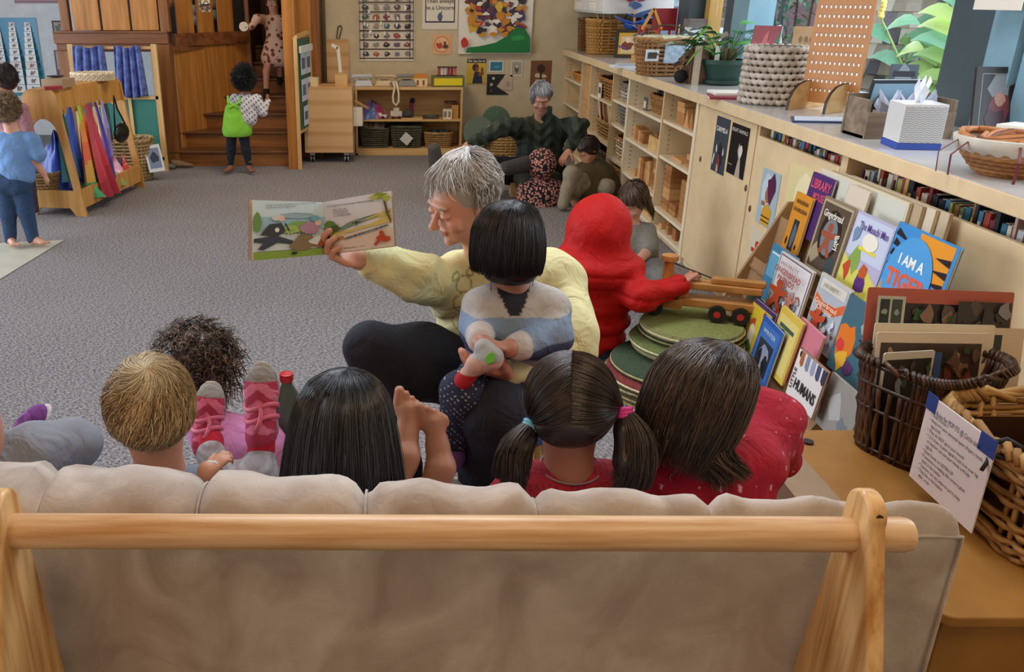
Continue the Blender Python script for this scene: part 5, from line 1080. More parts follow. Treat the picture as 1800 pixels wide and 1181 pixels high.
PINX = mat('varnished_pine_bar', 'eac69c', .35, 'wood', c2='c48f58', axis=0, scale=2.4, bump=.2)
FR = thing('wooden_futon', 'varnished pine futon frame with round back rail and tapered side boards', 'sofa frame', (.07, 1.3, 0))
bc_ = Vector((0, 1.12, .772))
MB().tube([(-.68, 1.062, .818), (-.66, 1.062, .818), (.744, 1.062, .811), (.754, 1.062, .811), (.757, 1.062, .811)], [.021, .026, .026, .0235, .017], 28).build('back_rail', PINX, FR, smooth='auto')
def side(xi, sg):
    prof = [(1.060 + .036 * cos(t), .850 + .036 * sin(t)) for t in [-.15 + (pi + .3) * k / 14 for k in range(15)]] + [(.954, .654), (.70, .0), (1.137, .0), (1.137, .48), (1.098, .79)]
    m = Matrix(((0, 0, sg, xi), (1, 0, 0, 0), (0, 1, 0, 0), (0, 0, 0, 1))); return MB().prism(prof if sg > 0 else prof, .027, m).build('side_board', PINE, FR, bevel=.006)
prof_shift = 0
side(.668, 1); side(-.592, 1)
MB('3a2416').cyl((.682, 1.0265, .862), (.682, 1.032, .862), .0055, n=12).build('screw_hole', PAINT, FR)
MB().b2((-.592, 1.02, .08), (.694, 1.05, .18)).build('rear_rail', PINE, FR); MB().b2((-.592, 1.84, .24), (.694, 1.87, .31)).build('front_rail', PINE, FR)
MB().b2((-.618, 1.12, .0), (-.592, 1.87, .30)).build('base_panel', PINE, FR); MB().b2((.694, 1.12, 0), (.72, 1.87, .30)).build('base_panel', PINE, FR)
for k in range(5): MB().b2((-.591, 1.36 + k * .1, .29), (.693, 1.41 + k * .1, .31)).build('slat', PINE, FR)
# mattress: back part
FM = thing('futon_mattress', 'thick tan suede futon mattress with tufted top edge over the frame', 'mattress', (.07, 1.3, .31))
seams = [-1.02, -.645, -.355, -.055, .21, .455, .80]
sx_ = [oZ(x, 860, .80).x for x in (-330, 75, 352, 643, 938, 1240)] + [.905]
mb = MB(); nx = 150; xL, xR = -1.1, .905
def top_prof(x):
    t = (x + .75) / 1.65; t = min(1, max(0, t))
    yf_ = 1.325 - .150 * t; zt__ = .822 - .024 * t
    return yf_, zt__
K = 30; vs = []
for i in range(nx + 1):
    x = xL + (xR - xL) * i / nx
    d = min(abs(x - s_) for s_ in sx_[1:-1]); pin = math.exp(-(d / .014) ** 2); lump = 0
    e = max(0, 1 - (xR - x) / .055); endr = 1 - (1 - sqrt(max(0, 1 - e * e))) * .9
    yf_, zt__ = top_prof(x); yb = 1.142
    # cross section polygon (y,z) loop: up the back face, over the top, down the front
    hw = (yf_ - yb) / 2; yc = (yf_ + yb) / 2
    P = []
    zlow = .30
    for j in range(K + 1):
        u = j / K
        if u < .30: a = u / .30; y = yb + .012 * (1 - a); z = zlow + (zt__ - .075 - zlow) * a
        elif u < .62:
            a = (u - .30) / .32 * pi; y = yc - cos(a) * hw; z = zt__ - .075 + sin(a) ** .75 * (.075 + .006 * sin(x * 40))
        else: a = (u - .62) / .38; y = yf_ + .02 * a; z = (zt__ - .075) * (1 - a) + zlow * a
        if .30 <= u <= .66:
            y = yc + (y - yc) * (1 - .10 * pin) ; z -= .027 * pin
        # wrinkles
        z += .0015 * sin(x * 95 + y * 60) * (1 if .3 < u < .62 else 0)
        y = yc + (y - yc) * endr; z = zt__ - .06 + (z - zt__ + .06) * (endr if z > zt__ - .06 else 1)
        P.append((x if e < 1 else xR, y, z))
    vs += P
mb.v = vs; n = K + 1
for i in range(nx):
    for j in range(K): mb.f.append((i * n + j, i * n + j + 1, (i + 1) * n + j + 1, (i + 1) * n + j)); mb.c.append(mb.col)
mb.f.append(tuple(nx * n + j for j in range(n))); mb.c.append(mb.col)
bk = mb.build('back_cushion', SUE, FM, smooth='auto')
mb = MB('6a5446')
for s_ in sx_[1:-1]:
    yf_, zt__ = top_prof(s_); yc = (yf_ + 1.142) / 2; hw = (yf_ - 1.142) / 2 * .9
    mm = MB('8a7260').tube([(s_, yc - cos(a) * hw, zt__ - .083 + .0 + sin(a) ** .75 * .060) for a in [pi * i / 20 for i in range(1, 21)]], .0022, 6); mm.build('seam_cord', SUE, FM, smooth=True)
mm = MB().tube([(.915 - .012, 1.150, z) for z in (.30, .5, .68, .745)] + [(.85, 1.143, .752), (.5, 1.142, .752), (0, 1.142, .748), (-1, 1.142, .745)], .0035, 6); mm.build('piping', SUE, FM, smooth=True)
mb = MB().box((.04, 1.60, .37), (1.36, .56, .11)); mb.build('seat_cushion', SUE, FM, bevel=.04)

# ================================================================== BENCH AND NEAR BASKETS
OCH = mat('ochre_bench_paint', 'ad7a34', .6, 'fabric', c2='99682a'); ZB = .45
BN = thing('bench', 'ochre painted low wooden storage bench under the near baskets', 'bench', (1.38, 1.68, 0))
MB().prism(rrect(1.04, 1.31, 1.735, 2.07, .03), .025, Matrix.Translation((0, 0, ZB - .025))).build('bench_top', OCH, BN, bevel=.005)
MB().b2((1.06, 1.335, 0), (1.72, 1.36, ZB - .026)).build('side_panel', OCH, BN); MB().b2((1.06, 2.0, 0), (1.72, 2.02, ZB - .026)).build('side_panel', OCH, BN); MB().b2((1.05, 1.36, 0), (1.07, 2.0, ZB - .026)).build('front_panel', mat('brown_bench_side', '8f6a44', .7), BN)
MB('201810').cyl((1.085, 1.995, ZB), (1.085, 1.995, ZB + .006), .014, n=14).build('cap', PAINT, BN)
m = frame((1.0385, 2.0, .30), (0, -1, 0), (0, 0, 1)); mb = MB('5f95a8').prism(rect(0, 0, .3, .12), .003, frame((1.047, 2.0, .30), (0, -1, 0), (0, 0, 1))); 
mb.flat(frame((1.044, 2.0, .30), (0, -1, 0), (0, 0, 1)), [(random.choice(['c8d8d8', '2f5a6f', '1f3a4a', '9a5a4a']), splat(random.uniform(.02, .28), random.uniform(.02, .10), .015, 7, .6)) for _ in range(26)]); one(mb, 'picture', PAINT, 'blue patterned picture strip on the side of the ochre bench', 'picture')
mb = MB('8f6f58').b2((.93, 1.50, 0), (1.03, 2.0, .46)); one(mb, 'side_box', mat('brown_side_box', 'a88c70', .8), 'plain brown box end standing between the futon and the ochre bench', 'box')
p = oZ(1540, 800, ZB); DBK = thing('wicker_basket', 'tall dark brown wicker magazine basket with handle hole on the bench', 'basket', (1.345, 1.965, ZB))
def stake_basket(T, c, w, d, h, cols, n=60, taper=.8, hole=True, rz=0):
    R = rotm(0, 0, rz)
    for nm in ('woven_body',):
        mb = MB()
        for i in range(n):
            a = 2 * pi * i / n + .18 * sin(8 * pi * i / n); e = .6; x = math.copysign(abs(cos(a)) ** e, cos(a)); y = math.copysign(abs(sin(a)) ** e, sin(a))
            mb.C(random.choice(cols)); P = []
            zt2 = h
            for k in range(9):
                t = k / 8; s_ = taper + (1 - taper) * t; o = .003 * sin(t * 16 + i * pi)
                P.append(c + R @ Vector((x * (w / 2 * s_ + o), y * (d / 2 * s_ + o), zt2 * t)))
            if hole and x < -.99 and abs(y) < .55: P = P[:7]
            mb.tube(P, .0062, 5)
        for k in range(4):
            t = [.06, .5, .76, .97][k]; s_ = taper + (1 - taper) * t
            if k == 2 and not hole: continue
            mb.C(cols[0]); mb.tube([c + R @ Vector((math.copysign(abs(cos(q)) ** .5, cos(q)) * w / 2 * s_ * 1.01, math.copysign(abs(sin(q)) ** .5, sin(q)) * d / 2 * s_ * 1.01, h * t)) for q in [2 * pi * j / 48 for j in range(48)]], .005, 5, closed=True)
        mb.build(nm, GLOSS, T, smooth=True)
    rm = MB()
    for j in range(76):
        a = 2 * pi * j / 76; b = 2 * pi * (j + 1.4) / 76; f_ = lambda q, o, z: c + R @ Vector((math.copysign(abs(cos(q)) ** .5, cos(q)) * (w / 2 + o), math.copysign(abs(sin(q)) ** .5, sin(q)) * (d / 2 + o), z))
        rm.C(random.choice(cols)); rm.tube([f_(a, -.008, h - .006), f_((a + b) / 2, .004, h + .012), f_(b, .012, h - .006)], .0058, 5)
    rm.build('braided_rim', GLOSS, T, smooth=True)
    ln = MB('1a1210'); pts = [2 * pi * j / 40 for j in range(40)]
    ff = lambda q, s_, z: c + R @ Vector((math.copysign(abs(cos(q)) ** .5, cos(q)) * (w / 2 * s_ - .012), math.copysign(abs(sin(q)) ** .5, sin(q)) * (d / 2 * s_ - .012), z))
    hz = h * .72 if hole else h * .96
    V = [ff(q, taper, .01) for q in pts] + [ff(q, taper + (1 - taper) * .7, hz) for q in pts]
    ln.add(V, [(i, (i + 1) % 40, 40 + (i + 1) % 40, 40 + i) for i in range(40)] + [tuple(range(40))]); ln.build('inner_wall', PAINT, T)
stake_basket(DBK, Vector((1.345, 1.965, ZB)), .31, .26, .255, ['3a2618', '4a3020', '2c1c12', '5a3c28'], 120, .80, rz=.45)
def sheet(name, label, o, xa, ya, w, h, base, polys, t=.004, rnd=.006, group=None):
    m = frame(o, xa, ya); mb = MB(base).prism(rrect(0, 0, w, h, rnd), t, m); mb.flat(m @ Matrix.Translation((0, 0, t)), [(c, [(x * w, y * h) for x, y in P]) for c, P in polys]); return one(mb, name, GLOSS, label, 'picture', group)
def photo_polys(n, x0=.05, y0=.06, x1=.95, y1=.9, cols=('3a3430', '5a4a40', '7a5a48', '2a2824', '9a7a60', '4f5a48', '8a8f94')):
    out = [(cols[0], rect(x0, y0, x1, y1))]
    for _ in range(n):
        r = random.uniform(.02, .06); out.append((random.choice(cols), splat(random.uniform(x0 + r, x1 - r), random.uniform(y0 + r * 1.8, y1 - r * 1.8), r, 8, .5, 1.8)))
    return out
bo = Vector((1.345, 1.965, ZB + .06)); R_ = rotm(0, 0, -.06)
Q = lambda x, y, z: bo + R_ @ Vector((x, y, z))
sheet('laminated_picture', 'large laminated red picture with two small portraits, tallest in the dark basket', Q(-.13, .085, .07), R_ @ Vector((1, .0, -.02)), (0, .25, 1), .37, .27, 'b8604f',
      photo_polys(46, .25, .1, .70, .86, ('2f2a2c', '4a3f3c', '3f6a3a', '8a6a5a', '5a5048', '2f5f2f')) + photo_polys(30, .60, .12, .96, .9, ('3a3634', '8a8a8e', '5a4a44', 'a08a7a')) + [('c0c4b8', rect(.03, .62, .22, .93)), ('2f3a38', rect(.05, .65, .115, .90)), ('3f4a44', rect(.13, .65, .20, .90)), ('8fa098', splat(.08, .78, .02, 7, .3, 1.5)), ('8fa098', splat(.165, .78, .02, 7, .3, 1.5)), ('3f7a3a', [(.25, .1), (.7, .1), (.62, .22), (.4, .2)])])
sheet('laminated_picture', 'white-bordered card with a dark edge at the right in the dark basket', Q(-.01, .05, .03), R_ @ Vector((1, 0, .0)), (0, .22, 1), .27, .22, 'dccab2', [('2f3a34', rect(.72, .2, .80, .92))])
sheet('laminated_picture', 'blank cream card edge just behind the front photo in the dark basket', Q(-.12, .045, .04), R_ @ Vector((1, 0, .0)), (0, .20, 1), .30, .22, 'e6dac4', [])
sheet('laminated_picture', 'front white-bordered photo of people outdoors in the dark basket', Q(-.122, .02, .02), R_ @ Vector((1, 0, .01)), (0, .18, 1), .28, .225, 'e2d2ba', photo_polys(60, .04, .05, .93, .88, ('4a3a30', '6a5040', '8a6448', '2f2824', '7a3f34', 'a88a60', '3f4a3a')) + [('3a2a24', splat(.3, .62, .07, 9, .2, 1.3)), ('a8785a', splat(.31, .58, .035, 8, .2, 1.3)), ('c09070', splat(.2, .45, .04, 8, .2, 1.3)), ('3f5a8a', rect(.48, .5, .54, .8))])
sheet('laminated_picture', 'small photo seen through the handle hole of the dark basket', Q(-.125, -.02, .02), R_ @ Vector((1, .2, .0)), (0, .10, 1), .14, .19, 'd8d0c0', photo_polys(16))
for k in range(6):
    p = oZ(1770, 610, .60) + Vector((.02 * k, 0, 0)); mb = MB('2c241c').C(['2c241c', '4a3c2c'][k % 2]).ball((1.66 + .012 * (k % 3), 1.86 + .012 * k, ZB + .02 + .03 * k), (.03, .025, .016), 8); one(mb, 'pine_cone', CLOTH, 'small dark lumpy object piled behind the near basket at the photo edge', 'object', 'dark objects behind the near basket', smooth=True)
# near big open-weave basket
nb = Vector((1.440, 1.61, ZB)); NB = thing('wicker_basket', 'large open-weave seagrass basket with black-tied handle at the right edge', 'basket', nb)
def sq(q, w, d): return Vector((math.copysign(abs(cos(q)) ** .45, cos(q)) * w / 2, math.copysign(abs(sin(q)) ** .45, sin(q)) * d / 2, 0))
wv = MB(); cols = ['b48a50', 'c49a60', '9a7038', 'a87c44', '8a6230']; w0, d0, h0 = .36, .40, .225; RN = rotm(0, 0, -.02)
for k in range(16):
    t = k / 15; dense = t < .16 or t > .72
    if not dense and k % 4 not in (0, 1): continue
    s_ = .86 + .14 * t
    for rr in (0, .006):
        wv.C(random.choice(cols)); wv.tube([nb + RN @ (sq(2 * pi * i / 72, w0 * s_ + (.014 if (i // 2 + k) % 2 else 0) + rr, d0 * s_ + (.014 if (i // 2 + k) % 2 else 0) + rr) + Vector((0, 0, h0 * t + .006 + .003 * sin(i * .9 + k)))) for i in range(72)], .0065, 6, closed=True)
for i in range(36):
    q = 2 * pi * i / 36; wv.C(random.choice(cols)); a1 = nb + RN @ sq(q, w0 * .86, d0 * .86); b1 = nb + RN @ (sq(q + (.05 if i % 2 else -.05), w0, d0) + Vector((0, 0, h0)))
    wv.tube([a1, a1.lerp(b1, .5) + Vector((0, 0, 0)), b1], .0055, 5); wv.tube([a1 + Vector((.006, .004, 0)), b1 + Vector((.006, .004, 0))], .0045, 5)
wv.build('woven_body', mat('seagrass', kind='paint', rough=.6), NB, smooth=True)
rm = MB()
for j in range(64):
    a = 2 * pi * j / 64; b = 2 * pi * (j + 1.7) / 64; ff = lambda q, o, z: nb + RN @ (sq(q, w0 + o, d0 + o) + Vector((0, 0, h0 + z)))
    rm.C(random.choice(cols[:3])); rm.tube([ff(a, -.012, -.006), ff((a + b) / 2, .012, .018), ff(b, .026, -.004)], .009, 6)
rm.build('braided_rim', mat('seagrass'), NB, smooth=True)
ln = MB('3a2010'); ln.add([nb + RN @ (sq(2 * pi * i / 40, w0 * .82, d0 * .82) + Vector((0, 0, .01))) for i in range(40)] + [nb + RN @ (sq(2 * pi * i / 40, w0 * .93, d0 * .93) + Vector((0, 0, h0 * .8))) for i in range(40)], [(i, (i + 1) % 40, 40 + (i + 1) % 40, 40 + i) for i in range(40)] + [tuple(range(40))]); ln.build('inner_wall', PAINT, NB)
tk = nb + RN @ Vector((-.185, -.06, h0)); MB('15151a').tube([tk + Vector((-.02, .01, .012)), tk + Vector((.0, 0, .026)), tk + Vector((.03, -.02, .014)), tk + Vector((.01, -.02, -.012)), tk + Vector((-.02, .0, -.01)), tk + Vector((-.03, .02, .01))], .006, 6).tube([tk + Vector((-.02, .01, .01)), tk + Vector((-.035, -.01, -.02)), tk + Vector((-.05, -.02, -.035))], .004, 6).build('black_tie', PAINT, NB, smooth=True)
YP_ = thing('yellow_toy', 'yellow and black rounded toy in the large open-weave basket', 'toy', nb + Vector((.03, 0, .13)))
MB('e0a020').ball(nb + Vector((.05, .02, .17)), (.11, .09, .075), 20).build('body', GLOSS, YP_, smooth=True)
MB('1c1a1c').tube([nb + Vector((-.03, .06, .215)), nb + Vector((.02, -.0, .25)), nb + Vector((.08, -.07, .235))], [.02, .028, .02], 10, flat=.4).tube([nb + Vector((.0, .1, .19)), nb + Vector((.07, .06, .248)), nb + Vector((.14, .0, .22))], .018, 8, flat=.4).build('black_band', GLOSS, YP_, smooth=True)
mb = MB('c84a4a').ball(nb + Vector((-.08, -.09, .12)), .05, 14); one(mb, 'pop_toy', GLOSS, 'small red toy low in the large open-weave basket', 'toy', smooth=True)
mb = MB('4a6ab0').ball(nb + Vector((-.07, .07, .11)), .05, 14); one(mb, 'pop_toy', GLOSS, 'small blue toy low in the large open-weave basket', 'toy', smooth=True)
# sign hanging on the basket
sa = oP(1633, 690, (nb.x - .19, nb.y, .6), Vector((1, .25, 0))); 
SG = thing('hanging_sign', 'white printed sheet of rules held by blue tape on the open-weave basket', 'sign', sa)
c_tl = oP(1634, 690, (1.222, 1.6, .6), Vector((1, 0, .0))); c_tr = oP(1752, 778, (1.222, 1.6, .6), Vector((1, 0, .0))); c_bl = oP(1600, 835, (1.222, 1.6, .6), Vector((1, 0, .0)))
xa = c_tr - c_tl; ya = c_tl - c_bl; m = frame(c_bl, xa, ya); ws = xa.length; hs = m.inverted() @ c_tl; hs = hs.y
MB('e9e0e2').prism(rect(0, 0, ws, hs), .003, m).build('sheet', GLOSS, SG)
mt = m @ Matrix.Translation((0, 0, .003))
tp = MB('23408a'); tp.prism(rect(-.004, hs - .035, .035, hs + .006), .001, mt); tp.build('blue_tape', PAINT, SG); tp = MB('23408a'); tp.prism(rect(ws - .05, hs - .036, ws + .003, hs + .006), .001, mt); tp.build('blue_tape', PAINT, SG)
text('Rules for POP ITS @ Circle time!', .017, mt @ Matrix.Translation((ws / 2, hs * .86, 0)), '3a3a6a', SG, width=ws * .66, z=.001)
lines = ['\u2022 Only choose 1', '\u2022 Keep it in your personal space (fingers, hands,', '   lap) body', '\u2022 They do NOT go in your mouth', '\u2022 1,2,3 down is your signal to put it on your lap', '   so teacher can see your hands and help', '   signals', '\u2022 Quiet hands on LISTEN UP', '\u2022 If someone is making silly noises it goes', '   back in the basket', '\u2022 Teachers can say when to put it away', '\u2022 They live in the basket', '   after circle']
text('\n'.join(lines), .0112, mt @ Matrix.Translation((ws * .10, hs * .46, 0)), '2a2a34', SG, align='LEFT', z=.001, width=ws * .8, line=1.15)

# ================================================================== BOOK RACK
e = Vector((0, -1, 0)); RX0, RX1, RZ0, RZ1, RY0, RY1 = 1.44, 1.72, .10, .66, 2.62, 3.60
upv = Vector((RX1 - RX0, 0, RZ1 - RZ0)).normalized(); nrm = Vector((-upv.z, 0, upv.x))
RK = thing('book_rack', 'brown slanted three-tier book display rack leaning by the cabinets', 'book rack', (1.6, 3.1, 0))
CARD = mat('brown_hardboard', 'a9845c', .7, 'wood', c2='97744e', axis=2)
for y in (RY1, RY0 - .02):
    MB().prism([(RX0 - .05, 0), (RX0 - .03, .22), (RX1 - .05, RZ1 + .07), (RX1, RZ1 + .07), (RX1, 0)] if y == RY1 else [(RX0 - .04, 0), (RX0 - .03, .16), (RX1 - .08, .5), (RX1, .5), (RX1, 0)], .018, Matrix(((1, 0, 0, 0), (0, 0, 1, y), (0, 1, 0, 0), (0, 0, 0, 1)))).build('side_panel', CARD, RK)
slope = lambda u, o=0: Vector((RX0, 0, RZ0)) + upv * u + nrm * o
bup = Vector((.13, 0, .99)).normalized(); nrmB = Vector((-bup.z, 0, bup.x))
for k, u in enumerate((0, .20, .40)):
    a = slope(u); b = a + bup * .21; MB().prism([(a.x, a.z), (b.x, b.z), (b.x + .008, b.z), (a.x + .008, a.z)], RY1 - RY0, Matrix(((1, 0, 0, 0), (0, 0, 1, RY0), (0, 1, 0, 0), (0, 0, 0, 1)))).build('tier_board', CARD, RK)
    MB().b2((a.x - .075, RY0, a.z - .012), (a.x + .012, RY1, a.z)).build('ledge', CARD, RK)
def rbook(label, px, py, w, h, row, off, cover, polys=(), txts=(), t=.010, rot=0, du=0, cat='picture book'):
    """picture book leaning on tier row; px,py = lower-left corner in the photo, off = distance in front of tier"""
    u = (0, .20, .40)[row]; w *= 1.22; h *= .93
    p0 = slope(u) + nrmB * (off + t + .012); P = oP(px, py, p0, nrmB); m = frame(P, (0, -1, 0), bup)
    if rot: m = m @ Matrix.Rotation(rot, 4, 'Z')
    T = thing('picture_book', label, cat, P)
    MB('ece4d2').prism(rect(.003, .003, w - .002, h - .003), t * .7, m @ Matrix.Translation((0, 0, -t * .85))).build('pages', PAINT, T)
    mb = MB(cover).prism(rect(0, 0, w, h), t * .15, m @ Matrix.Translation((0, 0, -t * .15))); mb.prism(rect(0, 0, w, h), t * .15, m @ Matrix.Translation((0, 0, -t))); mb.prism(rect(0, 0, .002, h), t, m @ Matrix.Translation((0, 0, -t)))
    mb.flat(m, [(c, [(x * w, y * h) for x, y in Q_]) for c, Q_ in polys], dz=.00025, z0=.0004); mb.build('cover', GLOSS, T)
    for s_, sz, x, y, c, kw in txts:
        kw = dict(kw); r_ = kw.pop('rot', 0)
        if 'width' in kw: kw['width'] *= w
        text(s_, sz * h, m @ Matrix.Translation((x * w, y * h, 0)) @ Matrix.Rotation(r_, 4, 'Z'), c, T, z=.0004 + .00025 * (len(polys) + 2), **kw)
    return T
# ================================================================== BODIES: smooth implicit surfaces meshed with surface nets
class Blob:
    def __init__(s, k=.02): s.P = []; s.k = k
    def cap(s, a, b, ra, rb=None, k=None, neg=False, c=None):
        s.P.append(('c', np.array(a, float), np.array(b, float), ra, ra if rb is None else rb, s.k if k is None else k, neg, c)); return s
    def chain(s, pts, rs, k=None, c=None):
        for i in range(len(pts) - 1): s.cap(pts[i], pts[i + 1], rs[i], rs[i + 1], k, c=c)
        return s
    def ell(s, ce, r, R=None, k=None, neg=False, c=None):
        s.P.append(('e', np.array(ce, float), np.array(R if R is not None else np.eye(3), float), np.array(r, float), None, s.k if k is None else k, neg, c)); return s
    def box(s, ce, h, R=None, rnd=.01, k=None, neg=False):
        s.P.append(('b', np.array(ce, float), np.array(R if R is not None else np.eye(3), float), np.array(h, float) - rnd, rnd, s.k if k is None else k, neg, None)); return s
    def mesh(s, h):
        lo = np.full(3, 1e9); hi = -lo
        bb = []
        for p in s.P:
            if p[0] == 'c': l = np.minimum(p[1] - p[3], p[2] - p[4]); u = np.maximum(p[1] + p[3], p[2] + p[4])
            elif p[0] == 'e': m = np.sqrt(((p[2] * p[3]) ** 2).sum(1)); l, u = p[1] - m, p[1] + m
            else: m = np.abs(p[2]) @ (p[3] + p[4]); l, u = p[1] - m, p[1] + m
            bb.append((l, u))
            if not p[6]: lo = np.minimum(lo, l); hi = np.maximum(hi, u)
        lo -= 3 * h; hi += 3 * h; n = np.ceil((hi - lo) / h).astype(int) + 1
        D = np.full(n, 1.0, np.float32)
        ax = [lo[i] + h * np.arange(n[i]) for i in range(3)]
        for p, (l, u) in zip(s.P, bb):
            k = max(p[5], 1e-4); m = k + 3 * h
            i0 = np.clip(((l - m - lo) / h).astype(int), 0, n - 1); i1 = np.clip(((u + m - lo) / h).astype(int) + 2, 1, n)
            if (i1 <= i0).any(): continue
            sl = tuple(slice(a, b) for a, b in zip(i0, i1))
            X = ax[0][sl[0]][:, None, None]; Y = ax[1][sl[1]][None, :, None]; Z = ax[2][sl[2]][None, None, :]
            if p[0] == 'c':
                a, b = p[1], p[2]; ba = b - a; L = max(ba @ ba, 1e-9)
                px, py, pz = X - a[0], Y - a[1], Z - a[2]
                t = np.clip((px * ba[0] + py * ba[1] + pz * ba[2]) / L, 0, 1)
                d = np.sqrt((px - t * ba[0]) ** 2 + (py - t * ba[1]) ** 2 + (pz - t * ba[2]) ** 2) - (p[3] + t * (p[4] - p[3]))
            else:
                px, py, pz = X - p[1][0], Y - p[1][1], Z - p[1][2]; R = p[2]
                q = [px * R[0, j] + py * R[1, j] + pz * R[2, j] for j in range(3)]
                if p[0] == 'e':
                    r = p[3]; k0 = np.sqrt((q[0] / r[0]) ** 2 + (q[1] / r[1]) ** 2 + (q[2] / r[2]) ** 2)
                    k1 = np.sqrt((q[0] / r[0] ** 2) ** 2 + (q[1] / r[1] ** 2) ** 2 + (q[2] / r[2] ** 2) ** 2) + 1e-9
                    d = k0 * (k0 - 1) / k1; d = np.maximum(d, -r.min())
                else:
                    e = [np.abs(q[j]) - p[3][j] for j in range(3)]
                    d = np.sqrt(sum(np.maximum(x, 0) ** 2 for x in e)) + np.minimum(np.maximum(np.maximum(e[0], e[1]), e[2]), 0) - p[4]
            A = D[sl]
            if p[6]:
                d = -d; hh = np.maximum(k - np.abs(A - d), 0) / k; D[sl] = np.maximum(A, d) + hh * hh * k * .25
            else:
                hh = np.maximum(k - np.abs(A - d), 0) / k; D[sl] = np.minimum(A, d) - hh * hh * k * .25
        ins = D < 0
        c = np.zeros(n - 1, np.int8)
        for i in (0, 1):
            for j in (0, 1):
                for l in (0, 1): c += ins[i:n[0] - 1 + i, j:n[1] - 1 + j, l:n[2] - 1 + l]
        act = np.argwhere((c > 0) & (c < 8)); idx = np.full(n - 1, -1, np.int32); idx[tuple(act.T)] = np.arange(len(act))
        acc = np.zeros((len(act), 3)); cnt = np.zeros(len(act)); cor = [(i, j, l) for i in (0, 1) for j in (0, 1) for l in (0, 1)]
        for a in cor:
            for axx in range(3):
                if a[axx]: continue
                b = list(a); b[axx] = 1
                va = D[tuple((act + a).T)]; vb = D[tuple((act + b).T)]; mk = (va < 0) != (vb < 0)
                t = np.where(mk, va / np.where(mk, va - vb, 1), 0); pt = act + np.array(a, float); pt[:, axx] += t
                acc[mk] += pt[mk]; cnt[mk] += 1
        V = lo + h * acc / cnt[:, None]
        F = []
        for axx in range(3):
            o1, o2 = [(1, 2), (2, 0), (0, 1)][axx]
            s0 = [slice(None)] * 3; s1 = [slice(None)] * 3; s0[axx] = slice(0, -1); s1[axx] = slice(1, None)
            A = ins[tuple(s0)]; B = ins[tuple(s1)]; E = np.argwhere(A != B)
            ok = (E[:, o1] > 0) & (E[:, o2] > 0) & (E[:, o1] < n[o1] - 1) & (E[:, o2] < n[o2] - 1); E = E[ok]
            sgn = A[tuple(E.T)]; q = []
            for d1, d2 in ((-1, -1), (0, -1), (0, 0), (-1, 0)):
                e = E.copy(); e[:, o1] += d1; e[:, o2] += d2; q.append(idx[tuple(e.T)])
            q = np.stack(q, 1); q[~sgn] = q[~sgn][:, ::-1]; F.append(q)
        return V, np.concatenate(F)
def arr_obj(name, V, F, colf, material, parent, smooth=True):
    me = bpy.data.meshes.new(name); off = wloc(parent) if parent is not None else Vector((0, 0, 0)); V2 = np.asarray(V) - np.array(off)
    me.vertices.add(len(V2)); me.vertices.foreach_set('co', V2.astype(np.float32).ravel())
    k = F.shape[1]; me.loops.add(F.size); me.loops.foreach_set('vertex_index', F.astype(np.int32).ravel())
    me.polygons.add(len(F)); me.polygons.foreach_set('loop_start', np.arange(0, F.size, k, dtype=np.int32)); me.update(calc_edges=True); me.validate()
    colr = colf(np.asarray(V)) if callable(colf) else np.tile(np.array(colf), (len(V), 1))
    C4 = np.ones((len(V), 4)); C4[:, :3] = colr
    ca = me.color_attributes.new('Col', 'FLOAT_COLOR', 'POINT'); ca.data.foreach_set('color', C4.astype(np.float32).ravel())
    if smooth: me.shade_smooth()
    me.materials.append(material); o = bpy.data.objects.new(name, me); COL.objects.link(o)
    if parent is not None: o.parent = parent
    return o
def flesh(blob, name, h, colf, material, parent):
    V, F = blob.mesh(h)
    return arr_obj(name, V, F, (lambda v: np.tile(np.array(lin(colf)), (len(v), 1))) if isinstance(colf, str) else colf, material, parent)
def nv(*a): return np.array(a, float)
def unit(v): v = np.array(v, float); return v / np.linalg.norm(v)
def hframe(f, up=(0, 0, 1)):
    """head frame: columns = side(x), forward(y), up(z)"""
    y = unit(f); x = unit(np.cross(y, np.array(up, float))); z = np.cross(x, y); return np.stack([x, y, z], 1)
def head(B, c, R, s, face=True, ears=True, adult=False):
    c = np.array(c, float); W = lambda *p: c + R @ (np.array(p) * s); E = lambda p, r, **k: B.ell(W(*p), np.array(r) * s, R, **k)
    k = .05 * s
    E((0, -.05, .12), (.335, .40, .37), k=k); E((0, .12, -.12), (.27, .27, .33), k=2 * k); E((0, .17, -.33), (.17 if not adult else .19, .19, .14), k=2 * k)
    if ears:
        for q in (-1, 1): E((q * .345, -.02, -.06), (.035, .075, .115), k=.02 * s); E((q * .375, .0, -.05), (.02, .04, .06), k=.01 * s, neg=True)
    if face:
        E((0, .36, .12), (.22, .06, .045), k=k)
        for q in (-1, 1):
            E((q * .135, .425, .01), (.075, .06, .05), k=.03 * s, neg=True); E((q * .17, .30, -.14), (.11, .10, .10), k=k)
        nl = .53 if adult else .46
        B.cap(W(0, .385, .03), W(0, nl - .03, -.11), .03 * s, .05 * s, k=.03 * s); E((0, nl - .01, -.125), (.05, .04, .042), k=.02 * s)
        for q in (-1, 1): E((q * .045, nl - .06, -.14), (.03, .035, .028), k=.02 * s)
        E((0, .375, -.245), (.095, .045, .026), k=.02 * s); E((0, .37, -.295), (.08, .045, .026), k=.02 * s); E((0, .42, -.27), (.085, .03, .007), k=.008 * s, neg=True)
        E((0, .34, -.42), (.08, .07, .06), k=k)
        if adult:
            for q in (-1, 1): E((q * .135, .372, .005), (.075, .055, .05), k=.02 * s)
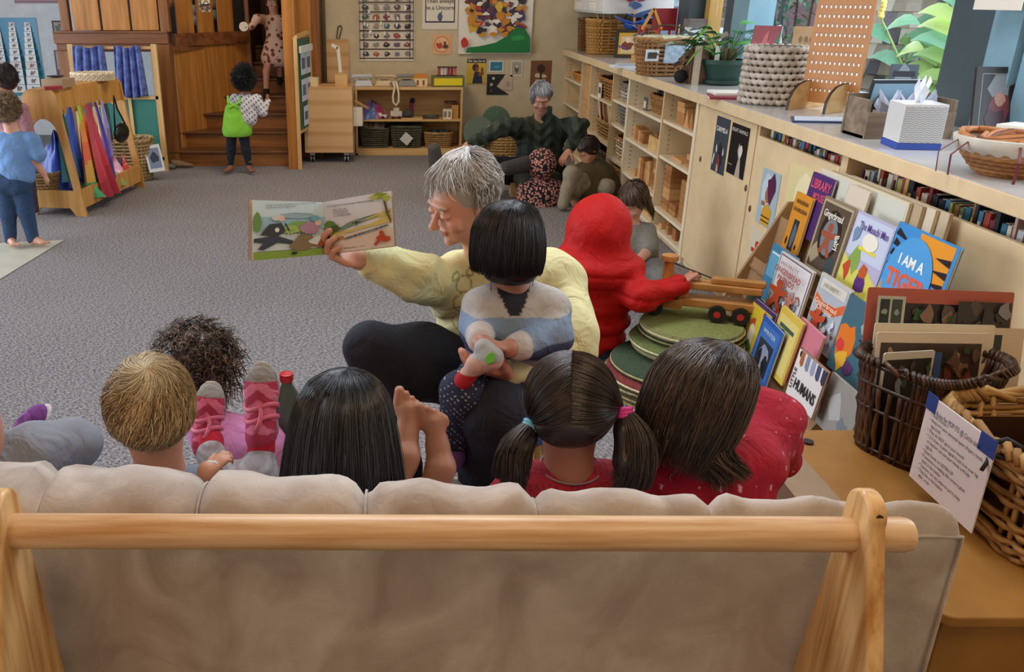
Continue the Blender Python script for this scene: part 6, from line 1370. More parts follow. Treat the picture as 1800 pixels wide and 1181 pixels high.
def eyes(parent, c, R, s, iris='4a3424', closed=False):
    c = np.array(c, float)
    for q in (-1, 1):
        p = c + R @ (nv(q * .135, .335, .01) * s); mb = MB('efeae4').ball(p, .058 * s, 12); g = c + R @ (nv(q * .135, .335 + .048, .0) * s); mb.C(iris).ball(g, .027 * s, 10); mb.C('101010').ball(c + R @ (nv(q * .135, .335 + .062, .0) * s), .017 * s, 8)
        mb.build('eye', GLOSS, parent, smooth=True)
def hand(B, w, d, n, s, curl=(.3, .3, .3, .3), spread=.1, thumb=1, tcurl=.3, tang=.8):
    """hand at wrist w, direction d, palm normal n (palm faces n), size s = hand length; thumb = +1/-1 side"""
    w = np.array(w, float); d = unit(d); n = np.array(n, float); n = unit(n - d * (n @ d)); x = np.cross(d, n) * thumb; R = np.stack([x, d, n], 1)
    B.ell(w + d * .26 * s, nv(.21, .28, .085) * s, R, k=.05 * s); B.cap(w - d * .1 * s, w + d * .12 * s, .13 * s, .15 * s, k=.06 * s)
    L = [.40, .45, .41, .32]; X = [.155, .052, -.052, -.148]
    for i in range(4):
        p = w + d * (.46 - .02 * abs(i - 1)) * s + x * X[i] * s; a = curl[i] * .5; q = X[i] * spread * 6
        dd = unit(d + x * q)
        r = .058 * s * (1 - .08 * (i == 3)); pts = [p - dd * .1 * s]; rs = [r * 1.1]
        for j, l in enumerate((.42, .32, .26)):
            v = dd * cos(a) + n * sin(a); p = p + v * L[i] * l * s; pts.append(p); rs.append(r * (1 - .09 * (j + 1))); a += curl[i] * (1.1 if j == 0 else .9)
        B.chain(pts, rs, k=.012 * s)
    p = w + d * .12 * s + x * .12 * s; a = tang; pts = [p]; rs = [.085 * s]
    for j, l in enumerate((.2, .17, .13)):
        v = unit(d * cos(a) + x * sin(a) + n * (.35 + tcurl * j * .6)); p = p + v * l * s; pts.append(p); rs.append((.072, .06, .052)[j] * s); a -= tcurl * .5
    B.chain(pts, rs, k=.03 * s)
def foot(B, a, d, s, up=(0, 0, 1), toes=True):
    """bare foot: heel at ankle a, pointing along d (sole normal = -up)"""
    a = np.array(a, float); d = unit(d); u = np.array(up, float); u = unit(u - d * (u @ d)); x = np.cross(d, u)
    B.chain([a - d * .12 * s - u * .12 * s, a + d * .25 * s - u * .12 * s, a + d * .55 * s - u * .16 * s], [.13 * s, .135 * s, .12 * s], k=.08 * s)
    B.cap(a, a - u * .1 * s, .13 * s, .14 * s, k=.06 * s); B.ell(a + d * .55 * s - u * .16 * s, nv(.19, .14, .085) * s, np.stack([x, d, u], 1), k=.05 * s)
    if toes:
        for i, (xx, l, r) in enumerate(((-.135, .16, .068), (-.045, .15, .05), (.03, .13, .046), (.095, .11, .043), (.15, .08, .04))):
            p = a + d * (.62 - .03 * i) * s - u * .17 * s + x * xx * s; B.cap(p, p + d * l * s + u * .02 * s, r * s, r * .9 * s, k=.012 * s)
def limbs(B, pts, rs, k=.03): B.chain([np.array(p, float) for p in pts], rs, k)
def wrinkle(V, f=60, amp=.002, seed=0):
    return amp * (np.sin(V[:, 2] * f + 3 * np.sin(V[:, 0] * f * .4 + seed)) + .6 * np.sin(V[:, 0] * f * .8 + V[:, 2] * f * .5 + seed))
def cloth(blob, name, h, colf, parent, material=CLOTH, amp=.002, f=60, quilt=0, qz=9):
    V, F = blob.mesh(h)
    if amp:
        # push verts along approximate normals
        fn = np.cross(V[F[:, 2]] - V[F[:, 0]], V[F[:, 3]] - V[F[:, 1]]); N = np.zeros_like(V)
        for j in range(4): np.add.at(N, F[:, j], fn)
        N /= np.linalg.norm(N, axis=1)[:, None] + 1e-12; V = V + N * (wrinkle(V, f, amp) + quilt * (np.abs(np.sin(V[:, 2] * 46 + V[:, 0] * 3)) ** .5 - .8) * np.clip((qz - V[:, 2]) * 30, 0, 1))[:, None]
    return arr_obj(name, V, F, (lambda v: np.tile(np.array(lin(colf)), (len(v), 1))) if isinstance(colf, str) else colf, material, parent)
# ---- hair: a shell plus combed strands
def tubes(paths, rad, cols, n=3):
    """paths (N,K,3) -> mesh arrays of thin tapering tubes"""
    P = np.asarray(paths); N, K, _ = P.shape; T = np.gradient(P, axis=1); T /= np.linalg.norm(T, axis=2)[..., None] + 1e-9
    ref = np.broadcast_to(nv(.31, .77, .55), T.shape); A = np.cross(T, ref); A /= np.linalg.norm(A, axis=2)[..., None] + 1e-9; Bn = np.cross(T, A)
    tp = np.sin(np.linspace(.35, 1, K) * pi * .97) ** .5; tp = np.maximum(tp, .12)
    V = np.empty((N, K, n, 3))
    for j in range(n):
        a = 2 * pi * j / n; V[:, :, j] = P + (A * cos(a) + Bn * sin(a)) * (rad * tp)[None, :, None]
    base = (np.arange(N) * K * n)[:, None, None]; i = np.arange(K - 1)[None, :, None]; j = np.arange(n)[None, None, :]; j2 = (j + 1) % n
    F = np.stack([base + i * n + j, base + i * n + j2, base + (i + 1) * n + j2, base + (i + 1) * n + j], -1).reshape(-1, 4)
    C_ = np.repeat(np.asarray(cols), K * n, axis=0)
    return V.reshape(-1, 3), F, C_
def shades(N, cols, seed=1, j=.12):
    r = np.random.RandomState(seed); base = np.array([lin(c) for c in cols]); c = base[r.randint(0, len(cols), N)]; return np.clip(c * (1 + j * r.randn(N, 1)), 0, 1)
def merge(parts):
    V = []; F = []; C_ = []; o = 0
    for v, f, c in parts: V.append(v); F.append(f + o); C_.append(c); o += len(v)
    return np.concatenate(V), np.concatenate(F), np.concatenate(C_)
def hair_obj(name, parts, parent, material=HAIR):
    V, F, C_ = merge(parts); return arr_obj(name, V, F, lambda v: C_, material, parent)
def shell_part(blob, h, col):
    V, F = blob.mesh(h); return V, F, np.tile(np.array(lin(col)), (len(V), 1))
def comb(c, R, r, N, prof, seed=1, crown=(0, -.3), end=(1.0, .1), start=.9, twist=0, K=12, wob=.03, lift=.012, ph=(0, 2 * pi), cut=None, seg=9):
    """strands flowing from the crown down. prof: list of (radius scale, height) from crown to tip, in head radii;
    end=(mean,jitter) of the fraction reached; ph = azimuth range (0 = right side, pi/2 = front)"""
    g = np.random.RandomState(seed); phi = g.uniform(ph[0], ph[1], N); t0 = g.uniform(0, start, N) ** 1.0 * .999; t1 = np.clip(end[0] + end[1] * g.randn(N), .1, 1.15)
    if cut is not None: t1 = np.minimum(t1, cut(phi) + .03 * g.randn(N)); 
    t0 = np.maximum(np.minimum(t0 * t1, t1 - .12), t1 - seg * (1 + .3 * g.randn(N))); u = np.linspace(0, 1, K)[None]; t = t0[:, None] + (t1 - t0)[:, None] * u
    px = np.array([p[0] for p in prof]); pz = np.array([p[1] for p in prof]); tt = np.linspace(0, 1, len(prof))
    rr = np.interp(t, tt, px); zz = np.interp(t, tt, pz) - np.maximum(t - 1, 0) * .8
    off = 1 + lift * g.rand(N)[:, None] * 4 + wob * g.randn(N)[:, None] * .5 * u
    a = phi[:, None] + twist * t + wob * g.randn(N)[:, None] * u + wob * .5 * np.sin(u * 6 + g.rand(N)[:, None] * 6)
    # crown shifted on the ellipsoid: blend
    X = rr * np.cos(a) * off; Y = rr * np.sin(a) * off; Z = zz * (1 + lift * g.rand(N)[:, None] * 3)
    w = np.clip(1 - t / .55, 0, 1) ** 1.5
    X = X + crown[0] * w; Y = Y + crown[1] * w
    P = np.stack([X * r[0], Y * r[1], Z * r[2]], -1)
    return np.asarray(c) + P @ np.asarray(R).T
def pull(c, R, r, N, tie, side, seed=1, K=12, bulge=1.03, part=0.0, front=.9, back=-1.0, jit=.02):
    """strands combed from a centre parting over one side of the head to a tie point (head units)"""
    g = np.random.RandomState(seed); th = g.uniform(-1, 1, N); a = (th + 1) / 2 * (front - back) + back
    # start points on the parting arc (x~0) from front hairline to nape, or spread over the side
    ang = a * pi / 2 * 1.15; s0 = np.stack([np.full(N, part) + side * g.rand(N) ** 2 * .55, np.sin(ang), np.cos(ang)], -1); s0 /= np.linalg.norm(s0, axis=1)[:, None]
    tie = np.array(tie, float); tn = tie / np.linalg.norm(tie); u = np.linspace(0, 1, K)
    om = np.arccos(np.clip(s0 @ tn, -1, 1))[:, None, None]; so = np.sin(om) + 1e-6
    P = (np.sin((1 - u)[None, :, None] * om) * s0[:, None] + np.sin(u[None, :, None] * om) * tn) / so
    rad = bulge + .02 * g.rand(N)[:, None, None] + jit * g.randn(N)[:, None, None] * np.sin(u * pi)[None, :, None] + (np.linalg.norm(tie) - bulge) * (u ** 6)[None, :, None]
    P = P * rad * np.array(r); return np.asarray(c) + P @ np.asarray(R).T
def tail(p0, p1, N, r0, r1, seed=1, K=10, curve=(0, 0, 0), wave=.004):
    """pony tail bundle from p0 to p1, r0 radius after the tie swelling to r1"""
    g = np.random.RandomState(seed); p0 = np.array(p0, float); p1 = np.array(p1, float); d = unit(p1 - p0); x = unit(np.cross(d, nv(.2, .9, .1))); y = np.cross(d, x)
    a = g.uniform(0, 2 * pi, N); q = np.sqrt(g.rand(N)); u = np.linspace(0, 1, K); L = (1 - .25 * g.rand(N) ** 2)
    rad = r0 * (1 - u) ** 3 + r1 * np.sin(np.clip(u * 1.05, 0, 1) * pi * .62) ** .8
    ctr = p0 + (p1 - p0) * (u[None, :, None] * L[:, None, None]) + np.array(curve) * np.sin(u * pi)[None, :, None]
    off = (x * np.cos(a)[:, None] + y * np.sin(a)[:, None])[:, None] * (q[:, None] * rad[None])[..., None]
    return ctr + off + wave * np.sin(u * 7 + a[:, None])[..., None] * x * u[None, :, None]
def person(label, loc): return thing('person', label, 'person', loc)
BOBP = [(0, 1.0), (.45, .93), (.78, .70), (.96, .35), (1.02, 0), (1.03, -.35), (1.0, -.7), (.93, -1.05)]
LONG = [(0, 1.0), (.45, .93), (.78, .70), (.96, .35), (1.0, 0), (.98, -.35), (.96, -.75), (.98, -1.2), (1.0, -1.7), (.95, -2.2)]
# ================================================================== PEOPLE
V3 = lambda p: np.array(p, float)
# ---- woman reading
WP = person('grey-haired woman in a pale yellow sweatshirt and dark trousers holding an open picture book', (.28, 2.15, 0))
hc = V3(oY(815, 350, 2.16)); hs = .208; Rw = hframe((-.80, -.42, -.36), (.18, 0, 1))
SK1, SK2 = 'd09880', 'b87a66'
B = Blob(.02); head(B, hc, Rw, hs, adult=True)
sh = V3(oY(872, 455, 2.22)); shL = sh + nv(-.15, .02, -.02); shR = V3(oY(972, 452, 2.16))
nb_ = sh + nv(-.01, .0, .02)
B.cap(hc + Rw @ (nv(0, -.10, -.25) * hs), nb_ + nv(0, 0, -.04), .055, .062, k=.04)
elL = V3(oY(722, 482, 2.06)); wrL = V3(oY(640, 456, 1.99)); elR = V3(oY(1000, 610, 2.06)); wrR = V3(oY(893, 655, 1.86))
B.chain([sh + nv(0, 0, -.05), sh + nv(-.12, 0, -.075), elL, wrL], [.05, .05, .038, .028]); hd = V3(oY(585, 452, 1.96)) - wrL
hand(B, wrL, hd + nv(0, 0, .01), (.25, -.35, .9), .175, curl=(.75, .8, .85, .9), thumb=1, tang=.5, tcurl=.2)
B.chain([sh + nv(0, 0, -.05), sh + nv(.16, 0, -.085), elR, wrR], [.05, .05, .04, .03]); hand(B, wrR, V3(oY(800, 640, 1.78)) - wrR, (.2, .35, .85), .185, curl=(.25, .3, .35, .4), thumb=-1, tang=.6)
def wcol(v):
    c = np.tile(np.array(lin(SK1)), (len(v), 1)); q = (v - hc) @ Rw / hs
    lip = (np.abs(q[:, 0]) < .09) & (q[:, 1] > .37) & (np.abs(q[:, 2] + .27) < .038); c[lip] = lin('b46a5e')
    ck = np.exp(-((np.abs(q[:, 0]) - .18) ** 2 + (q[:, 2] + .14) ** 2) / .015) * (q[:, 1] > .2); c = c * (1 - ck[:, None] * .35) + np.array(lin('c86a5a')) * ck[:, None] * .35; return c
flesh(B, 'body', .0042, wcol, SKIN, WP)
for q in (-1, 1):   # lowered lids and brows
    MB('4a3028').tube([hc + Rw @ (nv(q * .135 + k * .024, .424 - .008 * k * k, -.012 + .003 * k * k) * hs) for k in (-2, -1, 0, 1, 2)], .0016, 6).build('eyelash', PAINT, WP, smooth=True)
    MB('8a8078').tube([hc + Rw @ (nv(q * .135 + k * .03, .405 - .008 * k * k, .125 - .008 * k * k) * hs) for k in (-2, -1, 0, 1, 2)], .003, 6).build('eyebrow', PAINT, WP, smooth=True)
t_ = V3(oY(893, 585, 2.28)); hip = V3(oY(872, 700, 2.2)); hip[2] = .52
YB = Blob(.03); chest = (sh + nv(.035, .03, -.16)); Rt = hframe((-.25, -.95, 0))
YB.ell(chest, (.185, .125, .19), Rt, k=.06); YB.ell(t_, (.165, .125, .17), Rt, k=.08); YB.ell(hip + nv(.02, .06, .10), (.18, .15, .12), Rt, k=.08)
YB.cap(sh + nv(-.09, .0, -.07), sh + nv(.14, .0, -.06), .085, .085, k=.06); YB.cap(sh + nv(0, 0, -.05), nb_ + nv(0, 0, -.015), .085, .062, k=.03)
A1 = sh + nv(-.13, .0, -.075); A2 = sh + nv(.175, -.0, -.085)
YB.chain([A1, elL, elL + (wrL - elL) * .55, wrL + (elL - wrL) * .12], [.075, .054, .044, .038], k=.035); YB.cap(wrL + (elL - wrL) * .1, wrL + (elL - wrL) * .02, .036, .035, k=.008)
YB.chain([A2, elR + nv(.0, .0, .02), elR + (wrR - elR) * .5, wrR + (elR - wrR) * .12], [.085, .07, .055, .045], k=.035); YB.cap(wrR + (elR - wrR) * .12, wrR, .042, .038, k=.008)
def ycol(v):
    g0 = V3(oY(820, 522, 2.03)); dr = np.zeros(len(v), bool)
    for dx, dz, rr in ((0, 0, .020), (.004, -.050, .030), (-.022, .026, .010), (.018, .026, .009), (.002, -.115, .026)): dr |= (np.abs(np.hypot(v[:, 0] - g0[0] - dx, v[:, 2] - g0[2] - dz) - rr) < .0022) & (v[:, 1] < sh[1] + .02)
    a = np.array(lin('e0d7a4')); b = np.array(lin('cfdcae')); c = np.array(lin('d6c27c')); w = .5 + .5 * np.sin(v[:, 2] * 21 + 2.5 * np.sin(v[:, 0] * 13)); w2 = .5 + .5 * np.sin(v[:, 0] * 25 + v[:, 2] * 9)
    o_ = a * (1 - .5 * w[:, None]) + b * .5 * w[:, None] * w2[:, None] + c * .5 * w[:, None] * (1 - w2[:, None]); o_[dr] = lin('9a9260'); return o_
cloth(YB, 'sweatshirt', .005, ycol, WP, amp=.005, f=60)

# trousers: right leg (viewer left) and left leg
TRb = Blob(.04); kn1 = V3(oY(652, 612, 2.03)); kn1b = kn1 + nv(0, 0, 0); hpL = hip + nv(-.09, 0, .04); hpR = hip + nv(.10, -.02, .02)
an1 = nv(.02, 1.98, .10); TRb.chain([hpL, (hpL + kn1) / 2 + nv(0, 0, .0), kn1], [.105, .10, .066], k=.04); TRb.chain([kn1, kn1 * .45 + an1 * .55 + nv(.02, .0, 0), an1], [.064, .062, .045], k=.03)
kn2 = V3(oY(868, 728, 1.80)); an2 = nv(.20, 1.96, .10); TRb.chain([hpR, (hpR + kn2) / 2, kn2], [.11, .10, .078], k=.04); TRb.chain([kn2, an2], [.074, .05], k=.03)
cloth(TRb, 'trousers', .007, '20222e', WP, amp=.002, f=40)
for q_ in (an1, an2): cloth(Blob(.02).chain([q_ + nv(0, .02, -.05), q_ + nv(-.03, -.14, -.06)], [.045, .035]), 'sock', .007, '4a3f78', WP, amp=0)
# short silver hair
g = [(0, 1.0), (.5, .93), (.82, .68), (1.0, .3), (1.02, 0.05), (.99, -.2), (.9, -.5)]
hr = nv(.345, .41, .385) * hs; hcn = hc + Rw @ (nv(0, -.06, .125) * hs)
fr = lambda ph: np.where(np.sin(ph) > .5, .36, np.where(np.sin(ph) > .15, .52, .92))
HB_ = Blob(.01).ell(hcn, hr * 1.0, Rw).ell(hcn + Rw @ (nv(0, -.10, -.15) * hs), hr * nv(.86, .80, .88), Rw, k=.02).ell(hc + Rw @ (nv(0, .42, -.04) * hs), nv(.36, .33, .42) * hs, Rw, neg=True, k=.01)
for q in (-1, 1): HB_.ell(hc + Rw @ (nv(q * .37, .03, -.1) * hs), nv(.10, .11, .15) * hs, Rw, neg=True, k=.01)
pr = [shell_part(HB_, .005, 'a09a94')]
st = comb(hcn, Rw, hr * 1.02, 3400, g, 3, crown=(.1, -.45), end=(.75, .2), start=.85, twist=.9, wob=.10, lift=.04, cut=fr, K=9, seg=.32)
pr.append(tubes(st, .0010, shades(3400, ["e4e4e8", 'c8c6c4', 'a8a29c', 'f6f6fa', '7f776f'], 4)))
st = comb(hcn, Rw, hr * 1.0, 1300, g, 8, crown=(.1, -.4), end=(.97, .08), start=1, wob=.06, lift=.03, K=7, seg=.3, ph=(2.9, 6.6)); pr.append(tubes(st, .0011, shades(1300, ['b8b4b0', '9a948c', 'd0ccc8', '7f776f'], 14)))
st = comb(hcn, Rw, hr * 1.05, 500, g, 5, crown=(.1, -.5), end=(.38, .06), start=.3, twist=1.2, wob=.12, lift=.06, K=10, ph=(.3, 2.8))
pr.append(tubes(st, .0012, shades(500, ['e8e8ea', 'c8c4c0', 'a8a098'], 9))); hair_obj('hair', pr, WP)
# low stool
mb = thing('stool', 'low blue-seated stool under the grey-haired woman', 'stool', (.33, 2.30, 0)); MB('3a5f9a').lathe([(.001, .35), (.16, .35), (.17, .36), (.17, .395), (.15, .40), (.001, .40)], (.33, 2.30, 0), 28).build('seat', PAINT, mb, smooth='auto')
for sx in (-1, 1):
    for sy in (-1, 1): MB('c89a5c').cyl((.33 + sx * .13, 2.30 + sy * .12, 0), (.33 + sx * .10, 2.30 + sy * .09, .35), .016, n=10).build('leg', PAINT, mb)
# ---- open book in her hand
bl = [V3(oY(x, y, Y)) for x, y, Y in ((444, 457, 1.86), (573, 446, 1.95), (568, 355, 1.98), (444, 351, 1.89))]
br_ = [V3(oY(x, y, Y)) for x, y, Y in ((573, 446, 1.95), (693, 432, 1.90), (687, 335, 1.93), (568, 355, 1.98))]
OB = thing('open_book', 'open illustrated picture book of a running gingerbread figure held up by the woman', 'book', Vector(bl[0]))
OB.location = Vector((bl[1] + br_[0]) / 2)
def page(q, polys, nm, bow=.012, depth=.014):
    q = [np.array(p) for p in q]; n = unit(np.cross(q[1] - q[0], q[3] - q[0])); sg = 1
    f = lambda u, v, o=0: (q[0] * (1 - u) + q[1] * u) * (1 - v) + (q[3] * (1 - u) + q[2] * u) * v + n * (bow * sin(pi * u) * sg + o)
    mb = MB('f2f6fc'); N = 10
    top = [f(i / N, v) for i in range(N + 1) for v in (0, 1)]; mb.add(top, [(2 * i, 2 * i + 2, 2 * i + 3, 2 * i + 1) for i in range(N)])
    for L in range(4):
        o = -depth * (L + 1) / 4; e = -.006 * (L + 1) if nm == 'left_pages' else .0; mb.C(['d8cfc0', 'c8a888', 'e0d8cc', 'b8927a'][L])
        pts = [f(i / N + (e if i < N / 2 else 0), v - .004 * L, o) for i in range(N + 1) for v in (0, 1)]; mb.add(pts, [(2 * i, 2 * i + 2, 2 * i + 3, 2 * i + 1) for i in range(N)])
    for k, (c, P) in enumerate(polys):
        mb.add([f(x, y, .0004 + .00022 * k) for x, y in P], [tuple(range(len(P)))], lin(c))
    return mb.build(nm, mat('book_paper', kind='paint', rough=.45), OB)
def sub(P, n=4):
    out = []
    for i in range(len(P)):
        a, b = P[i], P[(i + 1) % len(P)]
        for j in range(n): out.append((a[0] + (b[0] - a[0]) * j / n, a[1] + (b[1] - a[1]) * j / n))
    return out
def strips(c, x0, y0, x1, y1, n=8): return [(c, rect(x0 + (x1 - x0) * i / n, y0, x0 + (x1 - x0) * (i + 1) / n, y1)) for i in range(n)]
PL = strips('d4ecfc', .0, .4, 1, 1) + strips('a4d0ea', 0, .5, 1, .72) + strips('d4e4f0', 0, .14, 1, .42) + strips('8ab04a', 0, .0, 1, .13)
PL += [('86b46a', splat(.62, .55, .2, 14, .15, .5)), ('a8c86a', splat(.5, .5, .14, 12, .2, .5)), ('6f9a5a', splat(.04, .62, .06, 8, .2, 3)), ('9ab8c8', splat(.6, .75, .25, 12, .1, .2))]
PL += [('3a3f4a', [(.08, .42), (.2, .6), (.36, .62), (.42, .48), (.3, .38)]), ('3a4458', [(.0, .36), (.3, .40), (.52, .3), (.5, .24), (.3, .28), (.12, .16), (.05, .18), (.12, .28), (.0, .3)]), ('e8c8b8', ellipse(.36, .7, .05, .055)), ('d8d8da', ellipse(.29, .71, .06, .05)), ('f0f0f0', ellipse(.3, .5, .03, .04)), ('2a3040', [(.44, .5), (.48, .46), (.4, .6), (.42, .62)])]
PL += [('b890b0', splat(.76, .52, .15, 14, .1, .75)), ('e8c8bc', ellipse(.88, .62, .05, .06)), ('7ab0cc', splat(.84, .70, .07, 10, .1, .8)), ('8a7a5a', [(.45, .2), (.62, .42), (.78, .4), (.84, .2), (.7, .13), (.55, .12)]), ('a8583a', splat(.9, .25, .12, 10, .1, .8)), ('dce8f4', [(.72, .28), (.9, .4), (.92, .34), (.85, .2), (.75, .24)]), ('20283a', splat(.52, .08, .05, 8, .2, .5)), ('20283a', splat(.95, .15, .03, 8, .2, 1))]
for i in range(10): PL.append(('3a3a3a', rect(.42 + i * .05, .38, .425 + i * .05, .46)))
page(bl, PL, 'left_pages', .006)
PR = strips('dfe4f6', 0, .45, 1, 1) + strips('e4d4cc', 0, 0, 1, .34) + [('d8c878', sub([(0.0, .30), (1, .45), (1, .70), (.6, .55), (.2, .42), (0, .38)], 2)), ('7a9a8a', [(.1, .38), (.4, .55), (.62, .60), (.98, .66), (.98, .62), (.6, .52), (.3, .42)])]
PR += [('6a8a4a', splat(.1, .5, .12, 12, .2, 1)), ('4a6a3a', splat(.18, .46, .08, 10, .3, .8)), ('5a4030', [(.04, .22), (.08, .22), (.1, .4), (.05, .4)]), ('b8884a', [(.08, .2), (.3, .25), (.3, .31), (.08, .27)])]
for i in range(26): PR.append((random.choice(['5a5f6a', '8a8f98', '6f7480']), ellipse(.32 + i * .025, .245 + i * .006, .018, .022, 6)))
PR += [('6a4a38', [(.86, .9), (.9, .9), (.94, .6), (1.0, .4), (1.0, .5), (.97, .62), (.93, .92)]), ('8aa03a', splat(.85, .93, .12, 12, .3, .5)), ('a8b84a', splat(.95, .88, .06, 10, .3, .8)), ('b8c05a', splat(.78, .92, .06, 10, .3, .6))]
PR += [('c0401f', ellipse(.86, .27, .03, .045)), ('c0401f', [(.8, .22), (.9, .24), (.93, .16), (.98, .15), (.97, .11), (.9, .1), (.84, .13), (.78, .05), (.74, .07), (.8, .15)]), ('c0401f', [(.78, .2), (.98, .19), (.97, .16), (.78, .17)]), ('2a2a2a', ellipse(.52, .52, .014, .03)), ('2a2a2a', rect(.46, .51, .58, .525)), ('2a2a2a', rect(.51, .44, .515, .5)), ('2a2a2a', rect(.53, .44, .535, .5))]
page(br_, PR, 'right_pages', .006)
def lines(q, rows, c='3a3a4a'):
    q = [np.array(p) for p in q]; m = frame(q[0], q[1] - q[0], q[3] - q[0]); w = np.linalg.norm(q[1] - q[0]); h = np.linalg.norm(q[3] - q[0])
    for s_, x, y, ww in rows: text(s_, .0055, m @ Matrix.Translation((x * w, y * h, .009)), c, OB, align='LEFT', width=ww * w, z=0)
lines(bl, [('The little old woman and the little old man ran after him, shouting,', .2, .90, .68), ('Stop! We want to eat you, Gingerbread Boy!', .2, .86, .4)]); lines(br_, [('But the gingerbread boy just kept running. He laughed and he shouted,', .12, .90, .68), ('Run, run, run,', .2, .82, .2), ('as fast as you can!', .2, .78, .22), ('You cannot catch me,', .2, .74, .22), ('I am the Gingerbread Boy!', .2, .70, .26), ('And they could not catch him.', .3, .07, .3)])

# ---- child on her lap
KP = person('child with a black bob in a striped top sitting on the woman\'s lap', (.33, 1.9, 0))
kc = V3(oY(887, 420, 1.93)); ks = .175; Rk = hframe((-.62, .70, -.05), (.1, 0, 1)); SKa = 'b5806a'
B = Blob(.015); head(B, kc, Rk, ks); ksh = V3(oY(908, 505, 1.94)); B.cap(kc + nv(.0, .01, -.05), ksh + nv(0, 0, -.03), .036, .045, k=.03)
ke1 = V3(oY(972, 590, 1.88)); kw1 = V3(oY(895, 612, 1.78)); ke2 = V3(oY(838, 570, 1.92)); kw2 = V3(oY(846, 602, 1.80))
B.chain([ksh + nv(0, 0, -.05), ksh + nv(.08, 0, -.06), ke1, kw1], [.03, .03, .028, .022]); hand(B, kw1, V3(oY(862, 603, 1.76)) - kw1, (-.1, .1, -1), .10, curl=(.6, .6, .6, .6), thumb=-1); B.chain([ksh + nv(0, 0, -.05), ksh + nv(-.08, 0, -.06), ke2, kw2], [.03, .03, .028, .022]); hand(B, kw2, V3(oY(858, 618, 1.77)) - kw2, (.3, .2, -1), .09, curl=(.7, .7, .7, .7), thumb=1)
kh = V3(oY(885, 660, 1.93)); kkn = V3(oY(812, 690, 1.80)); kft = V3(oY(797, 775, 1.82))
flesh(B, 'body', .004, SKa, SKIN, KP)
TB_ = Blob(.025); TB_.ell(ksh + nv(.0, .01, -.10), (.115, .08, .11), None, k=.05); TB_.ell((ksh + kh) / 2 + nv(0, 0, -.02), (.105, .085, .12), None, k=.05); TB_.cap(ksh + nv(-.055, 0, -.045), ksh + nv(.06, 0, -.045), .05, .05)
TB_.chain([ksh + nv(.085, 0, -.06), ke1, kw1 + (ke1 - kw1) * .2], [.05, .043, .034], k=.025); TB_.chain([ksh + nv(-.08, 0, -.05), ke2, kw2 + (ke2 - kw2) * .2], [.048, .04, .032], k=.025)
def stripes(v):
    n = len(v); c = np.tile(np.array(lin('b8b4b2')), (n, 1)); z = v[:, 2] + .0 * v[:, 0]; z1 = ksh[2] - .05
    m1 = (z < z1) & (z > z1 - .05); m2 = (z <= z1 - .05) & (z > z1 - .105); c[m1] = lin('7f93b0'); c[m2] = lin('3a4468')
    c[z <= z1 - .105] = lin('8f97a8')
    cuff = (np.linalg.norm(v - kw1, axis=1) < .055); c[cuff] = lin('c4bebe'); cuff = (np.linalg.norm(v - kw2, axis=1) < .06); c[cuff] = lin('c4b8b4'); q = v - ksh; c[(q[:, 1] < -.02) & (np.abs(q[:, 0] + .012) < .030 + .5 * (q[:, 2] + .01)) & (q[:, 2] > -.045)] = lin('2a2838'); return c
cloth(TB_, 'striped_top', .005, stripes, KP, amp=.002, f=70)
LB = Blob(.02).ell(kh, (.11, .10, .07), None, k=.04).chain([kh + nv(-.05, -.02, 0), kkn, kft], [.065, .05, .038]); 
def dots_(v):
    c = np.tile(np.array(lin('262a44')), (len(v), 1)); m = (np.sin(v[:, 0] * 420 + v[:, 2] * 380) > .75) & (np.sin(v[:, 2] * 420 - v[:, 0] * 380) > .75); c[m] = lin('b8b8c4'); return c
cloth(LB, 'dotted_leggings', .0035, dots_, KP, amp=.001)
shoe_ = Blob(.01).chain([kft + nv(0, -.0, -.03), kft + nv(-.03, -.07, -.045)], [.036, .028]); cloth(shoe_, 'slipper', .005, '6a4a8a', KP, amp=0)
kr = nv(.40, .44, .42) * ks; kcn = kc + Rk @ (nv(0, -.05, .08) * ks)
Bb = [(0, 1.0), (.45, .93), (.78, .72), (.97, .35), (1.05, 0), (1.08, -.35), (1.08, -.75), (1.02, -1.12)]
fr2 = lambda ph: np.where(np.sin(ph) > .75, .62, 1.0)
sb = Blob(.015).ell(kcn, kr * 1.0, Rk); sb.chain([kcn + Rk @ (nv(0, -.06, .0) * ks), kcn + Rk @ (nv(0, -.08, -.40) * ks)], [.40 * ks, .385 * ks]); sb.ell(kc + Rk @ (nv(0, .48, -.2) * ks), nv(.30, .30, .4) * ks, Rk, neg=True, k=.02)
sb.box(kcn + nv(0, 0, -.60 * ks - .06), (.2, .2, .06), None, neg=True, k=.01)
pr = [shell_part(sb, .005, '0e0c10')]; st = comb(kcn, Rk, kr * 1.03, 3200, Bb, 21, crown=(0, -.2), end=(.98, .03), start=.55, wob=.025, lift=.02, cut=fr2, K=12)
pr.append(tubes(st, .0011, shades(3200, ['0c0b10', '15131a', '1c1a22', '26242e'], 22))); hair_obj('hair', pr, KP)
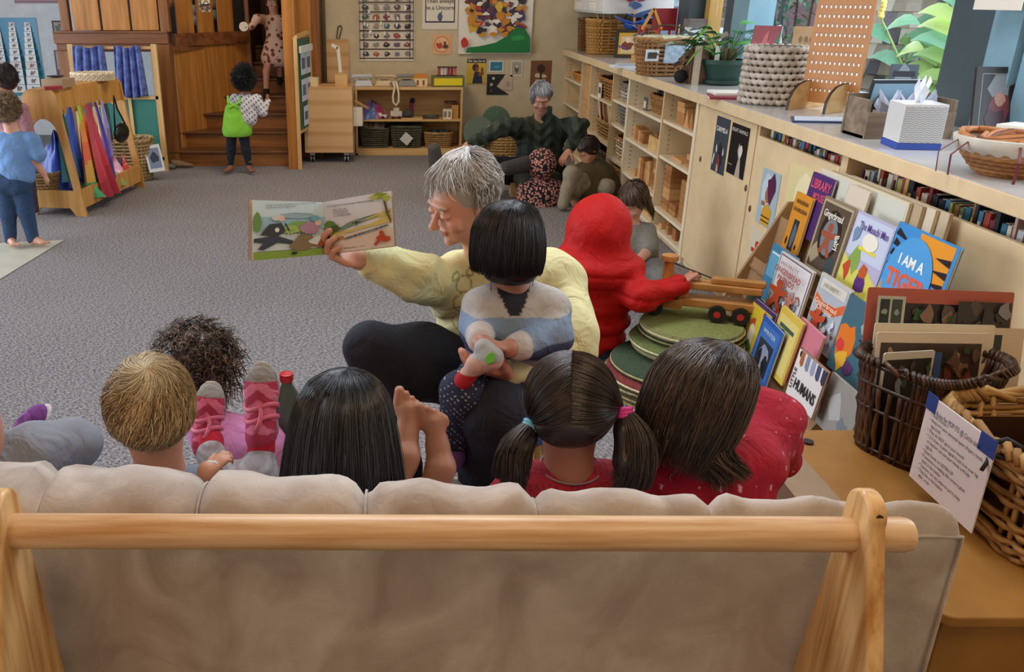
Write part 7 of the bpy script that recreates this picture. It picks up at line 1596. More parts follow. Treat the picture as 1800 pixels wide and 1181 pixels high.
# small rag toy in their hands
mb = Blob(.01).chain([V3(oY(838, 640, 1.76)), V3(oY(862, 628, 1.75)), V3(oY(850, 612, 1.76))], [.025, .028, .022]).cap(V3(oY(838, 640, 1.76)), V3(oY(815, 668, 1.77)), .018, .022)
RG = thing('rag_doll', 'small cloth doll with a grey hat and red shoes held by the lap child', 'doll', Vector(oY(846, 635, 1.76)))
def rg(v):
    c = np.tile(np.array(lin('c8a090')), (len(v), 1)); c[v[:, 2] > oY(850, 625, 1.76).z] = lin('a8a8a8'); c[v[:, 2] < oY(830, 655, 1.76).z] = lin('b0202c'); return c
flesh(mb, 'doll_body', .004, rg, CLOTH, RG)
leaf_m = frame(oY(855, 640, 1.715), (1, 0, .2), (0, .3, 1)); MB('6fd04a').prism([(0, 0), (.02, .004), (.022, .022), (.012, .024), (0, .016)], .002, leaf_m).build('leaf_tag', PAINT, RG); tag(RG.children[-1], label='bright green leaf tag')

# ---- front row, seen from behind
def neckbody(B, c, s, sh, skin=True): B.cap(np.array(c) + nv(0, 0, -.25 * s), np.array(sh) + nv(0, 0, -.02), .21 * s, .25 * s, k=.03)
def torso(TB_, sh, w, L, d=.08, fwd=(0, 0, 0), arms=True, k=.05):
    sh = np.array(sh, float); TB_.ell(sh + nv(0, 0, -.11), (w, d, .12), None, k=k); TB_.ell(sh + nv(0, 0, -.11 - L * .45) + np.array(fwd) * .5, (w * .92, d * 1.05, L * .42), None, k=k); TB_.ell(sh + nv(0, 0, -.11 - L * .8) + np.array(fwd), (w * .95, d * 1.15, .09), None, k=k)
    TB_.cap(sh + nv(-w * .55, 0, -.04), sh + nv(w * .55, 0, -.04), d * .62, d * .62, k=k)
# blond boy
BP = person('child with short dark-blond hair in a whorl sitting on the futon, seen from behind', (-.45, 1.45, .43))
c = V3(oY(266, 722, 1.44)); s = .20; R = hframe((-.12, .92, -.30), (.0, 0, 1)); B = Blob(.015); head(B, c, R, s, face=True); bsh = c + nv(.0, .02, -.145); neckbody(B, c, s, bsh)
hw = V3(oY(366, 828, 1.41)); el = bsh + nv(.16, .05, -.12); B.chain([bsh + nv(.10, .02, -.05), el, hw], [.035, .028, .021]); hand(B, hw, nv(.35, .3, .25), (0, .3, -1), .08, curl=(.8, .8, .8, .8))
flesh(B, 'body', .0045, 'd29a80', SKIN, BP); TB_ = Blob(.03); torso(TB_, bsh + nv(0, 0, -.01), .125, .26); TB_.chain([bsh + nv(.10, .02, -.06), el + nv(0, 0, .01)], [.05, .042]); TB_.chain([bsh + nv(-.10, .02, -.06), bsh + nv(-.13, .1, -.2)], [.05, .04]); cloth(TB_, 'shirt', .008, '6f7f8f', BP)
LB = Blob(.03); hp = bsh + nv(0, .03, -.33); LB.chain([hp + nv(-.06, 0, 0), hp + nv(-.10, .28, .03), hp + nv(-.1, .38, -.2)], [.075, .055, .04]).chain([hp + nv(.06, 0, 0), hp + nv(.08, .28, .03), hp + nv(.08, .38, -.2)], [.075, .055, .04]); cloth(LB, 'trousers', .008, '4a5568', BP)
r = nv(.385, .445, .42) * s; cn = c + R @ (nv(0, -.06, .09) * s); prof = [(0, 1.0), (.4, .95), (.72, .76), (.93, .45), (1.0, .1), (1.0, -.25), (.93, -.6), (.80, -.88)]
sb = Blob(.012).ell(cn, r * .96, R).ell(cn + R @ (nv(0, -.10, -.14) * s), nv(.28, .26, .22) * s, R, k=.02); sb.ell(c + R @ (nv(0, .40, -.14) * s), nv(.36, .26, .38) * s, R, neg=True, k=.01)
for q in (-1, 1): sb.ell(c + R @ (nv(q * .38, .03, -.12) * s), nv(.10, .13, .17) * s, R, neg=True, k=.01)
fr3 = lambda ph: np.where(np.sin(ph) > .55, .62, np.where(np.abs(np.cos(ph)) > .85, .70, .98))
pr = [shell_part(sb, .005, '7d6446')]; HC = ['a88a62', 'c4a87c', '8f7350', 'd8c49c', '75593a', 'b89a70']
ca_, sa_ = cos(.75), sin(.75); R2 = R @ np.array([[1, 0, 0], [0, ca_, -sa_], [0, sa_, ca_]]); rb_ = nv(.385, .43, .435) * s
prof = [(sin(t * 2.35), cos(t * 2.35)) for t in np.linspace(0, 1, 12)]; fr3 = lambda ph: .87 + .08 * np.sin(ph) + .04 * np.abs(np.cos(ph))
st = comb(cn, R2, rb_ * 1.01, 6800, prof, 31, crown=(.1, -.0), end=(.6, .35), start=1, twist=-1.1, wob=.06, lift=.025, cut=fr3, K=8, seg=.22); pr.append(tubes(st, .0009, shades(6800, HC, 32, .16)))
st = comb(cn, R2, rb_ * 1.03, 700, prof, 33, crown=(.1, 0), end=(.24, .05), start=.12, twist=-3.2, wob=.1, lift=.03, K=8); pr.append(tubes(st, .0009, shades(700, ['d8c8a8', 'c4b088'], 34))); hair_obj('hair', pr, BP)
mb = MB('d8dce4').tube([hw + nv(.004, .003, .003) + nv(.015 * cos(k * pi / 6), .003 * cos(k * pi / 6), .014 * sin(k * pi / 6)) for k in range(12)], .005, 6, closed=True); mb.build('wrist_band', PAINT, BP, smooth=True)
# black haired girl
GP = person('barefoot child with long straight black hair on the futon, seen from behind', (.0, 1.45, .43))
c = V3(oY(603, 742, 1.45)); s = .205; R = hframe((.05, .95, -.2)); B = Blob(.015); head(B, c, R, s, face=True); gsh = c + nv(0, .02, -.15); neckbody(B, c, s, gsh)
for (fx, fy), dirn, kx in (((712, 800), (.09, .25, 1), .05), ((775, 822), (-.16, .12, 1), .13)):
    an = V3(oY(fx, fy, 1.66)); foot(B, an, dirn, .18, up=(0, -1, .1)); B.chain([an, an + nv(-.05, -.05, -.13), gsh + nv(.05, .02, -.25), gsh + nv(0, .02, -.05)], [.030, .035, .04, .04], k=.03)
flesh(B, 'body', .0042, 'c08a70', SKIN, GP); TB_ = Blob(.03); torso(TB_, gsh, .12, .26); cloth(TB_, 'dark_top', .008, '2c2c34', GP)
LB = Blob(.03); hp = gsh + nv(0, .02, -.33); LB.chain([hp + nv(.03, 0, 0), V3(oY(690, 850, 1.62)) + nv(0, 0, -.08)], [.08, .05]).chain([hp + nv(.06, 0, 0), V3(oY(765, 880, 1.62)) + nv(0, 0, -.06)], [.08, .05]); cloth(LB, 'trousers', .008, '34343c', GP)
r = nv(.43, .46, .44) * s; cn = c + R @ (nv(0, -.06, .06) * s); LP = [(0, 1.0), (.42, .94), (.74, .74), (.95, .42), (1.05, .05), (1.14, -.4), (1.22, -.9), (1.28, -1.4), (1.3, -1.9)]
sb = Blob(.02).ell(cn, r * .97, R).chain([cn + nv(0, -.02, -.02), cn + nv(0, -.02, -.12), cn + nv(0, -.03, -.18)], [.43 * s, .47 * s, .48 * s], k=.03); sb.ell(c + R @ (nv(0, .5, -.3) * s), nv(.3, .32, .6) * s, R, neg=True, k=.02)
fr4 = lambda ph: np.where(np.sin(ph) > .8, .5, 1.0)
pr = [shell_part(sb, .006, '0b0a0e')]; st = comb(cn, R, r * 1.0, 5200, LP, 41, crown=(.1, .1), end=(.92, .05), start=.6, wob=.03, lift=.015, cut=fr4, K=14); pr.append(tubes(st, .0010, shades(5200, ['0b0a0e', '14131a', '1e1c24', '2a2a34', '444a58'], 42))); hair_obj('hair', pr, GP)  # the few slate-blue strands paint bluish highlights into the black hair colour
# pigtail girl
PP = person('child in a red knitted top with pigtails in blue and pink ties, seen from behind', (.36, 1.45, .43))
c = V3(oY(1002, 712, 1.46)); s = .205; R = hframe((.22, .92, -.25), (-.08, 0, 1)); B = Blob(.015); head(B, c, R, s, face=True); psh = c + nv(.01, .0, -.142); neckbody(B, c, s, psh); flesh(B, 'body', .0045, 'a87058', SKIN, PP)
TB_ = Blob(.03); torso(TB_, psh, .13, .26); TB_.chain([psh + nv(.10, .02, -.06), psh + nv(.17, .07, -.2)], [.05, .04]).chain([psh + nv(-.10, .02, -.06), psh + nv(-.16, .07, -.2)], [.05, .04])
def knit(v):
    c_ = np.tile(np.array(lin('a01c2e')), (len(v), 1)); m = (np.sin(v[:, 0] * 500) > .3) & (np.sin(v[:, 2] * 300) > .2); c_[m] = lin('841426'); return c_
cloth(TB_, 'red_top', .006, knit, PP); LB = Blob(.03); hp = psh + nv(0, .03, -.33); LB.chain([hp + nv(-.06, 0, 0), hp + nv(-.08, .28, .02), hp + nv(-.08, .36, -.2)], [.075, .055, .04]).chain([hp + nv(.06, 0, 0), hp + nv(.08, .28, .02), hp + nv(.08, .36, -.2)], [.075, .055, .04]); cloth(LB, 'trousers', .008, '3a3450', PP)
MB('8a7a80').tube([psh + nv(.06 * cos(a), .05 * sin(a) - .005, .012 + .01 * sin(a)) for a in [2 * pi * k / 24 for k in range(24)]], .002, 6, closed=True).build('collar', PAINT, PP, smooth=True)
r = nv(.405, .445, .435) * s; cn = c + R @ (nv(0, -.05, .07) * s)
sb = Blob(.012).ell(cn, r * .98, R).ell(cn + R @ (nv(0, -.10, -.16) * s), nv(.30, .27, .22) * s, R, k=.03); sb.ell(c + R @ (nv(0, .42, -.16) * s), nv(.36, .26, .42) * s, R, neg=True, k=.01)
ties = [V3(oY(935, 742, 1.43)), V3(oY(1097, 718, 1.42))]; pr = [shell_part(sb, .005, '2a2020')]; BR = ['2a201e', '3a2a26', '1e1818', '4a3834', '352824']
for k, (tp, sd_) in enumerate(zip(ties, (-1, 1))):
    loc = (R.T @ (tp - cn)) / r; st = pull(cn, R, r * 1.0, 2600, loc, sd_, 50 + k, K=12, bulge=1.01, part=.05, front=.75, back=-1.62); pr.append(tubes(st, .0009, shades(2600, BR, 60 + k)))
ends = [V3(oY(893, 850, 1.38)), V3(oY(1108, 862, 1.36))]
for k in (0, 1):
    tl = tail(ties[k], ends[k], 1100, .010, .036, 70 + k, curve=(-.015 if k == 0 else .02, -.01, 0), K=10); pr.append(tubes(tl, .0009, shades(1100, BR, 80 + k)))
    cb_ = Blob(.01).chain([ties[k], ties[k] * .75 + ends[k] * .25, ties[k] * .35 + ends[k] * .65, ends[k]], [.009, .021, .027, .016]); pr.append(shell_part(cb_, .005, '221a1a'))
hair_obj('hair', pr, PP)
for k, cc in enumerate(('7ac8e8', 'd8359a')):
    d = unit(ends[k] - ties[k]); x = unit(np.cross(d, nv(0, 1, .2))); y = np.cross(d, x); tm = MB(cc)
    for L in (-1, 0, 1): tm.tube([ties[k] + d * (.006 + L * .006) + (x * cos(a) + y * sin(a)) * .0125 for a in [2 * pi * j / 16 for j in range(16)]], .005, 6, closed=True)
    o = tm.build('hair_tie', GLOSS, PP, smooth=True); tag(o, label=['pale blue hair tie', 'bright pink hair tie'][k])
# girl at the right, tilted head
RP = person('child in a glossy crimson dress with loose dark brown hair, rightmost on the futon', (.62, 1.5, .43))
c = V3(oY(1228, 690, 1.52)); s = .215; R = hframe((.35, .85, -.35), (.28, .1, 1)); B = Blob(.015); head(B, c, R, s, face=True); rsh = V3(oY(1245, 800, 1.50)); neckbody(B, c, s, rsh)
flesh(B, 'body', .0045, 'b07a62', SKIN, RP); TB_ = Blob(.03); torso(TB_, rsh + nv(0, 0, .0), .15, .28); TB_.chain([rsh + nv(.10, .04, -.04), V3(oY(1345, 745, 1.66)), V3(oY(1372, 800, 1.70))], [.07, .072, .05], k=.04).chain([rsh + nv(-.12, .02, -.06), rsh + nv(-.14, .12, -.2)], [.06, .045])
TB_.ell(rsh + nv(.01, .15, -.34), (.2, .24, .09), None, k=.06)
def spk(v):
    c_ = np.tile(np.array(lin('a8102c')), (len(v), 1)); m = (np.sin(v[:, 0] * 170 + 2) > .985) & (np.sin(v[:, 2] * 150 + v[:, 1] * 90) > .6); c_[m] = lin('f0b8c4'); return c_
cloth(TB_, 'crimson_dress', .006, spk, RP, amp=.004, f=60)
r = nv(.43, .46, .455) * s; cn = c + R @ (nv(0, -.05, .05) * s); sb = Blob(.015).ell(cn, r * .97, R).chain([cn + R @ (nv(0, -.06, -.1) * s), V3(oY(1245, 790, 1.47))], [.075, .05], k=.03); sb.ell(c + R @ (nv(0, .5, -.25) * s), nv(.32, .3, .5) * s, R, neg=True, k=.02)
LR = [(0, 1.0), (.45, .93), (.76, .73), (.96, .4), (1.03, .05), (1.03, -.35), (.98, -.75), (.9, -1.15), (.8, -1.6)]
pr = [shell_part(sb, .006, '241c1a')]; BR2 = ['2a211e', '3c2c26', '1c1716', '5a4438', '453630', '6f5a4a']
st = comb(cn, R, r * 1.0, 4800, LR, 91, crown=(.25, .15), end=(.9, .10), start=.6, wob=.07, lift=.02, cut=fr4, K=14); pr.append(tubes(st, .0010, shades(4800, BR2, 92)))
st = tail(V3(oY(1225, 745, 1.46)), V3(oY(1290, 850, 1.41)), 420, .04, .042, 93, K=12, wave=.012); pr.append(tubes(st, .0011, shades(420, BR2, 94))); hair_obj('hair', pr, RP)
# left kid: grey legging knee and purple shoe
LP_ = person('child mostly out of frame at the left with grey leggings and a purple shoe', (-1.0, 1.62, .43))
LB = Blob(.03); kk = V3(oY(130, 782, 1.62)); aa = V3(oY(40, 778, 1.68)); LB.chain([V3(oY(-60, 860, 1.5)), V3(oY(60, 800, 1.56)), kk], [.075, .065, .052]); LB.chain([kk, kk * .5 + V3(oY(62, 790, 1.72)) * .5, V3(oY(42, 785, 1.74))], [.052, .042, .032]); cloth(LB, 'grey_leggings', .006, '8a8f9a', LP_, amp=.002)
B = Blob(.02).ell(V3(oY(-90, 760, 1.5)), (.1, .09, .2)).cap(V3(oY(-80, 800, 1.5)), V3(oY(-60, 850, 1.5)), .08, .08).ell(V3(oY(-95, 640, 1.5)), (.085, .095, .105)).chain([V3(oY(-60, 850, 1.5)), V3(oY(60, 800, 1.56)), kk, V3(oY(42, 785, 1.74)), V3(oY(30, 782, 1.76))], [.05, .04, .035, .028, .026]).cap(V3(oY(-95, 640, 1.5)), V3(oY(-90, 760, 1.5)), .04, .05); flesh(B, 'body', .007, 'c08a72', SKIN, LP_)
def sneaker(par, p, d, up, L, cols, name='shoe', strap=None):
    """shoe as part of a person: p heel centre, d heel-to-toe, up = away from sole"""
    p = np.array(p, float); d = unit(d); u = np.array(up, float); u = unit(u - d * (u @ d)); x = np.cross(d, u); R = np.stack([x, d, u], 1)
    B = Blob(.01).ell(p + d * .12 * L + u * .16 * L, nv(.17, .2, .2) * L, R, k=.03).ell(p + d * .45 * L + u * .10 * L, nv(.18, .35, .15) * L, R, k=.03).ell(p + d * .75 * L + u * .07 * L, nv(.19, .22, .11) * L, R, k=.03)
    def cf(v):
        q = (v - p) @ R / L; c_ = np.tile(np.array(lin(cols[0])), (len(v), 1)); m = (np.sin(q[:, 1] * 26 + np.abs(q[:, 0]) * 22) > -.1) & (q[:, 2] > .06) & (q[:, 1] > .2) & (q[:, 1] < .78); c_[m] = lin(cols[1]); c_[q[:, 1] > .80] = lin(cols[2]); c_[q[:, 2] < .02] = lin(cols[2]); return c_
    flesh(B, name, .0035, cf, CLOTH, par)
    S_ = Blob(.008).ell(p + d * .2 * L - u * .0 * L, nv(.19, .25, .06) * L, R, k=.02).ell(p + d * .68 * L - u * .0 * L, nv(.21, .34, .06) * L, R, k=.02); flesh(S_, 'sole', .0045, cols[3], CLOTH, par)
    if strap:
        for k, yy in enumerate((.36, .50, .64)):
            m = MB(strap).tube([p + R @ (nv(.19 * cos(a), yy + .04 * sin(a * 2), .06 + .22 * (1 - .35 * k * .5) * sin(a)) * L) for a in [pi * i / 12 for i in range(13)]], .006, 6, flat=1); m.build('strap', PAINT, par, smooth=True)
        m = MB(strap).tube([p + R @ (nv(0 + .05 * sin(i), .26 + .1 * i, .36 - .045 * i) * L) for i in range(6)], .005, 6); m.build('lace', PAINT, par, smooth=True)
sneaker(LP_, V3(oY(14, 812, 1.78)), (.22, .15, .28), (-.5, -.5, .8), .165, ['6a2f78', '8a4a98', '7a3f88', 'd8d0d8'])
sneaker(LP_, V3(oY(-30, 815, 1.66)), (.35, .15, .10), (-.2, -.5, .9), .145, ['8a5a8a', '9a6aa0', '7a3f88', 'd8d0d8'])
# pink sandals child (legs up, between boy and black-haired girl)
SP = person('child lying on the floor by the futon with curly brown hair and pink clothes', (-.42, 2.1, 0))
c = V3(oY(345, 640, 2.02)); s = .19; R = hframe((.25, .80, -.3)); B = Blob(.02); head(B, c, R, s, face=True); bsh = c + nv(.03, -.06, -.16); neckbody(B, c, s, bsh); flesh(B, 'body', .006, 'c08a72', SKIN, SP)
TB_ = Blob(.04); q0_ = V3(oY(440, 735, 1.93)); TB_.chain([bsh, (bsh + q0_) / 2 + nv(0, 0, -.06), q0_ + nv(0, 0, -.10)], [.06, .07, .085]).chain([q0_ + nv(0, 0, -.1), nv(q0_[0], q0_[1] + .05, .10)], [.085, .09]); cloth(TB_, 'pink_top', .007, 'd88ac0', SP, amp=.003, f=45)
r = nv(.43, .46, .45) * s; cn = c + R @ (nv(0, -.03, .06) * s); sb = Blob(.02).ell(cn, r * 1.02, R).ell(c + R @ (nv(0, .55, -.2) * s), nv(.3, .3, .4) * s, R, neg=True, k=.02)
g_ = np.random.RandomState(5); prn = []
for k in range(800):
    d = unit(g_.randn(3)); 
    if (R.T @ d)[1] > .8: continue
    p = cn + R @ ((R.T @ d) * r * .95); u = np.linspace(0, 1, 14); ax_ = unit(np.cross(d, g_.randn(3))); ay = np.cross(d, ax_); rr_ = .006 + .006 * g_.rand()
    prn.append(p + d * (u[:, None] * .035 * (1 + g_.rand())) + ax_ * (rr_ * np.cos(u * 11))[:, None] + ay * (rr_ * np.sin(u * 11))[:, None] + nv(0, 0, -.025) * (u ** 2)[:, None])
pr = [shell_part(sb, .006, '3f2f28'), tubes(np.array(prn), .0016, shades(len(prn), ['4a3830', '5f4a3c', '7a6250', '3a2c26'], 7))]; hair_obj('hair', pr, SP)
# the sandals: legs of a child seated low between them
QP = person('child hidden behind the sofa back with red socks and pink strappy sandals raised', (-.20, 1.6, .43))
LB = Blob(.02); a1 = V3(oY(462, 778, 1.66)); LB.chain([V3(oY(452, 850, 1.56)), V3(oY(458, 812, 1.62))], [.05, .036]).chain([V3(oY(395, 850, 1.6)), V3(oY(372, 800, 1.66))], [.045, .034]).cap(V3(oY(452, 850, 1.56)), V3(oY(400, 850, 1.6)) , .05, .05); cloth(LB, 'grey_leggings', .005, lambda v: np.where((np.sin(v[:, 2] * 500) > 0)[:, None], np.array(lin('8f8688')), np.array(lin('a39a9c'))), QP, amp=0)
for p_, q_ in ((V3(oY(458, 815, 1.62)), a1 + nv(0, 0, .03)), (V3(oY(372, 805, 1.66)), V3(oY(370, 775, 1.7)))): cloth(Blob(.01).cap(p_, q_, .03, .03), 'red_sock', .005, 'b81430', QP, amp=0)
B = Blob(.02).chain([V3(oY(420, 900, 1.5)), V3(oY(425, 960, 1.45))], [.07, .08]); flesh(B, 'body', .007, 'c08a72', SKIN, QP)
sneaker(QP, a1 + nv(0, .015, -.01), (.0, .22, 1), (-.1, -1, .35), .185, ['b83a5a', 'e07a9a', '8f8a86', 'a8a29c'], 'sandal', 'e8708a'); sneaker(QP, V3(oY(362, 795, 1.72)), (.10, .35, 1), (.1, -1, .3), .165, ['a8304f', 'd86a8a', '8f8a86', 'a8a29c'], 'sandal', 'e07090')
# toys on the floor beside
p = oY(505, 690, 2.0); T = thing('glitter_bottle', 'clear sensory bottle with a red cap behind the raised pink sandal', 'bottle', (p.x, 2.0, 0)); 
MB('5a6a62').lathe([(.02, 0), (.032, .01), (.032, .10), (.028, .13), (.014, .155), (.014, .17)], (p.x, 2.0, p.z - .13), 20).build('bottle_body', GLOSS, T, smooth='auto'); MB('c8202c').lathe([(.017, .165), (.018, .168), (.018, .185), (.012, .187)], (p.x, 2.0, p.z - .13), 18).build('cap', GLOSS, T, smooth='auto')
p2 = oY(447, 682, 2.02); T = thing('glitter_bottle', 'second sensory bottle lying behind the pink sandal, only its red cap showing', 'bottle', (p2.x, 2.02, 0)); MB('c8202c').ball(p2, (.022, .02, .018), 12).build('cap', GLOSS, T, smooth=True); MB('6a4a44').cyl(p2 + Vector((0, .0, -.02)), p2 + Vector((0, .02, -.15)), .028, n=16).build('bottle_body', GLOSS, T)
mb = MB('c8a070').b2((-.36, 1.93, 0), (.02, 2.12, p.z - .15)); 
T = thing('wooden_box', 'low wooden box beside the futon holding the glitter bottles', 'box', (-.17, 2.02, 0)); mb.build('box', BIRCHX, T)
# ================================================================== PICTURE BOOKS ON THE RACK
GBM = lambda x, y, s, c='b8482a': [(c, ellipse(x, y + .30 * s, .11 * s, .085 * s, 12)), (c, [(x - .32 * s, y + .20 * s), (x - .1 * s, y + .22 * s), (x + .1 * s, y + .22 * s), (x + .32 * s, y + .26 * s), (x + .3 * s, y + .16 * s), (x + .1 * s, y + .1 * s), (x + .12 * s, y - .02 * s), (x + .28 * s, y - .18 * s), (x + .16 * s, y - .22 * s), (x, y - .04 * s), (x - .16 * s, y - .22 * s), (x - .26 * s, y - .16 * s), (x - .12 * s, y), (x - .1 * s, y + .1 * s), (x - .3 * s, y + .12 * s)])]
def scat(n, cols, x0=.05, y0=.05, x1=.95, y1=.95, r=.05): return [(random.choice(cols), splat(random.uniform(x0 + r, x1 - r), random.uniform(y0 + r, y1 - r), r * random.uniform(.5, 1.2), 8, .5)) for _ in range(n)]
D_ = dict
rbook('purple picture book titled LIBRARY half hidden behind the top tier', 1397, 408, .15, .27, 2, .002, '4a2a6a', [('6a3a80', splat(.3, .4, .2, 9, .4)), ('e0a030', splat(.1, .2, .1, 8, .3))], [('LIBRARY', .2, .5, .84, 'd8506a', D_(width=.86, bold=.02)), ('MOUSE', .16, .55, .66, 'd8506a', D_(width=.5, bold=.02))])
rbook('orange picture book headed HANUKKAH OH HANUKKAH at the far end of the top tier', 1372, 432, .12, .25, 2, .018, 'd8902c', [('2f2f3a', rect(.34, .02, .66, .56)), ('5a6a80', splat(.5, .28, .12, 9, .4, 1.6)), ('2a2018', splat(.2, .15, .06, 7, .4)), ('2a2018', splat(.8, .12, .06, 7, .4))], [('HANUKKAH', .1, .5, .86, '2a1c10', D_(width=.7, bold=.015)), ('OH HANUKKAH', .1, .5, .72, '2a1c10', D_(width=.8, bold=.015))])
rbook('brown picture book titled Gingerbread Baby on the top tier', 1412, 466, .19, .30, 2, .032, '8a7a60', [('b8a888', rect(.03, .03, .97, .97)), ('5a4a3c', rect(.07, .06, .93, .94)), ('a89a7a', splat(.25, .3, .16, 10, .4)), ('3f4a50', splat(.75, .2, .14, 10, .4)), ('2a1c18', ellipse(.5, .55, .33, .33, 20)), ('7a8088', ellipse(.5, .52, .24, .25, 20))] + GBM(.48, .42, .75, 'a0553a'), [('Gingerbread', .13, .46, .80, 'f0e8d8', D_(width=.62, bold=.015)), ('Baby', .15, .78, .5, 'f0e8d8', D_(width=.24, bold=.015, rot=-1.2))])
rbook('pale book spine showing behind the brown picture book on the top tier', 1450, 455, .12, .31, 2, .012, 'd8c8b4')
rbook('lilac and yellow picture book titled The Musubi Man on the top tier', 1462, 510, .20, .32, 2, .046, 'b8b4d0', [('c8d0e4', rect(.03, .5, .97, .97)), ('d8cf60', [(0, 0), (1, 0), (1, .3), (.7, .42), (.3, .36), (0, .5)]), ('8aa850', splat(.3, .45, .14, 9, .4)), ('e8d84a', rect(.3, .60, .75, .64)), ('5a2a7a', splat(.62, .25, .13, 9, .3)), ('c05a2c', splat(.6, .40, .09, 9, .3)), ('c8482c', splat(.2, .3, .1, 9, .5)), ('f0ead8', ellipse(.55, .72, .2, .1, 14)), ('7a90b0', splat(.15, .75, .1, 9, .5))], [('The Musubi Man', .12, .55, .86, '5a3a8a', D_(width=.75, bold=.012))])
rbook('bright blue picture book titled I AM A TIGER, nearest on the top tier', 1532, 528, .26, .29, 2, .06, '3f8fd0', [('e8982c', [(.45, .55), (.95, .5), (.95, .98), (.4, .98)]), ('e8982c', [(0, .1), (.2, 0), (.3, .5), (.1, .7)])] + [('1c1c24', [(.02 + .0, .5 + .12 * k), (.28, .46 + .12 * k), (.05, .58 + .12 * k)]) for k in range(4)] + [('1c1c24', [(.95, .2 + .14 * k), (.72, .24 + .14 * k), (.95, .28 + .14 * k)]) for k in range(5)] + [('e8982c', [(.72, .0), (.95, 0), (.95, .2), (.75, .22)]), ('4f9fdc', ellipse(.42, .42, .38, .50, 24))], [('I AM A', .17, .42, .62, 'f4f4f0', D_(width=.42, bold=.03)), ('TIGER', .26, .42, .38, 'e05a3a', D_(width=.66, bold=.04))])
rbook('teal blue picture book with a white border peeking out on the middle tier', 1328, 530, .19, .28, 1, .004, '3f88b0', [('6aaed0', rect(.05, .5, .95, .9)), ('d8c870', rect(0, 0, 1, .12)), ('e8f0f0', rect(.08, .86, .9, .89))])
rbook('white and red picture book titled GINGERBREAD FRIENDS on the middle tier', 1343, 541, .235, .265, 1, .018, 'd8d0cc', [('5a5a68', rect(.03, .03, .97, .97)), ('e4e0e0', rect(.05, .05, .95, .95))] + scat(44, ['8a9ab0', 'b8c4d4', 'c0a0a0', 'd8c8c0', '9a6a5a', 'e8ecf0'], .06, .05, .94, .55, .06) + scat(30, ['b04a3a', '6a7a8a', 'a8b4c4'], .06, .05, .94, .5, .02) + GBM(.36, .30, .85) + GBM(.74, .36, .4, 'c07a5a'), [('JAN BRETT', .075, .5, .88, '8a4a5a', D_(width=.55)), ('GINGERBREAD', .12, .5, .76, 'a02a2c', D_(width=.78, bold=.02)), ('FRIENDS', .12, .5, .64, 'a02a2c', D_(width=.5, bold=.02))])
rbook('picture book of a gingerbread figure under an orange banner on the middle tier', 1408, 590, .18, .27, 1, .03, 'c8c4c0', [('b0b8c0', rect(.04, .04, .96, .96)), ('d86a3a', [(.04, .72), (.3, .64), (.7, .66), (.96, .78), (.96, .64), (.7, .53), (.3, .52), (.04, .6)]), ('d8d4c8', rect(.1, .8, .9, .95))] + scat(34, ['5a5a60', 'a0a8b0', 'd8dce0', '8a4a3a'], .06, .05, .94, .5, .05) + GBM(.35, .28, .8, 'c04a2c'), [('Gingerbread', .1, .5, .63, 'f4e8d0', D_(width=.7)), ('Christmas', .1, .5, .56, 'f4e8d0', D_(width=.5)), ('JAN BRETT', .08, .5, .88, '6a5a3a', D_(width=.5))])
rbook('dark teal picture book with an orange flower shape, nearest on the middle tier', 1452, 640, .20, .28, 1, .044, '3f6a78', [('e07a2a', splat(.25, .45, .18, 10, .4, 1.4)), ('d8403a', splat(.15, .35, .1, 9, .4)), ('e8b03a', splat(.3, .2, .14, 9, .4)), ('5a3a6a', splat(.5, .15, .12, 9, .4)), ('c8c4b0', splat(.7, .5, .07, 8, .3)), ('8fb0a8', splat(.6, .75, .1, 8, .5)), ('20303a', rect(.55, .55, .9, .57))])
rbook('dark green picture book at the far end of the bottom tier', 1288, 600, .13, .26, 0, .004, '2f5f3f')
rbook('purple-edged yellow picture book with a round red figure on the bottom tier', 1298, 618, .17, .26, 0, .018, '4a3570', [('e4c83c', rect(.0, .0, .9, .93)), ('c8502c', splat(.25, .62, .1, 10, .2)), ('e8d8c0', splat(.28, .4, .14, 10, .3, 1.5)), ('5a8a4a', splat(.3, .2, .12, 9, .4)), ('c8502c', splat(.6, .85, .06, 7, .4))])
rbook('blue picture book of dark figures in the snow on the bottom tier', 1312, 645, .15, .25, 0, .05, '2c5aa8', [('3f70b8', rect(.08, .08, .92, .92)), ('2a3040', rect(.16, .1, .84, .66)), ('8a94a8', splat(.5, .4, .2, 9, .4, 1.5)), ('1c2028', splat(.35, .3, .1, 8, .3, 1.8)), ('1c2028', splat(.65, .28, .1, 8, .3, 1.8)), ('e8ecf4', splat(.5, .15, .12, 8, .4, .5))], [('WINTER', .1, .5, .8, 'd8e4f0', D_(width=.6))], rot=-.06)
rbook('yellow picture book behind the blue snowy one on the bottom tier', 1340, 640, .15, .27, 0, .03, 'd8b84a', [('e0cc7a', rect(.08, .08, .92, .9)), ('6a7a4a', splat(.4, .5, .2, 9, .4)), ('3f5a4a', rect(.15, .72, .8, .78))], rot=-.04)
rbook('pink picture book edge on the bottom tier behind LITTLE HUMANS', 1372, 660, .15, .26, 0, .012, 'd07a8a', rot=-.04)
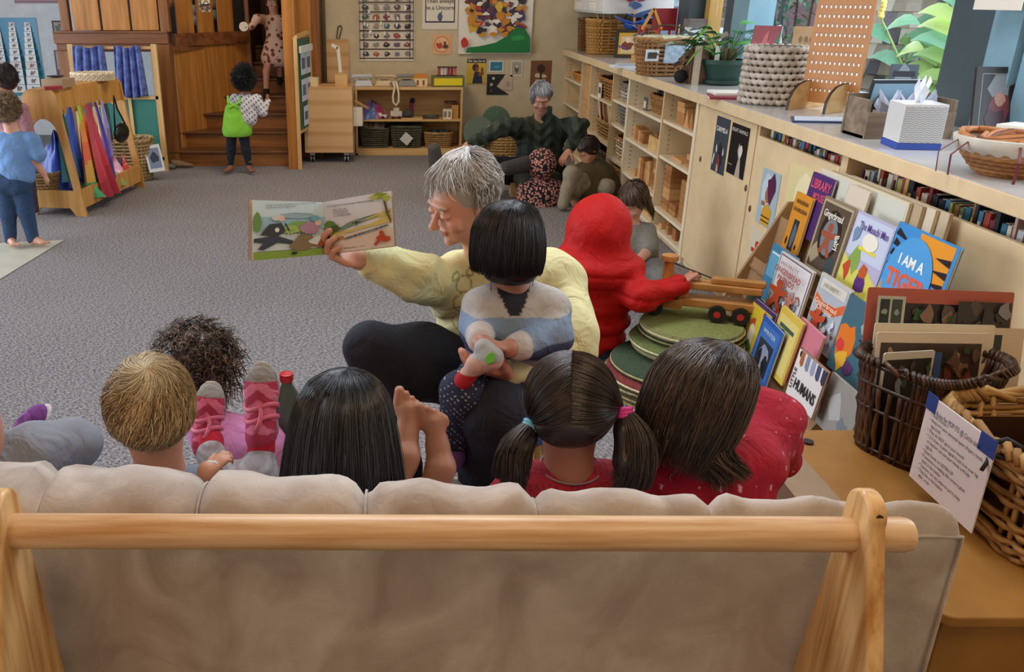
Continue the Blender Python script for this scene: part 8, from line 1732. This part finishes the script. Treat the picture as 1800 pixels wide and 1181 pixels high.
rbook('white picture book titled LITTLE HUMANS nearest on the bottom tier', 1380, 690, .17, .19, 0, .066, '8a5a44', [('e4dcd8', rect(.015, .02, .985, .985)), ('1c1c20', splat(.12, .92, .07, 8, .2))] + [(c, [(.12 + .19 * k, .98), (.24 + .19 * k, .98), (.26 + .19 * k, .74 - .03 * (k % 2)), (.2 + .19 * k, .68), (.13 + .19 * k, .74)]) for k, c in enumerate(('a8643c', '7f88a0', '9aa0b8', '4a5070', '3a3c50'))], [('LITTLE', .13, .10, .40, '1c1c20', D_(width=.36, rot=pi / 2, bold=.02)), ('HUMANS', .30, .55, .33, '1c1c20', D_(width=.74, bold=.025))])
rbook('grey patterned book low behind LITTLE HUMANS and the dark basket', 1432, 740, .17, .2, 0, .03, '9a948c', [('b8b4b0', splat(.4, .5, .2, 9, .5)), ('7a7f88', splat(.7, .3, .15, 9, .5))])
# framed canvases leaning on the cabinet
for k in range(4):
    o = Vector((1.70 - .014 * k, 3.22 + .05 * k, .50)); m = frame(o, (0, -1, 0), (.06, 0, 1)); ww, hh = .62, .42
    mb = MB(['c8b494', 'd8c8ac', 'b8a080', 'd9ccb0'][k]).prism(rect(0, 0, ww, hh), .012, m)
    if k == 3:
        mm_ = m @ Matrix.Translation((0, 0, .012)); mb.flat(mm_, [('d0cfc0', rect(.01, .01, ww - .01, hh - .01))] + [(random.choice(['7ab0a8', '8fc0b8', '9ac8c4']), splat(x, y, .03, 9, .5)) for x, y in ((.1, .28), (.2, .24), (.25, .29), (.33, .23), (.38, .2), (.5, .17), (.53, .12), (.08, .1), (.3, .08))])
    one(mb, 'canvas', PAINT, ['rearmost pale canvas board leaning behind the rack', 'second pale canvas board from the cabinet door', 'third pale canvas board from the cabinet door', 'front cream canvas dabbed with teal paint leaning behind the rack'][k], 'canvas')
mb = MB('141416').prism([(0, 0), (.2, 0), (.14, .12), (0, .16)], .02, frame((1.70, 2.72, .55), (0, -1, 0), (0, 0, 1))); one(mb, 'black_case', PAINT, 'black pointed case behind the near end of the rack', 'case')
WS = thing('wooden_shape', 'curved brown wooden chair-back shape beside the I AM A TIGER book', 'chair back', (1.66, 2.45, 0)); MB().prism([(0, 0), (.32, 0), (.32, .60), (.27, .68), (.16, .71), (.05, .68), (0, .6)], .02, frame((1.56, 2.30, .0), (.5, .06, 0), (0, .05, 1))).build('panel', BIRCHX, WS, bevel=.006); MB('8a7a60').ball((1.80, 2.33, .60), .008, 8).build('screw', PAINT, WS)
# ================================================================== ROUND MATS, TRUCK, RED COAT CHILD
rc_ = oZ(1214, 553, .33)
MC = ['6f7a3c', '8a8450', '5a4a34', '4a5a2f', '7a2f2c', '3a4a34', 'b0a070', '6a7440', '2f3a2a', '8a8a58']
for k in range(10):
    r = (.255 if k < 6 else .215) + .012 * sin(k * 2); z = .003 + k * .030; mb = MB(MC[k % 10]); dx = .02 * sin(k * 1.7) - (.10 if k < 6 else 0); dy = .02 * cos(k * 2.3) - (.12 if k < 6 else 0)
    mb.lathe([(r - .004, 0), (r, .006), (r, .018), (r - .006, .026), (r * .97, .027), (.001, .027)], (rc_.x + dx, rc_.y + dy, z), 48)
    mb.C(['c8b88a', 'd0c49a', 'a89a6a'][k % 3]).lathe([(r + .001, .008), (r + .004, .012), (r + .001, .017)], (rc_.x + dx, rc_.y + dy, z), 48)
    if k == 9: mb.C('84884a').lathe([(.001, .0275), (r * .93, .0275), (r * .9, .029), (.001, .030)], (rc_.x + dx, rc_.y + dy, z), 48)
    one(mb, 'round_mat', mat('felted_mat', kind='paint', rough=.95, scale=40), ['lowest', 'second lowest', 'third lowest', 'fourth lowest', 'fifth', 'sixth', 'fourth from top', 'third from top', 'second from top', 'topmost mossy green'][k] + ' round felt mat in the stack by the red coat child', 'mat', 'stacked round mats', smooth='auto')
zt_m = .003 + 9 * .030 + .031
tk_ = rc_ + Vector((-.03, .09, 0)); TT = thing('toy_truck', 'wooden toy crane truck with black and red wheels on the round mats', 'toy', (tk_.x, tk_.y, zt_m))
tm = Matrix.Translation((tk_.x, tk_.y, zt_m)) @ Matrix.Rotation(-.35, 4, 'Z'); W4 = mat('truck_wood', 'c08544', .4, 'wood', c2='9a6228', axis=0)
TB2 = lambda lo, hi, nm, c='b8803c': MB(c).X(tm).b2(lo, hi).build(nm, W4, TT, bevel=.006)
TB2((-.13, -.05, .035), (.02, .05, .075), 'cab'); TB2((-.12, -.04, .075), (-.03, .04, .11), 'cab_roof'); TB2((.0, -.045, .05), (.32, .045, .085), 'chassis'); TB2((-.02, -.03, .12), (.32, .0, .15), 'boom'); TB2((-.02, .01, .12), (.30, .04, .15), 'boom'); TB2((-.03, -.045, .085), (.04, .045, .12), 'turntable'); TB2((.12, -.02, .15), (.33, .02, .175), 'arm')
MB('c89858').X(tm).cyl((-.05, 0, .10), (-.05, 0, .23), .026, .02, n=16).cyl((-.05, 0, .23), (-.05, 0, .25), .035, n=16).build('peg_driver', W4, TT, smooth='auto'); MB('201c18').X(tm).tube([(-.04, 0, .22), (.12, 0, .17)], .003, 5).build('string', PAINT, TT)
for x_ in (-.09, .16, .25):
    for y_ in (-.066, .046):
        w_ = MB('1a1816').X(tm).cyl((x_, y_, .036), (x_, y_ + .02, .036), .035, n=20).build('wheel', PAINT, TT, smooth='auto'); MB('c02a2a').X(tm).cyl((x_, y_ - .002, .036), (x_, y_ + .022, .036), .014, n=14).build('hub', PAINT, w_, smooth='auto')
RC_ = person('child in a hooded red puffer coat kneeling and reaching for the toy truck', (.92, 3.5, 0))
c = V3(oY(1052, 405, 3.45)); s = .19; R = hframe((.4, .85, -.25)); B = Blob(.02); head(B, c, R, s, face=False); wr_ = V3(oY(1196, 500, 3.35)); hd_ = V3(oY(1236, 462, 3.38)) - wr_
B.cap(c + nv(0, 0, -.05), c + nv(0, 0, -.2), .05, .06).chain([c + nv(0, 0, -.2), c + nv(.1, -.02, -.2), V3(oY(1130, 520, 3.28)), wr_], [.05, .04, .035, .025]); hand(B, wr_, hd_, (.5, .1, -.7), .13, curl=(.5, .6, .7, .8), thumb=1, tang=.9); flesh(B, 'body', .006, 'c08468', SKIN, RC_)
RB_ = Blob(.035).ell(c + nv(0, 0, .0), (.135, .14, .155), None, k=.05).ell(c + nv(-.01, -.02, -.15), (.21, .16, .10), None, k=.06)
bz = [(.40, .21, .15), (.31, .21, .16), (.22, .205, .165), (.14, .19, .16)]
bx_ = c[0] - .03
for z, wx, wy in bz: RB_.ell((bx_, c[1] + .02, z + .03), (wx, wy, .085), None, k=.03)
e1 = V3(oY(1130, 520, 3.28)); RB_.chain([c + nv(.10, -.02, -.20), e1], [.075, .07], k=.03)
for u in (.3, .6, .92): RB_.ell(e1 + (wr_ - e1) * u, (.058 - .01 * u, .058 - .01 * u, .055 - .008 * u), None, k=.018)
RB_.chain([c + nv(-.14, .0, -.2), c + nv(-.2, .12, -.36)], [.07, .06]); cloth(RB_, 'puffer_coat', .007, 'b40c08', RC_, material=mat('puffer_nylon', kind='paint', rough=.62, scale=10, spec=.25), amp=.002, f=35, quilt=.012, qz=c[2] - .08)
LB = Blob(.03).chain([(bx_ + .07, 3.42, .12), (bx_ + .12, 3.66, .07), (bx_ + .11, 3.30, .06)], [.09, .075, .055]).chain([(bx_ - .07, 3.42, .12), (bx_ - .08, 3.66, .07), (bx_ - .09, 3.30, .06)], [.09, .075, .055]); cloth(LB, 'trousers', .009, '1a2230', RC_)
# ================================================================== OTHER PEOPLE FAR BACK
def kid(label, px, py, Y, s, face, skin, top, bottom, hair, pose='crouch', w=.12, hood=None, hl=1.0, extra=None, lean=(0, 0, 0), hk=1.0, tilt=(0, 0, 1)):
    c = V3(oY(px, py, Y)); P = person(label, (c[0], Y, 0)); R = hframe(face, tilt); face = tuple(face); B = Blob(.02); head(B, c, R, s); sh = c + nv(lean[0], lean[1], -s * .72); neckbody(B, c, s, sh)
    ht = c[2] - .72 * s; T = Blob(.03); L = Blob(.03); hipz = max(.13, ht - .30 if pose != 'stand' else ht - .34); hip_ = nv(sh[0] + lean[0], sh[1] + lean[1], hipz)
    T.ell(sh + nv(0, 0, -.09), (w, .085, .12), None, k=.05).ell((sh + hip_) / 2 + nv(0, 0, -.02), (w * .95, .09, (sh[2] - hipz) * .5), None, k=.05)
    if pose != 'stand':
        fy = 1 if face[1] > 0 else -1; B.cap(sh, hip_, .04, .04)
        for q in (-1, 1):
            G_ = [hip_ + nv(q * .07, 0, -.02), nv(hip_[0] + q * .13, hip_[1] + fy * .16, .17), nv(hip_[0] + q * .10, hip_[1] + fy * .06, .05)]; L.chain(G_, [.08, .06, .045]); B.chain([hip_] + G_ + [nv(hip_[0] + q * .11, hip_[1] + fy * .16, .03)], [.04, .04, .03, .03, .025])
    return c, P, R, B, sh, hip_, T, L
def short_hair(P, c, R, s, cols, base, N=1200, seed=3, k=1.0, afro=0, long_=False):
    r = nv(.385, .445, .42) * s * k; cn = c + R @ (nv(0, -.06, .08) * s); sb = Blob(.012).ell(cn, r, R).ell(cn + R @ (nv(0, -.1, -.2) * s), r * nv(.85, .7, .7), R, k=.02).ell(c + R @ (nv(0, .44, -.06) * s), nv(.36, .31, .42) * s, R, neg=True, k=.01)
    if long_: sb.cap(cn + R @ (nv(0, -.1, -.1) * s), cn + nv(0, .02, -.55 * s), .33 * s, .28 * s, k=.02)
    pr = [shell_part(sb, .008, base)]; fr_ = lambda ph: np.where(np.sin(ph) > .4, .40, 1.0)
    if afro:
        g = np.random.RandomState(seed); pp = []
        for i in range(N):
            d = unit(g.randn(3)); q = R.T @ d
            if q[1] > .55 and q[2] < .5: continue
            u = np.linspace(0, 1, 9); ax_ = unit(np.cross(d, g.randn(3))); ay = np.cross(d, ax_); p = cn + R @ (q * r * .95)
            pp.append(p + d * u[:, None] * afro * (.6 + .6 * g.rand()) + ax_ * (.007 * np.cos(u * 12))[:, None] + ay * (.007 * np.sin(u * 12))[:, None])
        pr.append(tubes(np.array(pp), .0022, shades(len(pp), cols, seed)))
    else:
        st = comb(cn, R, r * 1.02, N, LONG if long_ else [(0, 1.0), (.5, .93), (.82, .68), (1.0, .3), (1.0, 0), (.95, -.4), (.85, -.7)], seed, crown=(0, -.3), end=(.8, .2), start=.8, twist=.5, wob=.08, lift=.03, cut=fr_, K=8, seg=.6); pr.append(tubes(st, .0018, shades(N, cols, seed)))
    hair_obj('hair', pr, P)
# seated man
c, P, R, B, sh, hip_, T, L = kid('seated man with grey hair in a dark green cable sweater, legs spread on the floor', 951, 170, 7.25, .225, (-.05, -.9, -.55), 'c08a74', None, None, None, w=.2, lean=(.02, .05, 0))
sh = sh + nv(.02, .03, -.02); hL = V3(oY(822, 255, 6.85)); eL = V3(oY(885, 222, 7.05)); hR = V3(oY(1000, 265, 6.9)); eR = V3(oY(1018, 222, 7.1))
B.chain([sh + nv(0, 0, -.12), sh + nv(-.2, 0, -.09), eL, hL], [.05, .04, .04, .03]).chain([sh + nv(0, 0, -.12), sh + nv(.2, 0, -.09), eR, hR], [.05, .04, .04, .03]); hand(B, hL, (-.7, -.3, -.4), (.2, -.4, -.8), .18, curl=(.3, .3, .3, .3)); hand(B, hR, (-.5, -.6, -.4), (.3, .2, -.8), .18, curl=(.4, .4, .4, .4)); B.cap(sh, sh + nv(0, 0, -.25), .08, .1); flesh(B, 'body', .007, 'c48f78', SKIN, P)
MAN = Blob(.04).ell(sh + nv(0, .02, -.13), (.23, .14, .16), None, k=.08).ell(sh + nv(0, .03, -.34), (.21, .16, .2), None, k=.08).chain([sh + nv(-.2, 0, -.08), eL, hL + (eL - hL) * .1], [.085, .07, .05]).chain([sh + nv(.2, 0, -.08), eR, hR + (eR - hR) * .1], [.085, .07, .05]).cap(sh + nv(0, -.01, .0), sh + nv(0, -.02, .04), .08, .075)
cloth(MAN, 'cable_sweater', .010, lambda v: np.where((np.abs(np.sin(v[:, 0] * 34)) > .72)[:, None], np.array(lin('3a4438')), np.array(lin('252d27'))), P, amp=.008, f=70)
hz = nv(sh[0], 7.3, .14); LG = Blob(.04).chain([hz + nv(-.1, 0, 0), nv(.62, 6.95, .26), nv(.44, 6.62, .10)], [.13, .10, .07]).chain([hz + nv(.1, 0, 0), nv(1.2, 7.0, .22), nv(1.05, 6.75, .10)], [.13, .10, .07]); cloth(LG, 'dark_trousers', .01, '1f1d22', P)
B_n = 0; b1 = Blob(.02).chain([V3(oY(768, 292, 6.75)), V3(oY(763, 262, 6.72))], [.06, .05]).cap(V3(oY(768, 292, 6.75)), nv(.46, 6.66, .10), .055, .06); cloth(b1, 'boot', .008, '4a443f', P, amp=0); b2 = Blob(.02).chain([V3(oY(925, 288, 6.75)), V3(oY(888, 296, 6.6))], [.065, .055]); cloth(b2, 'boot', .008, '3f3a36', P, amp=0)
short_hair(P, c, R, .225, ['8a8a8e', 'a8a8ac', '6a6a70', 'c0c0c4'], '6a6a6e', 1500, 11, .96)
# flowered hoodie child
c, P, R, B, sh, hip_, T, L = kid('child crouching in a black hoodie printed all over with pink blossoms', 952, 290, 6.75, .19, (.3, .9, -.3), 'b88468', None, None, None, w=.15); flesh(B, 'body', .009, 'b88468', SKIN, P)
T.ell(c + nv(0, 0, .01), (.115, .12, .125), None, k=.03).ell(sh + nv(0, .03, -.17), (.19, .15, .14), None, k=.05).ell(nv(c[0] + .03, 6.8, .1), (.2, .17, .10), None, k=.05); V_, F_ = T.mesh(.007)
arr_obj('flowered_hoodie', V_, F_, (.02, .02, .02), mat('blossom_print', '1e1a20', .9, 'print', c2='d89080', scale=1.9, bump=.44), P); cloth(L, 'trousers', .01, '2a2c26', P)
mb = MB('c08a50').box(oZ(910, 342, 0) + Vector((0, 0, .05)), (.13, .16, .10)); one(mb, 'wooden_block', BIRCHX, 'large wooden block on the carpet beside the blossom hoodie child', 'block')
# olive jacket child
c, P, R, B, sh, hip_, T, L = kid('child bending in an olive jacket by the far cubbies', 1035, 262, 6.75, .18, (-.6, -.2, -.7), 'b88468', None, None, None, w=.14); flesh(B, 'body', .009, 'b88468', SKIN, P)
T.ell(sh + nv(.06, .0, -.12), (.19, .15, .17), None, k=.05).ell(nv(sh[0] + .08, 6.75, .13), (.2, .16, .13), None, k=.05); cloth(T, 'olive_jacket', .01, '4c4024', P, amp=.004, f=40); L.chain([nv(sh[0], 6.7, .15), nv(sh[0] - .16, 6.55, .28), nv(sh[0] - .22, 6.5, .05)], [.08, .06, .045]); cloth(L, 'beige_trousers', .01, '8f8670', P); short_hair(P, c, R, .18, ['2a1f18', '3a2a20'], '241a14', 700, 5)
# grey child behind the red coat
c, P, R, B, sh, hip_, T, L = kid('child in grey clothes with brown hair squatting behind the red coat', 1112, 352, 4.55, .185, (-.5, -.5, -.5), 'b88468', None, None, None, w=.12); B.chain([sh, sh + nv(.08, -.02, -.05), V3(oY(1140, 440, 4.4)), V3(oY(1120, 460, 4.3))], [.035, .035, .03, .025]); flesh(B, 'body', .008, 'c09078', SKIN, P)
T.chain([sh + nv(.09, 0, -.05), V3(oY(1142, 438, 4.4))], [.06, .05]).ell(sh + nv(.03, .02, -.2), (.15, .13, .18), None, k=.05); cloth(T, 'grey_jacket', .008, '7a746a', P, amp=.004, f=50); L.chain([nv(sh[0] + .05, 4.5, .2), nv(sh[0] + .12, 4.2, .16), nv(sh[0] + .1, 4.3, .05)], [.08, .07, .05]); cloth(L, 'grey_trousers', .009, '6f6a66', P, amp=.004, f=50); short_hair(P, c, R, .185, ['4a3626', '6a5038', '3a2a1e'], '3a2a1e', 900, 8, 1.0, 0, True)
# girl in green pinafore
def legs(P, x, Y, z1, d, rad, col, skin, feet=True, fd=(0, -1, 0), nm='leggings', h=.008, z0=.09, B=None):
    L = Blob(.02)
    if B is not None: B.cap(nv(x, Y, z1), nv(x, Y, z1 + .25), .03, .03)
    for q in (-1, 1):
        L.chain([nv(x + q * .05, Y, z1), nv(x + q * d * .8, Y + .0, z1 * .5), nv(x + q * d, Y, z0)], [rad, rad * .75, rad * .55])
        if B is not None: B.chain([nv(x, Y, z1), nv(x + q * .05, Y, z1), nv(x + q * d * .8, Y, z1 * .5), nv(x + q * d, Y, z0 + .02), nv(x + q * d, Y, .045)], [rad * .5] * 5, k=.01); foot(B, nv(x + q * d, Y, .06), nv(q * .3 + fd[0], fd[1], 0), .15, toes=True)
    cloth(L, nm, h, col, P, amp=.001)
x_, Y_ = oZ(432, 293, 0).x, 8.02; hz_ = oY(432, 140, Y_)
P = person('child with curly black hair in a lime green pinafore standing at the stairs', (x_, Y_, 0)); c = V3(oY(430, 138, Y_)); s = .19; R = hframe((.1, 1, 0)); B = Blob(.015); head(B, c, R, s); sh = c + nv(0, 0, -.15); neckbody(B, c, s, sh); eR_ = V3(oY(462, 196, Y_)); hR_ = V3(oY(470, 178, Y_ + .1)); eL_ = V3(oY(406, 188, Y_ + .05)); B.chain([sh, eR_, hR_, hR_ + nv(.0, .02, .05)], [.03, .025, .02, .018])
legs(P, x_, Y_, .44, .085, .055, '16202c', None, B=B, fd=(0, -.6, 0)); flesh(B, 'body', .006, '8a5a40', SKIN, P)
T = Blob(.02).ell(sh + nv(0, 0, -.07), (.11, .08, .10), None, k=.04).ell(sh + nv(0, 0, -.18), (.10, .08, .10), None, k=.04).chain([sh + nv(.10, 0, -.03), eR_, hR_], [.05, .04, .03]).chain([sh + nv(-.10, 0, -.03), eL_], [.05, .035])
cloth(T, 'patterned_top', .006, lambda v: np.where(((np.sin(v[:, 0] * 150) * np.sin(v[:, 2] * 130 + v[:, 0] * 50)) > .45)[:, None], np.array(lin('6a6a80')), np.array(lin('d8d4d8'))), P)
T = Blob(.015).ell((x_, Y_, .60), (.092, .082, .045), None, k=.03).ell((x_, Y_, .50), (.118, .10, .13), None, k=.04).ell((x_, Y_, .40), (.138, .115, .12), None, k=.04).box((x_, Y_, .28), (.3, .3, .065), None, neg=True, k=.01)
for q in (-1, 1): T.chain([nv(x_ - q * .04, Y_ - .085, .61), nv(x_ + q * .05, Y_ - .082, sh[2] - .05), nv(x_ + q * .055, Y_ - .05, sh[2] - .0)], [.011, .011, .011], k=.004)
cloth(T, 'green_pinafore', .005, '86c83c', P, amp=.001, material=mat('green_corduroy', kind='paint', rough=.9)); short_hair(P, c, R, .19, ['0c0a0c', '16141a', '1e1a20'], '0a090b', 1500, 4, 1.1, .05, True)
# girl on the stairs in a dotted dress
x_ = oY(478, 60, 9.15).x; Y_ = 9.2; P = person('child in a pink dress with large brown dots coming down the stairs', (x_, Y_, .75)); c = V3(oY(480, 0, Y_)); s = .19; R = hframe((-.2, -1, -.3)); B = Blob(.015); head(B, c, R, s); sh = c + nv(0, 0, -.15); neckbody(B, c, s, sh); h1 = V3(oY(433, 46, 9.0)); e1 = V3(oY(452, 32, 9.05)); B.chain([sh + nv(0, 0, -.05), sh + nv(-.09, 0, -.04), e1, h1 + nv(.03, 0, 0)], [.03, .03, .024, .02]).cap(sh, nv(x_, Y_, oY(468, 125, 9.1).z + .16), .04, .05); hand(B, h1 + nv(.03, 0, .0), (-1, -.2, 0), (0, -.3, -1), .1, curl=(.7, .7, .7, .7))
f1 = V3(oY(468, 158, 9.05)); k1 = V3(oY(468, 125, 9.1)); B.cap(nv(x_ - .03, Y_, k1[2] + .16), nv(x_ + .06, Y_, k1[2] + .16), .05, .05).chain([nv(x_ - .03, Y_, k1[2] + .16), k1, f1], [.05, .036, .027]); f2 = V3(oY(492, 135, 9.25)); B.chain([nv(x_ + .06, Y_, k1[2] + .16), f2], [.05, .028]); flesh(B, 'body', .007, 'c8907c', SKIN, P); eyes(P, c, R, s)
T = Blob(.02).ell(sh + nv(0, 0, -.07), (.105, .075, .10), None, k=.04).ell(sh + nv(0, 0, -.18), (.09, .07, .08), None, k=.04).cap(sh + nv(-.03, 0, -.30), sh + nv(.03, 0, -.30), .09, .09, k=.05).cap(sh + nv(-.05, 0, -.40), sh + nv(.05, 0, -.40), .105, .105, k=.04).chain([sh + nv(-.10, 0, -.03), e1, h1 + nv(.05, 0, 0)], [.048, .042, .034]).chain([sh + nv(.10, 0, -.03), sh + nv(.14, 0, -.2)], [.045, .036])
T.box(sh + nv(0, 0, -.56), (.3, .3, .07), None, neg=True, k=.01); V_, F_ = T.mesh(.006); arr_obj('dotted_dress', V_, F_, (.6, .4, .35), mat('dotted_dress_print', 'dcb4a0', .9, 'print', c2='7a4630', scale=.62, bump=.36), P)
for q_ in (f1, f2): cloth(Blob(.01).chain([q_, q_ + nv(0, 0, -.03), q_ + nv(0, -.08, -.05)], [.03, .03, .025]), 'dark_sock', .006, '1c1416', P, amp=0); short_hair(P, c, R, s, ['7a4a2c', '9a5f38'], '6a4026', 700, 6, 1.0, 0, True)
mb = MB('e8e0d0').cyl(h1 + nv(-.02, -.04, .0), h1 + nv(-.02, -.025, .0), .045, n=24); one(mb, 'round_toy', PAINT, 'pale round disc held by the child on the stairs', 'toy', smooth='auto')
# boy in blue
bf = oZ(38, 434, 0); x_, Y_ = bf.x + .02, 5.5; P = person('child with curly light brown hair in a blue T-shirt and jeans reaching into the stand', (x_, Y_, 0)); c = V3(oY(12, 192, Y_)); s = .19; R = hframe((-.3, 1, -.1)); B = Blob(.015); head(B, c, R, s); sh = c + nv(.015, 0, -.15); neckbody(B, c, s, sh); e1 = V3(oY(56, 278, Y_ - .0)); h1 = V3(oY(76, 304, Y_ + .05)); B.chain([sh, sh + nv(.11, 0, -.05), e1, h1], [.036, .036, .03, .022]); hand(B, h1, (.3, .2, -.9), (-.8, .2, -.2), .10, curl=(.4, .4, .4, .4))
B.chain([sh, sh + nv(-.11, 0, -.05), sh + nv(-.15, .0, -.28)], [.036, .036, .028]); legs(P, x_ - .02, Y_, .46, .075, .07, '2f4668', None, B=B, fd=(.6, -.4, 0), nm='jeans', z0=.05); flesh(B, 'body', .006, 'd8a088', SKIN, P)
T = Blob(.02).ell(sh + nv(0, 0, -.09), (.125, .09, .12), None, k=.04).ell(sh + nv(-.01, 0, -.22), (.115, .095, .14), None, k=.04).box(sh + nv(0, 0, -.42), (.3, .3, .07), None, neg=True, k=.01).chain([sh + nv(.11, 0, -.04), sh + nv(.14, -.0, -.13)], [.055, .052]).chain([sh + nv(-.11, 0, -.04), sh + nv(-.14, 0, -.13)], [.055, .052]); cloth(T, 'blue_t_shirt', .007, '6f93c4', P, amp=.003); T = Blob(.02).cap((x_ - .06, Y_, .43), (x_ + .02, Y_, .43), .095, .095); cloth(T, 'jeans_seat', .008, '2f4668', P)
short_hair(P, c, R, s, ['8a6f50', 'a88a68', '6f583e'], '7a6248', 900, 12, 1.02, .03)
# child in pink behind
P = person('child in a dusty pink top with a headband in dark hair at the left edge', (-2.95, 6.2, 0)); c = V3(oY(6, 140, 6.2)); s = .19; R = hframe((-.9, .1, -.3)); B = Blob(.015); head(B, c, R, s); sh = c + nv(.02, 0, -.15); neckbody(B, c, s, sh); flesh(B, 'body', .007, 'b87a62', SKIN, P); legs(P, c[0], 6.2, .45, .07, .065, '3a3440', None)
T = Blob(.02).ell(sh + nv(0, 0, -.10), (.125, .10, .13), None, k=.04).ell(sh + nv(0, 0, -.26), (.12, .10, .14), None, k=.04).chain([sh + nv(.09, -.03, -.05), sh + nv(.13, -.05, -.28)], [.05, .04]); cloth(T, 'dusty_pink_top', .008, 'a8747c', P); short_hair(P, c, R, s, ['2a1c16', '3a2820'], '241812', 700, 14, 1.03)
MB('c8b8a0').tube([c + R @ (nv(.40 * cos(a), -.02, .08 + .42 * sin(a)) * s) for a in [pi * i / 14 for i in range(15)]], .005, 6).build('headband', PAINT, P, smooth=True)
# round-backed chairs and tub behind the man
for k, (x, y, r_, cc) in enumerate(((870, 215, .16, '56705f'), (842, 232, .15, '5f6a5a'))):
    q = oY(x, y, 8.75 + .2 * (1 - k)); mb = MB(cc).lathe([(.001, 0), (r_, .02), (r_ * 1.02, .04), (.001, .05)], q, 24, R=rotm(1.3, 0, .3 * (1 - 2 * k))); T = thing('round_stool', ['green round-backed cushion leaning on the back wall behind the man', 'second green round cushion lower in the wicker tub'][k], 'cushion', q); mb.build('cushion', CLOTH, T, smooth='auto')
put_basket('basket', 'round wicker tub holding green round cushions behind the man', (oY(885, 240, 8.9).x, 8.85, 0), .50, .4, .34, 'b08850', rows=12, tr=.013, rnd=.5)
